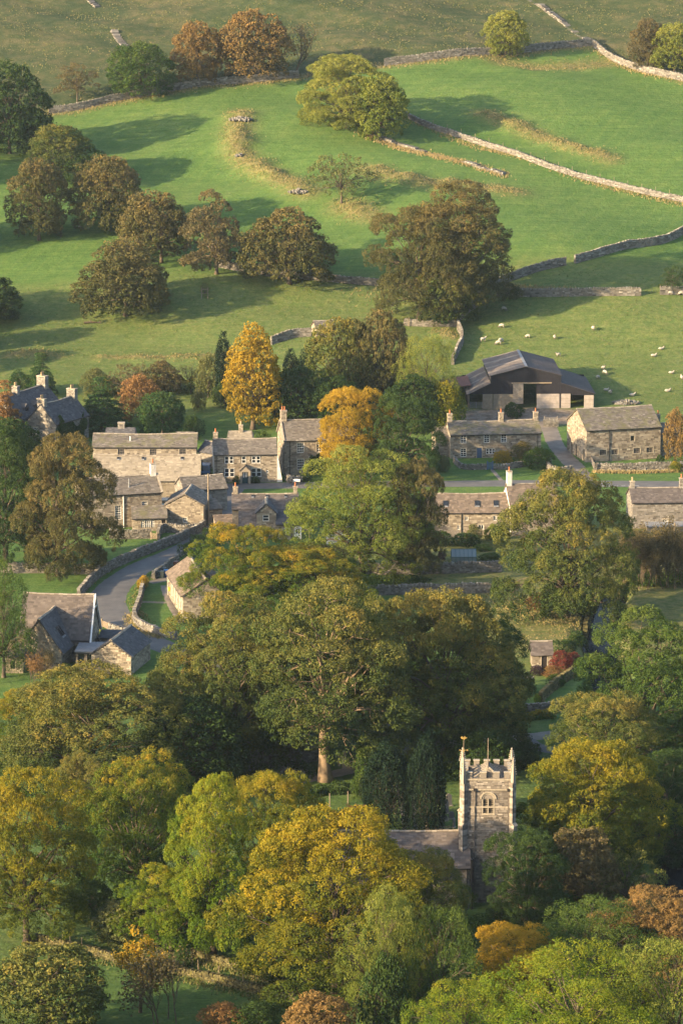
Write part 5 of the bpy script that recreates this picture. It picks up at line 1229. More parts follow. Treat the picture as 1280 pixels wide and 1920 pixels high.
def steel_barn():
    p = G(878, 767); t = empty('steel_barn', p, R(2)); props(t, 'large farm shed with grey sheet roof and dark open bays', 'barn', 'farm buildings')
    xs = [0.0, 4.0, 16.6, 22.6]; D = 17.5; eo, ei, ec, rg = 2.75, 4.7, 6.1, 7.75
    # lower block walls and piers on the front
    for (a, b, z1) in ((2.5, 4.3, 2.7), (4.42, 8.9, 2.7), (12.3, 16.4, 2.7), (16.75, 18.4, 2.7), (20.9, 22.6, 2.4)):
        m = MB(); m.box(a, b, 0.0, 0.22, -0.8, z1); w = m.build('wall_panel', M_CONC if a > 5 else M_MORTAR, t)
        for k in range(1, 3):
            m = MB(); m.box(a + 0.01, b - 0.01, -0.012, -0.002, z1 * k / 3 - 0.02, z1 * k / 3 + 0.015); m.build('joint', M_MORTAR, w)
    for x in xs:
        m = MB(); m.box(x - 0.12 + (0.12 if x == 0 else 0), x + 0.12, 0.25, 0.5, -0.8, 2.7 if x in (0, 22.6) else 5.9); m.build('post', M_GREYWOOD, t)
    # cladding, sheet by sheet, over the openings
    def roofz(x):
        if x < xs[1]: return eo + (ei - eo) * x / xs[1]
        if x < xs[2]: c = (xs[1] + xs[2]) / 2; return rg - (rg - ec) * abs(x - c) / (c - xs[1])
        return ei - (ei - eo - 0.0) * (x - xs[2]) / (xs[3] - xs[2])
    def zlow(x): return 4.75 if 9.0 < x < 12.2 else (2.45 if x > 18.3 else 2.72)
    x = 0.0
    while x < xs[3] - 0.05:
        b = min(x + 1.0, xs[3])
        for e in (xs[1], xs[2]):
            if x < e - 0.01 < b: b = e
        for e in (9.0, 12.2):
            if x < e - 0.01 < b: b = e
        za, zb = roofz(x + 0.001), roofz(b - 0.001); zl = zlow((x + b) / 2); c = (xs[1] + xs[2]) / 2
        P = [(x + 0.004, 0.03, zl), (b - 0.004, 0.03, zl), (b - 0.004, 0.03, zb)] + ([(c, 0.03, rg)] if x < c < b else []) + [(x + 0.004, 0.03, za)]
        m = MB(); m.prism(P, (0, 0.05, 0)); m.build('cladding_sheet', M_CLAD, t); x = b
    m = MB(); m.box(7.7, 15.0, -0.14, 0.02, 4.62, 4.84); m.build('door_rail', M_TIMBER, t)
    m = MB()
    for i in range(5): m.box(8.0 + i * 0.37, 8.36 + i * 0.37, -0.10, -0.04 + 0.006 * (i % 2), 0.9, 4.6)
    m.build('sliding_door', M_GREYWOOD, t)
    # back and side walls close it
    m = MB(); m.box(0, xs[3], D - 0.15, D, -0.8, 3.2); m.build('wall_panel', M_CLAD, t)
    for xx, z in ((0.0, eo), (xs[3] - 0.15, eo)):
        m = MB(); m.box(xx, xx + 0.15, 0.55, D - 0.2, -0.8, z - 0.1); m.build('wall_panel', M_CLAD, t)
    # roof sheets
    rng = np.random.default_rng(4); c = (xs[1] + xs[2]) / 2
    def slope(x0, z0, x1, z1, warm, over0, over1):
        L = math.hypot(x1 - x0, z1 - z0); u = np.array([(x1 - x0) / L, 0, (z1 - z0) / L]); n = np.array([-u[2], 0, u[0]]); 
        y = -0.35; k = 0
        while y < D + 0.3:
            b = min(y + 1.25, D + 0.35); o = np.array([x0, 0, z0])
            m = MB(); lite = (k % 4 == 2) and warm
            mm = M_SHEETLIGHT if lite else (M_SHEETWARM if warm else M_SHEET)
            cc = o + u * (L / 2 + (over1 - over0) / 2) + n * (0.05 + 0.006 * (k % 2)) + np.array([0, (y + b) / 2, 0])
            m.boxes([cc], u, (0, 1, 0), n, [[L / 2 + (over0 + over1) / 2, (b - y) / 2 + 0.03, 0.02]]); m.build('roof_sheet', mm, t); y = b; k += 1
    slope(xs[1], ec, c, rg, True, 0.35, 0.0); slope(c, rg, xs[2], ec, False, 0.0, 0.35)  # left slopes take the lighter, warmer sheet, right slopes the grey
    slope(0, eo, xs[1], ei, True, 0.35, 0.0); slope(xs[2], ei, xs[3], eo, False, 0.0, 0.35)
    m = MB(); m.bar((c, -0.4, rg + 0.10), (c, D + 0.35, rg + 0.10), 0.5, 0.07); m.build('ridge_cap', M_LEAD, t)
    for x0 in (xs[1], xs[2]):
        m = MB(); m.box(x0 - 0.03, x0 + 0.03, -0.1, D, ei + 0.12, ec - 0.06); m.build('side_cladding', M_CLAD, t)
    # gate in the left bay
    g = MB()
    for k in range(6): g.bar((0.3, -0.1, 0.25 + 0.2 * k), (2.4, -0.1, 0.25 + 0.2 * k), 0.05)
    for xx in (0.3, 1.35, 2.4): g.bar((xx, -0.1, 0.15), (xx, -0.1, 1.35), 0.06)
    g.build('gate', M_LEAD, t)
    return t
steel_barn()
def rust_lean():
    p = G(868, 745); t = empty('rusty_shelter', p, R(2)); props(t, 'low rust red roofed shelter left of the farm shed', 'shed', 'farm buildings')
    m = MB(); m.boxes([(-1.0, 1.5, 2.6)], (1, 0, 0.12), (0, 1, 0), (-0.12, 0, 1), [[2.2, 5, 0.03]]); m.build('roof', M_RUST, t)
    for x in (-2.8, 0.6):
        for y in (-3, 5.5): m = MB(); m.box(x - .1, x + .1, y - .1, y + .1, -1.5, 2.5 + (x + 1) * 0.12); m.build('post', M_GREYWOOD, t)
rust_lean()

# ------------------------------------------------------------------ church
def tower():
    p = G(869, 1692); t = empty('church_tower', p, R(-1)); props(t, 'square battlemented church tower with pinnacles, weathervane and flagpole', 'tower')
    rng = np.random.default_rng(9); W = D = 4.9; ZS, ZP = 12.35, 13.55          # string course, parapet wall top
    core = MB(); core.box(0.14, W - 0.14, 0.14, D - 0.14, -0.8, ZS - 0.3); cw = core.build('wall', M_MORTAR, t)
    win = (W * 0.40, W * 0.40 + 1.0, 9.75, 11.35)
    # belfry window with two louvred lights under a round hood
    a, b, z0, z1 = win; c = (a + b) / 2
    st = MB(); ho = (a - 0.2, b + 0.2, z0 - 0.2, z1 + 0.55)
    for (o, U, N, f) in (((0, 0, 0), (1, 0, 0), (0, -1, 0), 'F'), ((0, D, 0), (0, -1, 0), (-1, 0, 0), 'L'), ((W, 0, 0), (0, 1, 0), (1, 0, 0), 'R')):
        fill_courses(st, o, U, N, W, -0.6, ZS - 1.9, [ho] if f == 'F' else [], rng, 0.40, 0.20, None, 0.16, 0.014, 0.055)
    s_ = st.build('stonework', M_CHURCH, cw); s_['kind'] = 'stuff'
    st = MB()
    for (o, U, N, f) in (((0, 0, 0), (1, 0, 0), (0, -1, 0), 'F'), ((0, D, 0), (0, -1, 0), (-1, 0, 0), 'L'), ((W, 0, 0), (0, 1, 0), (1, 0, 0), 'R')):
        fill_courses(st, o, U, N, W, ZS - 1.9, ZS - 0.05, [ho] if f == 'F' else [], rng, 0.36, 0.2, None, 0.16, 0.008, 0.02)
    s_ = st.build('dark_stonework', M_CHURCHDARK, cw); s_['kind'] = 'stuff'  # darker stone in the stage below the string course
    wn_ = MB()
    for x in (a - 0.16, c - 0.05, b + 0.04): wn_.box(x, x + (0.12 if x != c - 0.05 else 0.10), -0.03, 0.16, z0, z1 - 0.05)
    wn_.box(a - 0.2, b + 0.2, -0.09, 0.16, z0 - 0.18, z0 - 0.003)
    wo = wn_.build('window', M_DRESSED, t)
    for side, (xa, xb) in enumerate(((a - 0.02, c - 0.07), (c + 0.07, b + 0.02))):
        for k in range(7):
            zz = z0 + 0.12 + k * 0.2; hw = (xb - xa) / 2
            l = MB(); l.boxes([((xa + xb) / 2, 0.06, zz)], (1, 0, 0), (0, 0.8, -0.6), (0, 0.6, 0.8), [[hw - 0.01, 0.10, 0.014]]); l.build('louvre', M_DOORDARK, wo)
        bk = MB(); bk.box(xa, xb, 0.142, 0.158, z0, z1 + 0.1); bk.build('pane', M_BLACK, wo)  # black sheet stands for the darkness behind the louvres, no glass here
    ar = MB(); k = 13
    for r0, r1, zc, nn in ((0.52, 0.66, z1 - 0.05, 0.03), (0.70, 0.86, z1 - 0.05, 0.10)):
        for i in range(k):
            t0, t1 = math.pi * i / k, math.pi * (i + 1) / k
            P = [(c + r * math.cos(q), -nn, zc + r * math.sin(q) * 0.95) for r, q in ((r0, t0), (r1, t0), (r1, t1), (r0, t1))]
            ar.prism(P, (0, nn + 0.1, 0), 0.6)
    ar.build('hood_mould', M_DRESSED, wo)
    tymp = MB(); tymp.prism([(c + 0.52 * math.cos(q), 0.02, z1 - 0.05 + 0.5 * math.sin(q)) for q in np.linspace(0, math.pi, 9)], (0, 0.12, 0)); tymp.build('tympanum', M_CHURCH, wo)
    # string courses
    for z, e in ((ZS, 0.14), (ZS - 1.9, 0.07), (ZP - 0.12, 0.10)):
        m = MB(); m.box(-e, W + e, -e, 0.19, z - 0.10, z + 0.06); m.box(-e, 0.19, 0.191, D + e, z - 0.10, z + 0.06); m.box(W - 0.19, W + e, 0.191, D + e, z - 0.10, z + 0.06); m.box(0.191, W - 0.191, D - 0.19, D + e, z - 0.10, z + 0.06)
        m.build('string_course', M_DRESSED, t)
    # parapet: four walls, merlons
    for (x0, x1, y0, y1) in ((0, W, 0, 0.36), (0, W, D - 0.36, D), (0, 0.36, 0.363, D - 0.363), (W - 0.36, W, 0.363, D - 0.363)):
        m = MB(); m.box(x0, x1, y0, y1, ZS + 0.063, ZP); pw = m.build('parapet', M_CHURCHDARK, t)
        sm = MB()
        if x1 - x0 > 1:
            fill_courses(sm, (x0, y0 - 0.02, 0), (1, 0, 0), (0, -1, 0), W, ZS + 0.09, ZP - 0.14, [], rng, 0.34, 0.2, None, 0.06); s_ = sm.build('stonework', M_CHURCH, pw); s_['kind'] = 'stuff'
        else:
            xx = x0 - 0.02 if x0 == 0 else x1 + 0.02
            fill_courses(sm, (xx, y1, 0) if x0 == 0 else (xx, y0, 0), (0, -1, 0) if x0 == 0 else (0, 1, 0), (-1, 0, 0) if x0 == 0 else (1, 0, 0), y1 - y0, ZS + 0.09, ZP - 0.14, [], rng, 0.34, 0.2, None, 0.06); s_ = sm.build('stonework', M_CHURCH, pw); s_['kind'] = 'stuff'
    def merlon(x0, x1, y0, y1, h=0.55):
        m = MB(); m.box(x0, x1, y0, y1, ZP + 0.002, ZP + h); o = m.build('merlon', M_CHURCH, t)
        m = MB(); m.box(x0 - 0.05, x1 + 0.05, y0 - 0.05, y1 + 0.05, ZP + h + 0.002, ZP + h + 0.11); m.build('coping', M_DRESSED, o)
    for x in (0.14, 1.62, 2.98, 4.10): merlon(x, x + 0.62, 0.0, 0.34)
    for x in (0.04, 1.02, 2.10, 3.12, 4.22): merlon(x, x + 0.58, D - 0.34, D)
    for y in (1.2, 2.2, 3.2):
        merlon(0.0, 0.34, y, y + 0.55); merlon(W - 0.34, W, y, y + 0.55)
    # stepped gablet in the middle of the front parapet
    m = MB(); m.prism([(1.35, 0.37, ZP - 0.3), (3.55, 0.37, ZP - 0.3), (2.45, 0.37, ZP + 0.85)], (0, 0.3, 0)); m.build('gablet', M_CHURCH, t)
    for sg in (-1, 1):
        m = MB(); m.bar((2.45, 0.5, ZP + 0.92), (2.45 + sg * 1.25, 0.5, ZP - 0.28), 0.42, 0.10, up=(0, 1, 0)); m.build('gablet_coping', M_DRESSED, t)
    # low pitched lead roof behind the parapet
    zr = ZP - 0.55; ap = (W / 2, D / 2, zr + 1.0)
    m = MB(); q = [(0.37, 0.37, zr), (W - 0.37, 0.37, zr), (W - 0.37, D - 0.37, zr), (0.37, D - 0.37, zr), (W / 2, 0.7, zr + 1.05), (W / 2, D - 0.37, zr + 1.05)]
    m.raw(q, [[0, 4, 5, 3], [1, 2, 5, 4]], [[0, 1, 4], [2, 3, 5]]); rf = m.build('roof', M_CHURCHDARK, t)
    for k in range(7):
        for sg in (-1, 1):
            m = MB(); yy = 0.8 + k * 0.58; m.bar((W / 2 + sg * 0.1, yy, zr + 1.03), (W / 2 + sg * (W / 2 - 0.45), yy, zr + 0.05), 0.06, 0.07); m.build('lead_roll', M_DRESSED, rf)
    m = MB(); m.bar((W / 2, 0.6, zr + 1.09), (W / 2, D - 0.4, zr + 1.09), 0.14, 0.10); m.build('ridge', M_DRESSED, rf)
    # diagonal corner buttresses stepping up to pinnacles
    for (x, y, sx, sy) in ((0, 0, -1, -1), (W, 0, 1, -1), (0, D, -1, 1), (W, D, 1, 1)):
        d = unit(np.array([sx, sy, 0.0])); n = np.array([-d[1], d[0], 0]); o = np.array([x, y, 0.0]) - d * 0.15
        m = MB(); z = -0.6
        while z < 13.0:
            hh = 0.26 * rng.uniform(0.85, 1.15); k = 0.90 if z < 4 else (0.70 if z < 8.5 else 0.50)
            for half in (-1, 1):
                L = k + 0.0; m.boxes([o + d * L / 2 + n * half * 0.135 + np.array([0, 0, z + hh / 2])], d, n, (0, 0, 1), [[L / 2 + rng.uniform(0, 0.02), 0.133, hh / 2 - 0.006]], np.clip(rng.normal(0.52, 0.2), 0.05, 1))
            z += hh
        b = m.build('buttress', M_CHURCH, t)
        for zz, L in ((4.0, 0.90), (8.5, 0.70)):
            m = MB(); m.boxes([o + d * (L - 0.08) + np.array([0, 0, zz + 0.12])], unit(d + np.array([0, 0, -0.9])), n, unit(np.array([0, 0, 1]) + d * 0.9), [[0.22, 0.31, 0.05]]); m.build('weathering', M_DRESSED, b)
        o2 = o + d * 0.34; m = MB(); zz = 13.0; hw = 0.19
        for sgx in (1,): m.boxes([o2 + np.array([0, 0, zz + 0.45])], d, n, (0, 0, 1), [[hw, hw, 0.45]], 0.7)
        tip = 1.75 if y == 0 else 1.35
        P = [o2 + d * hw * i + n * hw * j + np.array([0, 0, zz + 0.902]) for i, j in ((-1, -1), (1, -1), (1, 1), (-1, 1))]
        Q = [o2 + d * 0.05 * i + n * 0.05 * j + np.array([0, 0, zz + 0.902 + tip]) for i, j in ((-1, -1), (1, -1), (1, 1), (-1, 1))]
        m.raw(P + Q, [[0, 1, 5, 4], [1, 2, 6, 5], [2, 3, 7, 6], [3, 0, 4, 7], [4, 5, 6, 7]], None, 0.7)
        pn = m.build('pinnacle', M_CHURCH, t)
        for k in range(6):
            r = hw * (1 - k / 6.5) + 0.04; cm = MB()
            cm.boxes([o2 + (d * i + n * j) * r * 0.95 + np.array([0, 0, zz + 1.05 + tip * k / 6.6]) for i, j in ((1, 1), (-1, 1), (1, -1), (-1, -1))], d, n, (0, 0, 1), [[0.055, 0.055, 0.06]], 0.7); cm.build('crocket', M_DRESSED, pn)
        fm = MB(); fm.lathe([(0.02, 0), (0.09, 0.06), (0.10, 0.14), (0.02, 0.24)], tuple(o2 + np.array([0, 0, zz + 0.86 + tip])), 8); fm.build('finial', M_DRESSED, pn)
        if x == 0 and y == 0: VT = o2 + np.array([0, 0, zz + 1.0 + tip])
    # weathervane, flagpole, rainwater pipes
    m = MB(); m.tube([VT, VT + np.array([0, 0, 1.95])], 0.035, 6); vane = m.build('weathervane', M_TIMBER, t)
    gold = plain_mat('gilding', (0.60, 0.40, 0.12), 0.35, 0.1, 4, 0.5, 0.6)
    for dx, dy in ((1, 0), (0, 1)):
        m = MB(); q = VT + np.array([0, 0, 0.85]); m.bar(q - np.array([dx, dy, 0]) * 0.33, q + np.array([dx, dy, 0]) * 0.33, 0.035)
        for sg in (-1, 1): m.boxes([q + sg * np.array([dx, dy, 0]) * 0.38], (1, 0, 0), (0, 1, 0), (0, 0, 1), [[0.07, 0.03, 0.07]])
        m.build('compass_arm', gold, vane)
    m = MB(); q = VT + np.array([0, 0, 1.95])
    sil = [(-0.34, 0.18), (-0.22, 0.0), (0.05, -0.06), (0.22, 0.04), (0.36, 0.16), (0.18, 0.20), (0.10, 0.34), (-0.02, 0.16), (-0.18, 0.30)]
    cy_ = np.mean(sil, 0)
    for i in range(len(sil)):
        a1, a2 = sil[i], sil[(i + 1) % len(sil)]
        m.prism([q + np.array([cy_[0], -0.02, cy_[1] + 0.1]), q + np.array([a1[0], -0.02, a1[1] + 0.1]), q + np.array([a2[0], -0.02, a2[1] + 0.1])], (0, 0.04, 0))
    m.build('cockerel', gold, vane)
    m = MB(); m.tube([(2.42, 0.75, ZP - 0.3), (2.42, 0.75, ZP + 4.1)], [0.06, 0.035], 7); fp = m.build('flagpole', M_TIMBER, t)
    for (x, z1) in ((1.05, ZS - 0.15), (4.55, ZS - 0.15)):
        m = MB(); m.tube([(x, -0.12, z1), (x, -0.12, 0.0)], 0.05, 6); pp = m.build('downpipe', M_CHURCHDARK, t)
        m = MB(); m.box(x - 0.15, x + 0.15, -0.26, -0.04, z1 - 0.02, z1 + 0.26); m.build('hopper', M_BLACK, pp)
    return t
tower()
pe = G(879, 1704); 
h = House('church_nave', 'church nave with dark stone slate roof left of the tower', pe - np.array([14.0, 0, 0]), R(0), 14.0, 8.2, 4.55, 2.7, wall=M_CHURCHDARK, roof=M_SLATEBRN, seed=140, faces='FR', group=None, cat='church', sl=0.42, sh=0.2)
h.window('F', 8.95, 1.3, 1.3, 1.7, 2, 1, M_DRESSED); h.window('F', 4.9, 1.3, 1.3, 1.7, 2, 1, M_DRESSED); h.finish((13.75,))
m = MB(); m.tube([(14.25, -0.1, 5.3), (14.25, -0.1, 0)], 0.14, 8); m.lathe([(0.17, 0), (0.2, 0.1), (0.05, 0.25)], (14.25, -0.1, 5.3), 8); m.build('flue', M_BLACK, h.t)
# ------------------------------------------------------------------ field and garden walls
far = dict(sl=0.62, sh=0.27, thick=0.5)
dry_wall('field_wall', 'long top wall dividing green pasture from the brown moor, left part', TOPWALL_PX[:8], 1.45, seed=1, **far)
dry_wall('field_wall', 'high wall running right from the yellow green tree to the corner', TOPWALL_PX[9:16], 1.55, seed=2, **far)
dry_wall('field_wall', 'sunlit wall dropping right from the high corner to the edge', TOPWALL_PX[15:], 1.45, seed=3, mat=M_DRYPALE, **far)
dry_wall('ruined_wall', 'pale tumbled wall climbing the moor from the high corner', [(1108, 82), (1086, 66), (1062, 48), (1030, 24), (998, 2), (970, -15)], 0.8, seed=4, mat=M_DRYPALE, ruin=0.75, cope=False, sl=0.7, sh=0.25, thick=1.3)
dry_wall('rubble_streak', 'pale rubble streak above the round green tree', [(214, 58), (222, 72), (234, 86)], 0.6, seed=5, mat=M_DRYPALE, ruin=0.5, cope=False, sl=0.7, sh=0.25, thick=1.6)
dry_wall('rubble_streak', 'short pale rubble streak at the very top left', [(164, -4), (174, 6), (184, 14)], 0.5, seed=6, mat=M_DRYPALE, ruin=0.5, cope=False, sl=0.7, sh=0.25, thick=1.4)
dry_wall('field_wall', 'long slanting wall with fence posts on the right hill', [(744, 214), (800, 238), (860, 258), (930, 281), (1000, 305), (1070, 329), (1130, 345), (1200, 362), (1285, 380)], 1.05, seed=7, mat=M_DRYPALE, **far)
dry_wall('ruined_wall', 'tumbled wall below the bright yellow green tree', [(680, 244), (730, 266), (800, 286), (870, 305), (945, 328)], 0.75, seed=8, mat=M_DRYPALE, ruin=0.7, cope=False, sl=0.6, sh=0.25, thick=1.2)
dry_wall('field_wall', 'wall curving down from the right edge to the field gap', [(1290, 432), (1262, 448), (1228, 459), (1175, 466), (1120, 481), (1077, 494)], 1.5, seed=9, **far)
dry_wall('field_wall', 'wall from the field gap to the massive tree clump', [(1060, 497), (1030, 503), (1000, 511), (955, 527), (920, 540)], 1.5, seed=10, **far)
dry_wall('field_wall', 'level wall right of the tree clump ending at a post', [(930, 556), (1000, 556), (1070, 555), (1140, 554), (1201, 554)], 1.45, seed=11, **far)
dry_wall('field_wall', 'short wall behind the thorn at the right edge', [(1236, 552), (1262, 552), (1300, 551)], 1.45, seed=12, **far)
dry_wall('field_wall', 'wall joining the slanting tree row to the tree clump', [(404, 500), (470, 512), (540, 522), (600, 526), (660, 532), (720, 536)], 1.3, seed=13, **far)
dry_wall('field_wall', 'short pasture wall beside the tiny field barn', [(508, 646), (532, 638), (556, 632), (584, 630)], 1.5, seed=14, **far)
dry_wall('field_wall', 'winding sunlit wall below the massive tree clump', [(848, 684), (856, 664), (866, 640), (858, 612), (872, 590), (905, 568)], 1.5, seed=15, **far)
dry_wall('field_wall', 'low dark wall under the tree clump with rail posts', [(756, 610), (800, 612), (856, 612)], 1.1, seed=16, **far)
# along the lane
dry_wall('lane_wall', 'long wall climbing the left side of the lane', [(148, 1122), (168, 1098), (192, 1078), (222, 1062), (260, 1045), (300, 1030), (345, 1012), (384, 992)], 1.25, seed=20, sl=0.4, sh=0.19)
dry_wall('field_wall', 'dark field wall behind the broad brown tree', [(-20, 1072), (40, 1074), (90, 1074), (118, 1074)], 1.3, seed=21, sl=0.4, sh=0.19)
dry_wall('field_wall', 'short field wall right of the wooden field gate', [(142, 1076), (165, 1076), (188, 1076)], 1.3, seed=22, sl=0.4, sh=0.19)
dry_wall('garden_wall', 'garden wall in front of the three window lean-to', [(206, 1009), (240, 1010), (283, 1009)], 1.25, seed=23, sl=0.4, sh=0.19)
dry_wall('garden_wall', 'curved wall running from the lean-to to the lane', [(296, 1011), (302, 1000), (320, 998), (350, 1000), (378, 996)], 1.2, seed=24, sl=0.4, sh=0.19)
dry_wall('lane_wall', 'sunlit curved wall round the small hall lawn', [(272, 1094), (266, 1112), (262, 1130), (256, 1146), (252, 1160), (262, 1176), (290, 1188), (332, 1200)], 0.95, seed=25, sl=0.4, sh=0.19, mat=M_DRYPALE)
dry_wall('lane_wall', 'wall beside the bins at the hall forecourt', [(288, 1086), (302, 1076), (318, 1064), (334, 1052)], 1.0, seed=26, sl=0.4, sh=0.19)
dry_wall('garden_wall', 'sunlit garden wall behind the flat roofed hall', [(184, 1170), (192, 1176)], 0.9, seed=27, sl=0.36, sh=0.18, mat=M_DRYPALE)
dry_wall('garden_wall', 'sunlit wall between the lane and the outbuilding', [(206, 1182), (222, 1188), (240, 1194), (262, 1204)], 0.9, seed=28, sl=0.36, sh=0.18, mat=M_DRYPALE)
# village
dry_wall('garden_wall', 'low front garden wall of the long farmhouse, left of its gate', [(851, 866), (858, 874), (870, 880), (912, 880)], 0.75, seed=30, sl=0.4, sh=0.19, thick=0.45)
dry_wall('garden_wall', 'low front garden wall of the long farmhouse, right of its gate', [(924, 880), (952, 879), (985, 874), (1002, 868)], 0.75, seed=31, sl=0.4, sh=0.19, thick=0.45)
dry_wall('garden_wall', 'round ended wall beside the farm track', [(1030, 868), (1026, 876), (1030, 886), (1048, 890), (1074, 888)], 1.15, seed=32, sl=0.4, sh=0.19)
dry_wall('garden_wall', 'roadside wall in front of the big stone barn', [(1114, 882), (1150, 883), (1200, 882), (1250, 880), (1300, 880)], 1.15, seed=33, sl=0.4, sh=0.19)
dry_wall('yard_wall', 'wall across the yard between farmhouse and barn', [(1018, 800), (1032, 800), (1046, 800)], 1.2, seed=34, sl=0.5, sh=0.2)
dry_wall('garden_wall', 'low garden wall before the tall house', [(537, 900), (546, 906), (566, 905)], 0.95, seed=35, sl=0.4, sh=0.19)
dry_wall('garden_wall', 'dark wall below the cottage gardens and greenhouse', [(660, 1078), (720, 1078), (800, 1076), (870, 1074), (940, 1072)], 1.5, seed=36, sl=0.42, sh=0.2)
dry_wall('meadow_wall', 'level wall crossing the meadow below the gardens', [(672, 1116), (740, 1115), (810, 1113), (880, 1112), (950, 1110)], 1.3, seed=37, sl=0.42, sh=0.2)
for lab, px, sd in (('stone bank on the left of the stream, seen end on', [(1128, 1100), (1112, 1140), (1098, 1180), (1096, 1200)], 38), ('stone bank on the right of the stream', [(1172, 1095), (1160, 1130), (1150, 1165), (1146, 1180)], 39)):
    dry_wall('stream_bank_wall', lab, px, 1.25, seed=sd, sl=0.42, sh=0.2, thick=0.7, mat=M_MOSSWALL)
dry_wall('garden_wall', 'wall round the shaded garden above the driveway', [(930, 1342), (970, 1340), (1010, 1338), (1050, 1334)], 1.2, seed=40, sl=0.4, sh=0.19)
dry_wall('garden_wall', 'mossy slanting wall inside the shaded garden', [(1012, 1318), (1030, 1300), (1050, 1284), (1078, 1266)], 1.2, seed=41, sl=0.4, sh=0.19, mat=M_MOSSWALL)
dry_wall('wood_wall', 'long shaded wall behind the pale trunked sycamore', [(470, 1446), (510, 1438), (560, 1430), (612, 1424)], 2.2, seed=42, sl=0.42, sh=0.2)
# bottom of the picture
dry_wall('mossy_wall', 'mossy wall crossing the bottom left field, lower of two', [(60, 1766), (110, 1776), (165, 1790), (215, 1802), (270, 1812), (330, 1824), (395, 1840), (455, 1856), (520, 1872), (560, 1884)], 0.8, seed=43, sl=0.36, sh=0.18, mat=M_MOSSWALL, ruin=0.15)
dry_wall('mossy_wall', 'mossy wall under the bright green maple, upper of two', [(362, 1790), (410, 1808), (460, 1826), (500, 1842), (540, 1856)], 0.85, seed=44, sl=0.36, sh=0.18, mat=M_MOSSWALL, ruin=0.2)
# ------------------------------------------------------------------ shrubs, hedges, thickets
SHR = 'garden shrubs'
def shrub(label, pal, bx, by, wpx, hpx, kind='bush_a', name='shrub'):
    return plant(name, kind, pal, label, bx, by, by - hpx, bx - wpx / 2, bx + wpx / 2, SHR, cat='shrub')
shrub('dark rounded bush against the left of the porch', 'dark', 443, 908, 14, 16)
shrub('dark rounded bush against the right of the porch', 'dark', 478, 906, 18, 14)
shrub('yellow flowering bush below the farmhouse windows', 'amber', 942, 868, 34, 24)
shrub('brown leafed shrub at the right end of the farmhouse', 'bronze', 978, 868, 44, 40, 'bush_b')
shrub('green shrub beside the farm track below the farmhouse', 'green', 1006, 878, 52, 40, 'bush_b')
shrub('dry brown bush left of the farmhouse garden', 'pale', 828, 884, 34, 30)
shrub('dark bush behind the farmhouse middle chimney', 'dark', 962, 782, 38, 28)
shrub('orange shrub beside the narrow cottage at right', 'orange', 1264, 866, 46, 100, 'bush_b')
shrub('round golden bush at the foot of the orange shrub', 'gold', 1266, 884, 24, 20)
shrub('dark ivy bush at the corner of the big barn', 'dark', 1236, 872, 16, 20)
shrub('tall pale garden plant before the rooflight cottage', 'pale', 888, 1016, 30, 34, 'bush_b')
shrub('pale yellow plant under the small white window', 'ash', 922, 1012, 30, 30)
shrub('dark shrub border left of the rooflight cottage garden', 'dark', 826, 1022, 46, 26)
shrub('dark low border shrub below the white window', 'dark', 872, 1022, 52, 22)
shrub('purple grey shrub beside the greenhouse', 'purple', 828, 1050, 16, 18)
shrub('green vegetable clump above the greenhouse', 'green', 905, 1032, 34, 12)
shrub('green clump right of the greenhouse', 'green', 918, 1050, 40, 14)
shrub('shrub with pale leaves under the limewashed gable', 'ash', 938, 1024, 34, 36, 'bush_b')
shrub('golden bush on the lane wall beside the lawn', 'amber', 268, 1104, 22, 26)
shrub('twiggy brown shrub in front of the cross wing', 'copper', 66, 1290, 60, 70, 'bare_b')
shrub('brown twiggy shrub at the wing corner', 'brown', 92, 1276, 46, 66, 'bare_b')
shrub('small green bush beside the flat link steps', 'green', 124, 1268, 30, 26)
shrub('crimson shrub beside the tiny stone shed', 'crimson', 1052, 1254, 40, 34)
shrub('second crimson shrub near the hedge', 'crimson', 1072, 1250, 30, 28)
shrub('purple shrub before the tiny shed door', 'purple', 1008, 1266, 28, 20)
shrub('brown border plants in the shaded garden', 'copper', 1036, 1268, 36, 20)
shrub('bright green clipped ball in the shaded garden', 'green', 1042, 1286, 34, 22, 'bush_a')
shrub('small bright green shrub by the garden wall', 'lime', 1006, 1322, 14, 22, 'bush_b')
shrub('dark shrub mass under the brown topped giant', 'dark', 980, 1296, 40, 26)
shrub('orange border flowers by the garden wall', 'orange', 1068, 1270, 26, 12)
shrub('bush at the foot of the left driveway pillar', 'green', 676, 1500, 36, 50, 'bush_b')
shrub('dark holly by the tower back corner', 'dark', 985, 1432, 60, 44, 'bush_b')
shrub('yellow bracken clump behind the pale trunk', 'copper', 548, 1416, 60, 26)
shrub('reddish low growth right of the wood wall', 'copper', 520, 1424, 46, 18)
shrub('green bush in the wood left of the pale trunk', 'ygreen', 478, 1430, 70, 90, 'bush_b')
shrub('pale green bush behind the pale trunk', 'green', 520, 1410, 60, 74, 'bush_b')
shrub('dark ivy bush by the flat bench near the bottom wall', 'dark', 346, 1812, 30, 34)
shrub('brown garden shrub above the stream bank', 'copper', 1006, 1142, 44, 30)
shrub('ivy mound on the stream bank end', 'green', 1098, 1160, 28, 36)
shrub('green shrub by the tall house gate', 'dark', 572, 902, 24, 16)
shrub('dark evergreen behind the garden lawn', 'dark', 362, 824, 44, 46, 'bush_b')
shrub('dark bush on the lawn edge under the lime', 'dark', 414, 764, 30, 46, 'bush_b')
shrub('clipped green mound behind the tall house gable', 'green', 492, 842, 34, 34)
shrub('dark ivy covered stump in the lower pasture corner', 'olive', 80, 676, 20, 16)
shrub('orange leaved bush at the bottom of the brown thorn', 'copper', 420, 1926, 80, 44, 'bush_b')
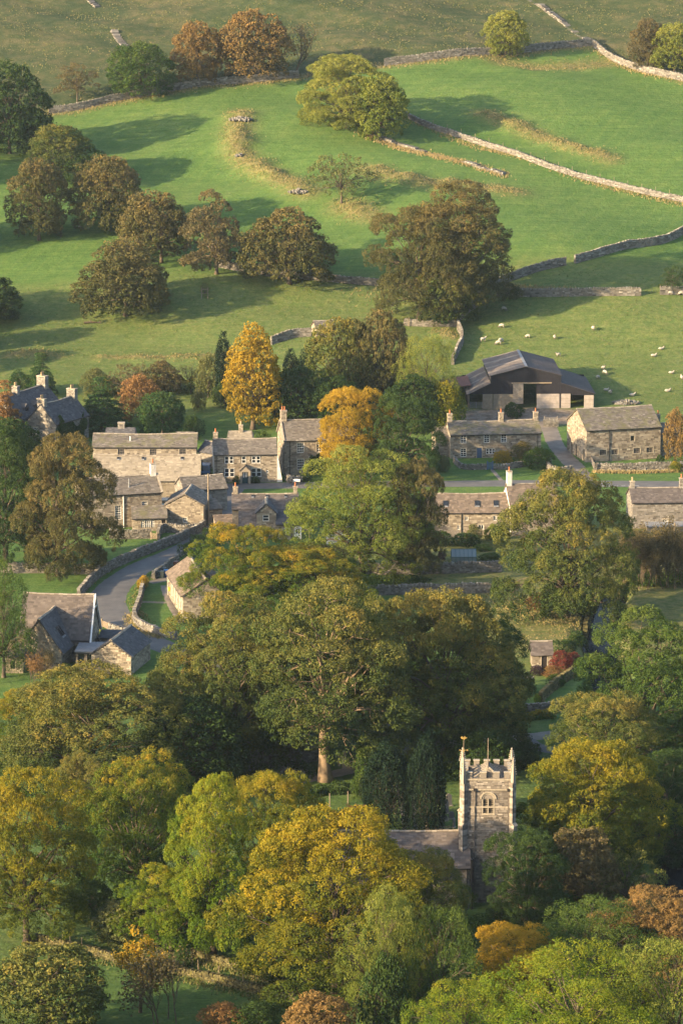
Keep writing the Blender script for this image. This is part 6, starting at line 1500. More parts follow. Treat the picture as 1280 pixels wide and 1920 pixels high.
shrub('dark low bush at the bottom edge', 'dark', 480, 1930, 90, 50, 'bush_b')

THK = 'bare thicket on the right'
for i, (bx, by, tp, w, lab) in enumerate(((1176, 1100, 985, 60, 'leftmost bare twiggy tree of the brown thicket'), (1204, 1102, 992, 62, 'second bare tree of the brown thicket'), (1228, 1098, 976, 66, 'tallest bare tree of the brown thicket'),
                            (1254, 1104, 998, 60, 'fourth bare tree of the brown thicket'), (1280, 1100, 985, 64, 'bare thicket tree cut by the right edge'), (1216, 1078, 990, 70, 'bare tree at the back of the brown thicket'), (1262, 1074, 1000, 70, 'bare tree behind the thicket near the pole'))):
    plant('hawthorn_tree', 'thicket', 'brown', lab, bx, by, tp, bx - w * 0.62, bx + w * 0.62, THK, bark=M_TWIG)

def hedge(label, px, h, w, pal, n, seed, leaf=0.22, world=None):
    P = np.array([G(*p) for p in px]); L = smooth_line(P[:, :2], 10); d = np.r_[0, np.cumsum(np.linalg.norm(np.diff(L, axis=0), axis=1))]; rng = np.random.default_rng(seed)
    s = rng.uniform(0, d[-1], n); x, y = np.interp(s, d, L[:, 0]), np.interp(s, d, L[:, 1]); T_ = np.stack([np.interp(s + .3, d, L[:, 0]) - np.interp(s - .3, d, L[:, 0]), np.interp(s + .3, d, L[:, 1]) - np.interp(s - .3, d, L[:, 1])], -1)
    T_ /= np.linalg.norm(T_, axis=1)[:, None] + 1e-9; N_ = np.stack([-T_[:, 1], T_[:, 0], 0 * s], -1)
    hh = h * (1 + 0.15 * np.sin(s * 1.1) + 0.1 * np.sin(s * 2.7)); u = rng.uniform(-1, 1, n); v = rng.uniform(0, 1, n)
    side = rng.random(n) < 0.55; u = np.where(side, np.sign(u) * rng.uniform(0.8, 1.08, n), u); v = np.where(side, v, rng.uniform(0.85, 1.08, n))
    Q = np.stack([x, y, height(x, y)], -1) + N_ * (u * w / 2 * (1 + 0.2 * np.sin(s * 1.9)))[:, None]; Q[:, 2] += v * hh
    Nn = unit(N_ * (u * 0.8)[:, None] + np.array([0, 0, 1]) * v[:, None] + rng.normal(size=(n, 3)) * 0.5); base = np.array([P[0][0], P[0][1], P[0][2]])
    t = empty('hedge', base); props(t, label, 'hedge', 'garden hedges')
    link('foliage', leaf_mesh('hedge_leaves', Q - base, Nn, leaf * rng.uniform(.6, 1.4, n), rng, rng.random(n), rng.random(n), v), LEAF[pal], t)
    m = MB(); 
    for k in range(0, len(L), 5): g = np.array([L[k][0], L[k][1], float(height(*L[k]))]) - base; m.tube([g - [0, 0, .2], g + [0.05, 0, h * 0.5], g + [-0.05, 0.1, h * 0.9]], [0.05, 0.04, 0.02], 5)
    x = m.build('stems', M_BARK, t); x['kind'] = 'stuff'
hedge('dense dark green hedge on the bank right of the lane', [(352, 1050), (374, 1034), (398, 1016), (416, 1004)], 1.7, 3.0, 'green', 5200, 3)
hedge('dark clipped hedge between the meadow and the crimson shrub', [(1030, 1226), (1060, 1224), (1092, 1220)], 1.5, 1.2, 'dark', 2600, 4)
hedge('rough hedge along the paddock foot behind the copper shrub', [(190, 742), (250, 738), (320, 734), (400, 738)], 2.6, 2.4, 'olive', 5200, 5, 0.34)
hedge('dark hedge between the garden and the driveway', [(930, 1352), (980, 1350), (1040, 1346)], 1.0, 1.1, 'ygreen', 2200, 6)
hedge('dark hedge below the driveway behind the tower', [(880, 1446), (940, 1442), (1010, 1438)], 1.5, 1.8, 'dark', 3200, 7)
hedge('low hedge between the drive and the churchyard', [(520, 1500), (570, 1494), (630, 1488), (680, 1484)], 1.1, 1.4, 'dark', 2800, 8)

# low growth under the trees: nobody could count it
def undergrowth():
    rng = np.random.default_rng(31); Q, Nn, Tn = [], [], []
    for (bx, by, rx, ry, hh, n) in ((420, 1450, 11, 8, 1.0, 5000), (330, 1480, 9, 7, 1.2, 4200), (180, 1500, 10, 6, 1.0, 3600), (840, 1440, 9, 6, 1.0, 3600), (1180, 1480, 8, 8, 1.2, 4200), (1090, 1660, 8, 6, 1.2, 3600),
                                  (960, 1750, 7, 6, 1.1, 3600), (760, 1850, 8, 5, 1.3, 4200), (520, 1730, 7, 6, 1.0, 3200), (270, 1710, 6, 5, 0.9, 2600), (900, 1860, 5, 7, 1.2, 2600), (120, 1560, 6, 6, 1.0, 2600), (1200, 1740, 6, 5, 1.2, 2600),
                                  (600, 1560, 6, 5, 0.8, 2400), (560, 1220, 9, 6, 1.0, 3000), (700, 1260, 8, 6, 0.9, 2800), (720, 1090, 7, 2.4, 1.0, 2400), (80, 1320, 6, 4, 1.0, 2400), (1010, 1820, 6, 6, 1.2, 2400), (640, 790, 9, 5, 1.6, 3000), (780, 800, 7, 5, 1.6, 2600), (1225, 1092, 7, 3.5, 1.6, 3600)):
        p = G(bx, by); a = rng.uniform(0, 6.28, n); r = np.sqrt(rng.random(n)); x = p[0] + rx * r * np.cos(a); y = p[1] + ry * r * np.sin(a)
        lump = 0.35 + 0.65 * (0.5 + 0.5 * np.sin(x * 1.7 + 1.3 * np.sin(y * 1.1)) * np.sin(y * 1.9 + x * 0.6)) * (1 - r ** 4)
        z = height(x, y) + hh * lump * rng.random(n) ** 0.5; Q.append(np.stack([x, y, z], -1)); Nn.append(unit(rng.normal(size=(n, 3)) * 0.6 + np.array([0, 0, 1.0]))); Tn.append(0.5 + 0.5 * np.sin(x * 0.8 + y * 0.5))
    Q, Nn, Tn = np.vstack(Q), np.vstack(Nn), np.concatenate(Tn); n = len(Q)
    o = link('undergrowth', leaf_mesh('undergrowth', Q, Nn, 0.32 * rng.uniform(.6, 1.4, n), rng, rng.random(n), Tn, rng.random(n) * 0.5), LEAF['green']); props(o, 'tangle of low green growth under the trees', 'undergrowth', None, 'stuff')
undergrowth()

# rough grass on banks, verges and wall feet
def rough_grass():
    rng = np.random.default_rng(41); X, Y, Hh, Dry = [], [], [], []
    def along(P, n, w, h, dry, side=0.0):
        P = np.asarray(P); L = smooth_line(P[:, :2], 10); d = np.r_[0, np.cumsum(np.linalg.norm(np.diff(L, axis=0), axis=1))]; s = rng.uniform(0, d[-1], n)
        tx = np.interp(s + .5, d, L[:, 0]) - np.interp(s - .5, d, L[:, 0]); ty = np.interp(s + .5, d, L[:, 1]) - np.interp(s - .5, d, L[:, 1]); l_ = np.hypot(tx, ty) + 1e-9; o_ = rng.choice([-1, 1], n) * side
        X.append(np.interp(s, d, L[:, 0]) - ty / l_ * o_ + rng.normal(0, w, n)); Y.append(np.interp(s, d, L[:, 1]) + tx / l_ * o_ + rng.normal(0, w, n)); Hh.append(np.full(n, h)); Dry.append(np.full(n, dry))
    for i, (p, w, hh) in enumerate(BANKS): along(p, [1300, 1000, 1100, 380, 300, 180, 250, 160][i], w * 0.55, 0.32, 0.6)
    along(LANE[3:9], 1100, 0.35, 0.26, 0.35, 3.7); along(TOPWALL, 2600, 1.2, 0.5, 0.8)
    along([G(*p) for p in ((744, 218), (930, 285), (1130, 349), (1285, 385))], 1500, 0.8, 0.4, 0.8); along([G(*p) for p in ((680, 248), (800, 290), (945, 330))], 1500, 1.0, 0.5, 0.9)
    along([G(*p) for p in ((60, 1772), (270, 1820), (455, 1862), (560, 1890))], 900, 0.7, 0.35, 0.3); along([G(*p) for p in ((362, 1796), (460, 1832), (540, 1860))], 500, 0.7, 0.4, 0.35)
    along([G(*p) for p in ((1114, 886), (1200, 887), (1290, 884))], 700, 0.3, 0.55, 0.9); along([G(*p) for p in ((256, 1150), (250, 1165), (262, 1182), (300, 1196))], 700, 0.6, 0.35, 0.7)
    along([G(*p) for p in ((950, 1130), (1020, 1150), (1090, 1180))], 900, 2.5, 0.3, 0.6); along([G(*p) for p in ((680, 560), (720, 545), (760, 550))], 100, 2.5, 0.6, 0.8)
    along([G(*p) for p in ((950, 542), (1010, 545), (1060, 546))], 500, 1.0, 0.7, 0.85)
    def area(x0, x1, y0, y1, n, h, dry, test=None):
        x = rng.uniform(x0, x1, n); y = rng.uniform(y0, y1, n); k = (np.sin(x * 0.31 + 2 * np.sin(y * 0.13)) + np.sin(y * 0.45 + x * 0.12) + rng.normal(0, 0.7, n)) > -0.2
        if test is not None: k &= test(x, y)
        X.append(x[k]); Y.append(y[k]); Hh.append(np.full(k.sum(), h) * rng.uniform(0.5, 1.2, k.sum())); Dry.append(np.full(k.sum(), dry))
    tw = np.array(TOPWALL)
    area(-72, 72, 640, 712, 15000, 0.24, 0.15); area(-85, 88, 815, 905, 13000, 0.36, 0.45, lambda x, y: y > np.interp(x, tw[:, 0], tw[:, 1]) + 1)
    area(0, 40, 470, 500, 3500, 0.24, 0.62); area(-42, 5, 345, 366, 2200, 0.20, 0.25)
    X, Y, Hh, Dry = map(np.concatenate, (X, Y, Hh, Dry)); n = len(X); k = 4
    bx = np.repeat(X, k) + rng.normal(0, 0.10, n * k); by = np.repeat(Y, k) + rng.normal(0, 0.10, n * k); bz = height(bx, by) - 0.03; hh = np.repeat(Hh, k) * rng.uniform(0.5, 1.2, n * k)
    a = rng.uniform(0, 6.28, n * k); w = 0.055; dx, dy = np.cos(a) * w, np.sin(a) * w; lx, ly = rng.normal(0, 0.3, n * k) * hh, rng.normal(0, 0.3, n * k) * hh
    V = np.stack([np.stack([bx - dx, by - dy, bz], -1), np.stack([bx + dx, by + dy, bz], -1), np.stack([bx + lx, by + ly, bz + hh], -1)], 1).reshape(-1, 3)
    tt = np.clip(np.repeat(Dry, k) + rng.normal(0, 0.25, n * k), 0, 1)
    me = mesh_np('rough_grass', V, np.arange(n * k * 3).reshape(-1, 3), np.stack([tt] * 3, -1))
    m, nt, out = new_mat('rough_grass'); t = nd(nt, 'ShaderNodeAttribute', attribute_name='tint').outputs['Fac']
    principled(nt, out, ramp(nt, [(0.0, (0.055, 0.095, 0.020)), (0.5, (0.150, 0.140, 0.048)), (1.0, (0.330, 0.245, 0.115))], t).outputs[0], 0.8, None, 0.15)
    o = link('rough_grass', me, m); props(o, 'dry rough grass on banks, verges and wall feet', 'grass', None, 'stuff')
rough_grass()

# ------------------------------------------------------------------ sheep
def fleece_mat():
    m, nt, out = new_mat('sheep_coat'); t = nd(nt, 'ShaderNodeAttribute', attribute_name='tint').outputs['Fac']; n = noise(nt, 9.0, 4, 0.6, coords(nt))
    c = ramp(nt, [(0.3, (0.13, 0.11, 0.095)), (0.6, (0.38, 0.345, 0.29))], t).outputs[0]
    principled(nt, out, mixc(nt, 0.5, c, ramp(nt, [(0.3, (0.6,) * 3), (0.7, (1.1,) * 3)], n).outputs[0], 'MULTIPLY'), 0.95, bump(nt, n, 0.5, 0.03), 0.05); return m
M_WOOL = fleece_mat()
def sheep_mesh(key, lying=False, grazing=True, seed=1):
    """a rounded woolly body, neck, head, ears and legs grown together into one skin"""
    rng = np.random.default_rng(seed); m = MB(); z = 0.30 if lying else 0.62; n = 11
    ts = np.linspace(0, 1, n); rr = 0.27 * np.sin(np.clip(ts, 0.03, 0.97) * math.pi) ** 0.45; rr[0] = rr[-1] = 0.05
    m.tube([(-0.52 + 1.02 * t, 0, z + 0.03 * math.sin(t * 5)) for t in ts], rr * (1 + rng.normal(0, 0.04, n)), 12)
    hz = 0.16 if (grazing and not lying) else z + 0.32
    m.tube([(0.30, 0, z + 0.06), (0.50, 0, (z + hz) / 2 + 0.06), (0.62, 0, hz + 0.04)], [0.20, 0.14, 0.11], 9)
    m.tube([(0.56, 0, hz + 0.08), (0.68, 0, hz + 0.03), (0.82, 0, hz - 0.05)], [0.09, 0.10, 0.06], 8)
    for s in (-1, 1): m.tube([(0.62, s * 0.04, hz + 0.10), (0.60, s * 0.20, hz + 0.10)], [0.05, 0.035], 6)
    if not lying:
        for x in (-0.34, 0.30):
            for s in (-1, 1): m.tube([(x, s * 0.14, z), (x + (0.03 if x > 0 else -0.05), s * 0.14, z * 0.42), (x, s * 0.14, 0.0)], [0.10, 0.055, 0.05], 6)
    else: m.tube([(0.25, 0.12, z), (0.40, 0.16, 0.12), (0.55, 0.16, 0.06)], [0.10, 0.07, 0.05], 6)
    tmp = bpy.data.objects.new('tmp', m.mesh('tmp', True)); COL.objects.link(tmp)
    r = tmp.modifiers.new('skin', 'REMESH'); r.mode = 'VOXEL'; r.voxel_size = 0.035; r.use_smooth_shade = True
    me = bpy.data.meshes.new_from_object(tmp.evaluated_get(bpy.context.evaluated_depsgraph_get())); me.name = 'sheep_' + key; bpy.data.objects.remove(tmp)
    nf = len(me.polygons); c = np.zeros(nf * 3); me.polygons.foreach_get('center', c); c = c.reshape(-1, 3)
    dark = (c[:, 0] > 0.64) | ((np.abs(c[:, 1]) > 0.11) & (c[:, 0] > 0.55)) | ((c[:, 2] < (0.34 if not lying else 0.10)) & (c[:, 0] < 0.55)); t = np.where(dark, 0.1, 0.9)
    if 'tint' in me.attributes: me.attributes.remove(me.attributes['tint'])
    at = me.attributes.new('tint', 'FLOAT_COLOR', 'FACE'); at.data.foreach_set('color', np.repeat(np.stack([t, t, t, np.ones(nf)], -1), 1, 0).astype(np.float32).ravel())
    me.materials.clear(); return me
SHEEP = [sheep_mesh('a', False, True, 1), sheep_mesh('b', False, False, 2), sheep_mesh('c', True, False, 3)]
rs = random.Random(5)
for (px, py, k, ang, lab) in ((961, 557, 0, 0, 'sheep grazing right beneath the level field wall'), (944, 583, 0, 10, 'sheep nearest below the level wall, left of the flock'), (940, 615, 0, 160, 'sheep alone midway between wall and farm shed'),
        (905, 641, 1, 20, 'leftmost sheep of the right hand pasture'), (938, 642, 0, 30, 'upper of two touching sheep behind the farm shed'), (934, 647, 0, 185, 'lower of two touching sheep behind the farm shed'),
        (989, 634, 0, 170, 'sheep above the farm shed ridge, left of the upright one'), (1039, 636, 1, -80, 'sheep seen end on above the farm shed right slope'), (1111, 620, 1, -70, 'topmost sheep right of the farm shed'),
        (1238, 656, 2, 10, 'resting sheep highest near the right edge'), (1224, 669, 2, 5, 'resting sheep just below the highest right edge one'), (1046, 669, 1, 200, 'sheep half hidden by the farm shed ridge'),
        (1257, 701, 2, 0, 'resting sheep on the right edge above the stone barn ridge'), (1277, 712, 1, 100, 'sheep cut by the right edge of the picture'), (1130, 694, 1, -60, 'upper sheep of three beside the farm shed'),
        (1133, 702, 0, -50, 'middle sheep of three beside the farm shed'), (1120, 711, 0, 40, 'lower sheep of three beside the farm shed'), (1135, 733, 2, 0, 'left of two resting sheep behind the stone barn'), (1143, 739, 1, -60, 'right of two sheep behind the stone barn'),
        (1184, 743, 2, 8, 'resting sheep directly above the stone barn roof'), (1250, 735, 2, 4, 'resting sheep above the stone barn right end'), (1256, 553, 0, 0, 'sheep under the dark thorn at the right edge'), (1276, 554, 0, 180, 'sheep right of the dark thorn, on the picture edge'),
        (150, 430, 0, 0, 'left of two sheep between the brown trees on the left'), (175, 422, 1, -80, 'right of two sheep between the brown trees on the left'), (203, 429, 0, 10, 'sheep at the dark skirt under the tan crown'), (111, 348, 1, 80, 'sheep high on the left beside the tall brown tree')):
    p = G(px, py); t = link('sheep', SHEEP[k], M_WOOL); t.location = tuple(p); t.rotation_euler = (0, 0, R(ang)); props(t, lab, 'sheep', 'sheep on the pastures'); f = rs.uniform(0.85, 1.02); t.scale = (f, f, f)

# ------------------------------------------------------------------ gates, posts, poles
def gate(label, a, b, h=1.15, bars=5, mat=None, name='gate', posts=True):
    A, B = G(*a), G(*b); d = B - A; L = float(np.hypot(d[0], d[1])); t = empty(name, A, math.atan2(d[1], d[0])); props(t, label, 'gate', 'gates'); mat = mat or M_TIMBER
    for k in range(bars): m = MB(); z = 0.18 + (h - 0.25) * k / (bars - 1); m.box(0.12, L - 0.12, -0.02, 0.02, z - 0.045, z + 0.045); m.build('bar', mat, t)
    for x in (0.12, L - 0.2): m = MB(); m.box(x, x + 0.09, -0.045, -0.022, 0.1, h); m.build('stile', mat, t)
    m = MB(); m.bar((0.15, 0.035, 0.2), (L * 0.75, 0.035, h - 0.1), 0.03, 0.07); m.build('brace', mat, t)
    if posts:
        for x in (0.0, L): m = MB(); m.box(x - 0.09, x + 0.09, -0.09, 0.09, -0.4, h + 0.2); m.build('post', mat, t)
gate('five bar wooden field gate beside the broad brown tree', (119, 1076), (141, 1077))
gate('pale curved top gate behind the flat roofed hall', (192, 1176), (206, 1182), 1.0, 6, M_TIMBER)
gate('blue garden gate in the farmhouse wall', (913, 881), (923, 881), 1.3, 7, M_BLUE)
gate('metal farm gate at the corner of the stone barn wall', (1104, 862), (1113, 884), 1.2, 6, M_GREYWOOD)
gate('wooden gate beside the stone pillar at the drive', (652, 1442), (676, 1450), 1.15, 5, M_TIMBER)
gate('yard gate between the farmhouse and the stone barn', (1020, 795), (1044, 795), 1.2, 6, M_GREYWOOD)
gate('wooden gate in the garden wall beside the lean-to', (284, 1011), (295, 1012), 1.0, 5)
def pillar(label, px, h, w): 
    t = empty('gate_pillar', G(*px)); props(t, label, 'pillar'); m = MB(); rng = np.random.default_rng(3); z = -0.2
    while z < h: hh = 0.3; m.boxes([(0, 0, z + hh / 2)], (1, 0, 0), (0, 1, 0), (0, 0, 1), [[w / 2 * rng.uniform(.93, 1.05), w / 2 * rng.uniform(.93, 1.05), hh / 2 - .006]], rng.uniform(.4, .9)); z += hh
    m.build('shaft', M_CHURCH, t); m = MB(); m.box(-w * .58, w * .58, -w * .58, w * .58, z + .002, z + 0.14); m.build('cap', M_DRESSED, t)
pillar('pale stone pillar holding the wooden drive gate', (645, 1440), 1.7, 0.5)
pillar('stone gate post at the left of the drive gate gap', (636, 1436), 1.3, 0.35)
def post_row(group, lab0, pts, h, mat, r=0.06):
    for i, (a, b) in enumerate(pts):
        t = empty('fence_post', G(a, b)); props(t, lab0[i] if isinstance(lab0, list) else lab0, 'post', group); m = MB(); m.tube([(0, 0, -0.3), (0.01, 0, h * .5), (0.03 * math.sin(i * 3), 0.02, h)], [r, r, r * 0.9], 6); m.build('stake', mat, t)
        m = MB(); m.lathe([(r * 0.95, 0), (r * 0.6, 0.05), (0.005, 0.08)], (0.03 * math.sin(i * 3), 0.02, h), 6); m.build('tip', mat, t)
_ord = 'first second third fourth fifth sixth seventh eighth ninth tenth eleventh twelfth thirteenth fourteenth fifteenth sixteenth seventeenth eighteenth nineteenth twentieth'.split()
post_row('fence posts on the slanting wall', [o_ + ' fence post from the left along the slanting hill wall' for o_ in _ord], [(x, np.interp(x, [744, 800, 860, 930, 1000, 1070, 1130, 1200, 1285], [212, 236, 256, 279, 303, 327, 343, 360, 378])) for x in range(760, 1280, 26)], 1.75, M_TIMBER)
post_row('leaning stakes on the mossy walls', ['leaning stake left on the lower mossy wall', 'stake right of the first on the mossy wall', 'stake where the two mossy walls come near', 'stake left of the bright maple trunk', 'stake beneath the bright maple', 'stake right of the maple on the mossy wall', 'last stake before the widest golden sycamore'],
         [(118, 1775), (132, 1780), (154, 1786), (292, 1816), (372, 1830), (410, 1842), (456, 1856)], 1.6, M_TIMBER, 0.05)
post_row('posts in the churchyard edge', ['left pale post in the grass below the pale trunk', 'right pale post in the grass below the pale trunk'], [(618, 1512), (652, 1508)], 1.5, M_TIMBER, 0.07)
post_row('posts under the tree clump', ['rail post at the left under the tree clump', 'rail post at the right under the tree clump'], [(766, 612), (788, 612)], 1.7, M_TIMBER, 0.08)
def pole(label, px, top, name='utility_pole'):
    p = G(*px); H = at_depth(px[0], top, p[1])[2] - p[2]; t = empty(name, p); props(t, label, 'pole', 'wooden utility poles')
    m = MB(); m.tube([(0, 0, -0.5), (0, 0, H * 0.5), (0.02, 0, H)], [0.15, 0.13, 0.10], 8); m.build('shaft', M_TIMBER, t)
    m = MB(); m.box(-0.35, 0.35, -0.05, 0.05, H - 0.5, H - 0.4); m.build('crossarm', M_GREYWOOD, t)
    for x in (-0.28, 0.28): m = MB(); m.lathe([(0.03, 0), (0.05, 0.05), (0.03, 0.12)], (x, 0, H - 0.4), 6); m.build('insulator', M_WHITE, t)
pole('wooden pole in front of the rear barn roof', (391, 986), 888); pole('wooden pole in the garden of the brown cottage', (580, 1034), 990); pole('yellowish pole in front of the right edge cottage', (1263, 1036), 980)
def tree_guard():
    p = G(384, 558); t = empty('tree_guard', p); props(t, 'wooden guard round a sapling in the open pasture', 'tree guard')
    for x, y in ((-.6, -.6), (.6, -.6), (.6, .6), (-.6, .6)): m = MB(); m.box(x - .07, x + .07, y - .07, y + .07, -.3, 2.0); m.build('post', M_TIMBER, t)
    for z in (0.9, 1.7):
        for a, b in (((-.6, -.6), (.6, -.6)), ((.6, -.6), (.6, .6)), ((.6, .6), (-.6, .6)), ((-.6, .6), (-.6, -.6))): m = MB(); m.bar((*a, z), (*b, z), 0.05, 0.1); m.build('rail', M_TIMBER, t)
tree_guard(); plant('sapling', 'thin', 'pale', 'thin sapling inside the wooden guard', 384, 558, 528, 375, 393, HILL)

# ------------------------------------------------------------------ churchyard
def headstone(label, px, w, h, lean, rz=0):
    p = G(*px); t = empty('headstone', p, R(rz)); props(t, label, 'headstone', 'headstones in the churchyard'); m = MB()
    P = [(-w / 2, 0, -0.2), (w / 2, 0, -0.2), (w / 2, 0, h * .75)] + [(w / 2 * math.cos(q), 0, h * .75 + h * .25 * math.sin(q)) for q in np.linspace(0.3, math.pi - .3, 5)] + [(-w / 2, 0, h * .75)]
    m.prism(P, (0, 0.14, 0)); o = m.build('slab', M_STONEG, t); o.rotation_euler = (R(lean), 0, 0); m = MB(); m.box(-w * .62, w * .62, -.1, .26, -.2, .12); m.build('plinth', M_DRESSED, t)
headstone('leaning pale headstone beside the right yew', (836, 1526), .8, 1.7, -9, 24); headstone('headstone behind the right yew close to the first', (842, 1512), .7, 1.5, -6, 24); headstone('low headstone before the leaning pair', (832, 1540), .9, .7, 0, 20)
headstone('small dark headstone left of the tower buttress', (851, 1552), .5, 1.1, 4, 60); headstone('headstone in the grass between path and tower', (846, 1536), .6, .9, 3, 10)
def bench(label, px, rz, w=1.7, mat=None):
    t = empty('bench', G(*px), R(rz)); props(t, label, 'bench'); mat = mat or M_GREYWOOD
    for i in range(3): m = MB(); m.box(-w / 2, w / 2, -.2 + i * .15, -.08 + i * .15, .43, .47); m.build('seat_slat', mat, t)
    for i in range(2): m = MB(); m.box(-w / 2, w / 2, .26, .30, .58 + i * .2, .70 + i * .2); m.build('back_slat', mat, t)
    for x in (-w / 2 + .05, w / 2 - .13):
        for y in (-.2, .24): m = MB(); m.box(x, x + .08, y, y + .06, -.1, .43 if y < 0 else .95); m.build('leg', mat, t)
bench('pale wooden bench behind the nave ridge', (828, 1562), 180, 1.8, M_TIMBER); bench('dark bench beside the mossy wall under the maple', (347, 1796), 200, 1.5, M_DOORDARK)

# ------------------------------------------------------------------ vehicles
M_RUBBER = plain_mat('tyre', (0.02, 0.02, 0.02), 0.9, 0.2); M_STEEL = plain_mat('wheel_steel', (0.35, 0.35, 0.36), 0.4, 0.1, 4, .4, .6); M_LAMP = plain_mat('lamp_glass', (0.6, 0.58, 0.52), 0.2, 0.05)
def car(name, label, px, rz, L, W, H, col, bonnet=0.26, tail=0.06):
    t = empty(name, G(*px), R(rz)); props(t, label, 'car' if name == 'car' else 'van', 'parked vehicles'); z0, z1 = 0.22, H * .55; w = W / 2
    m = MB(); m.prism([(-L / 2, -w, z0 + .08), (-L / 2 + .1, -w, z0), (L / 2 - .1, -w, z0), (L / 2, -w, z0 + .15), (L / 2 - .03, -w, z1 - .12), (L / 2 - L * bonnet, -w, z1), (-L / 2 + .04, -w, z1)], (0, W, 0)); m.build('body', col, t)
    a, b = L / 2 - L * bonnet, -L / 2 + L * tail; e = 0.14
    V = [(a, -w + .03, z1 + .002), (a, w - .03, z1 + .002), (b, w - .03, z1 + .002), (b, -w + .03, z1 + .002), (a - .65, -w + e, H), (a - .65, w - e, H), (b + .2, w - e, H), (b + .2, -w + e, H)]
    m = MB(); m.raw(V, [[0, 1, 5, 4], [1, 2, 6, 5], [2, 3, 7, 6], [3, 0, 4, 7], [4, 5, 6, 7]]); cb = m.build('cabin', col, t); V = np.array(V)
    def pane(i, j, k, l, n):
        q = V[[i, j, k, l]]; c = q.mean(0); q = c + (q - c) * .84 + np.array(n) * .012; m = MB(); m.raw(q, [[0, 1, 2, 3]]); m.build('window', M_GLASS, cb)
    pane(0, 1, 5, 4, (1, 0, .7)); pane(1, 2, 6, 5, (0, 1, .2)); pane(2, 3, 7, 6, (-1, 0, .2)); pane(3, 0, 4, 7, (0, -1, .2))
    for x in (L / 2 - .75, -L / 2 + .7):
        for s in (-1, 1):
            m = MB(); m.tube([(x, s * (w - .12), .31), (x, s * (w + .015), .31)], .31, 12); wh = m.build('wheel', M_RUBBER, t); m = MB(); m.tube([(x, s * (w + .005), .31), (x, s * (w + .03), .31)], .18, 10); m.build('rim', M_STEEL, wh)
    for s in (-1, 1):
        m = MB(); m.box(L / 2 - .06, L / 2 + .012, s * w * .72 - .14, s * w * .72 + .14, z1 - .32, z1 - .18); m.build('headlight', M_LAMP, t)
M_CARBLUE = plain_mat('car_blue', (0.045, 0.090, 0.16), 0.25, 0.05, 2, .5); M_CARDARK = plain_mat('car_navy', (0.03, 0.05, 0.085), 0.25, 0.05, 2, .5); M_CARSILVER = plain_mat('car_silver', (0.3, 0.31, 0.33), 0.3, 0.05, 2, .5, .3)
car('van', 'blue van parked left of the white gabled cottage', (385, 892), -92, 4.6, 1.85, 1.9, M_CARBLUE, .2); car('car', 'dark car in the yard above the blue van', (383, 868), -85, 4.2, 1.75, 1.45, M_CARDARK); car('car', 'blue car half hidden by the gable barn', (313, 950), 86, 4.1, 1.75, 1.45, M_CARBLUE)
car('car', 'silver car glimpsed through the brown thicket', (1196, 1058), 5, 4.2, 1.75, 1.45, M_CARSILVER)

for i in range(7):
    a_, b_ = G(1112 + i * 13, 911.5), G(1119 + i * 13, 911.5)
    m = MB(); m.boxes([(0, 0, 0)], (1, 0, 0), (0, 1, 0), (0, 0, 1), [[0.32, 0.06, 0.002]]); o = m.build('road_marking', M_WHITE); o.location = ((a_[0] + b_[0]) / 2, a_[1], a_[2] + 0.042); o['kind'] = 'structure'
# ------------------------------------------------------------------ small things in yards and gardens
def wheelie_bin(label, px, col, rz):
    t = empty('wheelie_bin', G(*px), R(rz)); props(t, label, 'bin', 'bins on the hall forecourt'); m = MB(); a, b = .24, .30
    V = [(-a, -a, 0.05), (a, -a, .05), (a, a, .05), (-a, a, .05), (-b, -b, 1.0), (b, -b, 1.0), (b, b, 1.0), (-b, b, 1.0)]; m.raw(V, [[0, 3, 2, 1], [4, 5, 6, 7], [0, 1, 5, 4], [1, 2, 6, 5], [2, 3, 7, 6], [3, 0, 4, 7]]); m.build('body', col, t)
    m = MB(); m.boxes([(0, 0, 1.05)], (1, 0, 0), (0, .99, .1), (0, -.1, .99), [[.32, .33, .04]]); m.build('lid', col, t)
    for s in (-1, 1): m = MB(); m.tube([(s * .2, .26, .1), (s * .28, .26, .1)], .1, 8); m.build('wheel', M_RUBBER, t)
M_BINB = plain_mat('bin_blue', (0.02, 0.09, 0.26), .5, .1); M_BING = plain_mat('bin_dark', (0.03, 0.04, 0.04), .5, .1); M_BINR = plain_mat('bin_brown', (0.10, 0.045, 0.03), .5, .1)
wheelie_bin('blue wheelie bin on the hall forecourt', (312, 1082), M_BINB, 10); wheelie_bin('dark bin left of the blue one', (304, 1084), M_BING, 0); wheelie_bin('dark bin behind the blue one', (309, 1078), M_BING, 20); wheelie_bin('brown bin by the forecourt wall', (330, 1066), M_BINR, -20)
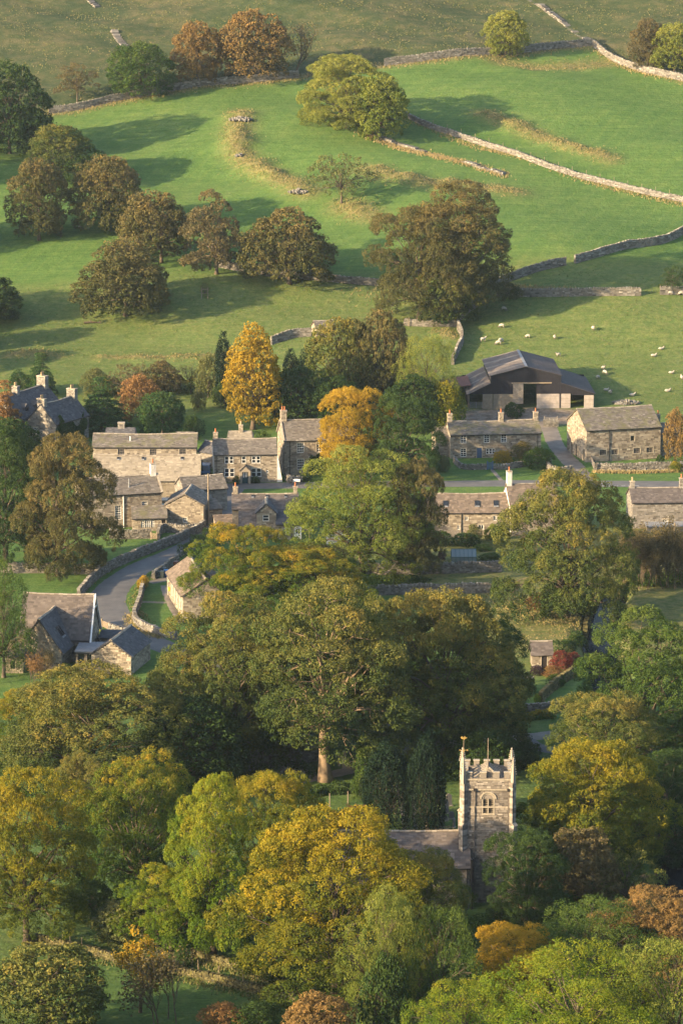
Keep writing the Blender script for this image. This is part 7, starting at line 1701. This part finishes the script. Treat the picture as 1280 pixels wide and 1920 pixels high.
def greenhouse():
    p = G(846, 1054); t = empty('greenhouse', p, R(1)); props(t, 'small green framed greenhouse in the cottage garden', 'greenhouse'); W, D, E, H = 3.7, 2.4, 0.75, 1.7; fm = plain_mat('green_frame', (0.05, 0.10, 0.085), .5, .1)
    gm, nt, out = new_mat('greenhouse_glass'); principled(nt, out, (0.16, 0.20, 0.20), 0.15, None, .5); n = 6
    def q(a, b, c, d, off): m = MB(); m.prism([a, b, c, d], off); m.build('pane', gm, t)
    for i in range(n):
        x0, x1 = W * i / n + .03, W * (i + 1) / n - .03
        q((x0, 0, .05), (x1, 0, .05), (x1, 0, E), (x0, 0, E), (0, .02, 0)); q((x0, 0.02, E + .02), (x1, 0.02, E + .02), (x1, D / 2 - .02, H), (x0, D / 2 - .02, H), (0, 0, .02)); q((x0, D - .02, E + .02), (x0, D / 2 + .02, H), (x1, D / 2 + .02, H), (x1, D - .02, E + .02), (0, 0, .02))
    for i in range(n + 1):
        m = MB(); x = W * i / n; m.bar((x, 0.01, -.2), (x, 0.01, E), .05); m.bar((x, 0, E + .01), (x, D / 2, H + .02), .05); m.bar((x, D / 2, H + .02), (x, D, E + .01), .05); m.bar((x, D - .01, -.2), (x, D - .01, E), .05); m.build('rib', fm, t)
    m = MB(); m.bar((-.03, D / 2, H + .05), (W + .03, D / 2, H + .05), .07); m.bar((-.03, 0, E), (W + .03, 0, E), .07); m.build('frame', fm, t)
    for x in (0.02, W - .04): q((x, .03, .0), (x, D - .03, .0), (x, D - .03, E - .02), (x, .03, E - .02), (.02, 0, 0)); m = MB(); m.prism([(x, .05, E + .01), (x, D - .05, E + .01), (x, D / 2, H - .03)], (.02, 0, 0)); m.build('pane', gm, t)
greenhouse()
def table(label, px):
    t = empty('garden_table', G(*px)); props(t, label, 'table'); m = MB(); m.lathe([(0.02, .70), (.62, .70), (.64, .73), (.62, .77), (.02, .77)], (0, 0, 0), 16); m.build('top', M_DRESSED, t); m = MB(); m.lathe([(.28, -.05), (.12, .1), (.10, .5), (.2, .69)], (0, 0, 0), 10); m.build('pedestal', M_DRESSED, t)
table('round pale stone table in the shaded garden', (992, 1280))
def logs():
    p = G(173, 607); t = empty('fallen_branch', p); props(t, 'dark fallen branch lying in the shaded pasture', 'branch'); m = MB(); rng = np.random.default_rng(2)
    m.tube([(-1.6, 0, .2), (0, .2, .3), (1.7, -.1, .2)], [.2, .18, .08], 7); m.build('bough', M_BARK, t); m = MB()
    for k in range(14): x = rng.uniform(-1.4, 1.6); m.tube([(x, 0, .25), (x + rng.normal(0, .4), rng.normal(0, .6), rng.uniform(.3, .9))], [.05, .02], 4)
    m.build('twigs', M_BARK, t)
logs()
def stone_heap(label, px, w, n, mat, seed):
    p = G(*px); t = empty('stone_heap', p); props(t, label, 'stones'); rng = np.random.default_rng(seed); m = MB(); a = rng.uniform(0, 6.28, n); r = rng.random(n) ** .6 * w
    c = np.stack([r * np.cos(a), r * np.sin(a) * .6, rng.random(n) * .7 * (1 - r / w)], -1); u = rdir(rng, n); v = unit(np.cross(u, rdir(rng, n))); m.boxes(c, u, v, np.cross(u, v), rng.uniform(.12, .3, (n, 3)), rng.uniform(.2, .9, n), .2, rng); o = m.build('stones', mat, t); o['kind'] = 'stuff'
stone_heap('heap of stones at the top of the hooked bank', (452, 224), 2.6, 130, M_DRYPALE, 1); stone_heap('heap of grey stone behind the big barn roof', (1172, 756), 2.4, 110, M_DRY, 2); stone_heap('small stones at the foot of the hooked bank', (560, 360), 2.2, 70, M_DRYPALE, 3); stone_heap('dark rubble at the foot of the wood wall', (530, 1452), 3.0, 90, M_DRY, 4); stone_heap('pale boulder group on the hooked bank', (449, 292), .8, 12, M_DRYPALE, 5)
def sign_board(label, px):
    t = empty('sign_board', G(*px)); props(t, label, 'sign'); m = MB(); m.box(-.55, .55, -.02, .02, .55, .95); m.build('board', M_WHITE, t)
    for x in (-.45, .45): m = MB(); m.box(x - .04, x + .04, .022, .08, -.3, .95); m.build('post', M_GREYWOOD, t)
sign_board('plain white board before the tall house garden', (556, 909))

# trees outside the frame on the left throw the long shadows across the pastures
for i, (bx, by, top, w, k) in enumerate(((-90, 470, 330, 130, 'fld_a'), (-150, 610, 470, 150, 'fld_a'), (-240, 640, 520, 140, 'fld_d'), (-70, 655, 560, 90, 'fld_b'), (-170, 360, 230, 130, 'fld_b'), (-260, 250, 120, 130, 'fld_a'), (-330, 520, 400, 150, 'fld_c'), (-120, 700, 600, 100, 'fld_d'))):
    plant('sycamore_tree', k, 'olive', 'tree beyond the left edge, known by the long shadow it throws', bx, by, top, bx - w / 2, bx + w / 2, 'trees beyond the left edge')

plant('sycamore_tree', 'fld_d', 'dark', 'tree beyond the left edge shading the ivy clad house', -58, 868, 690, -110, -6, 'trees beyond the left edge')
# ------------------------------------------------------------------ haze
def haze():
    m = bpy.data.materials.new('haze'); m.use_nodes = True; nt = m.node_tree; nt.nodes.clear(); out = nt.nodes.new('ShaderNodeOutputMaterial')
    v = nt.nodes.new('ShaderNodeVolumePrincipled'); v.inputs['Color'].default_value = (0.70, 0.86, 1.0, 1); v.inputs['Density'].default_value = HAZE; v.inputs['Anisotropy'].default_value = 0.25
    nt.links.new(v.outputs[0], out.inputs['Volume'])
    b = MB(); b.box(-1510, 1510, -400, 2600, -4.5, 140); o = b.build('haze', m); o['kind'] = 'stuff'
HAZE = 0.00004
haze()
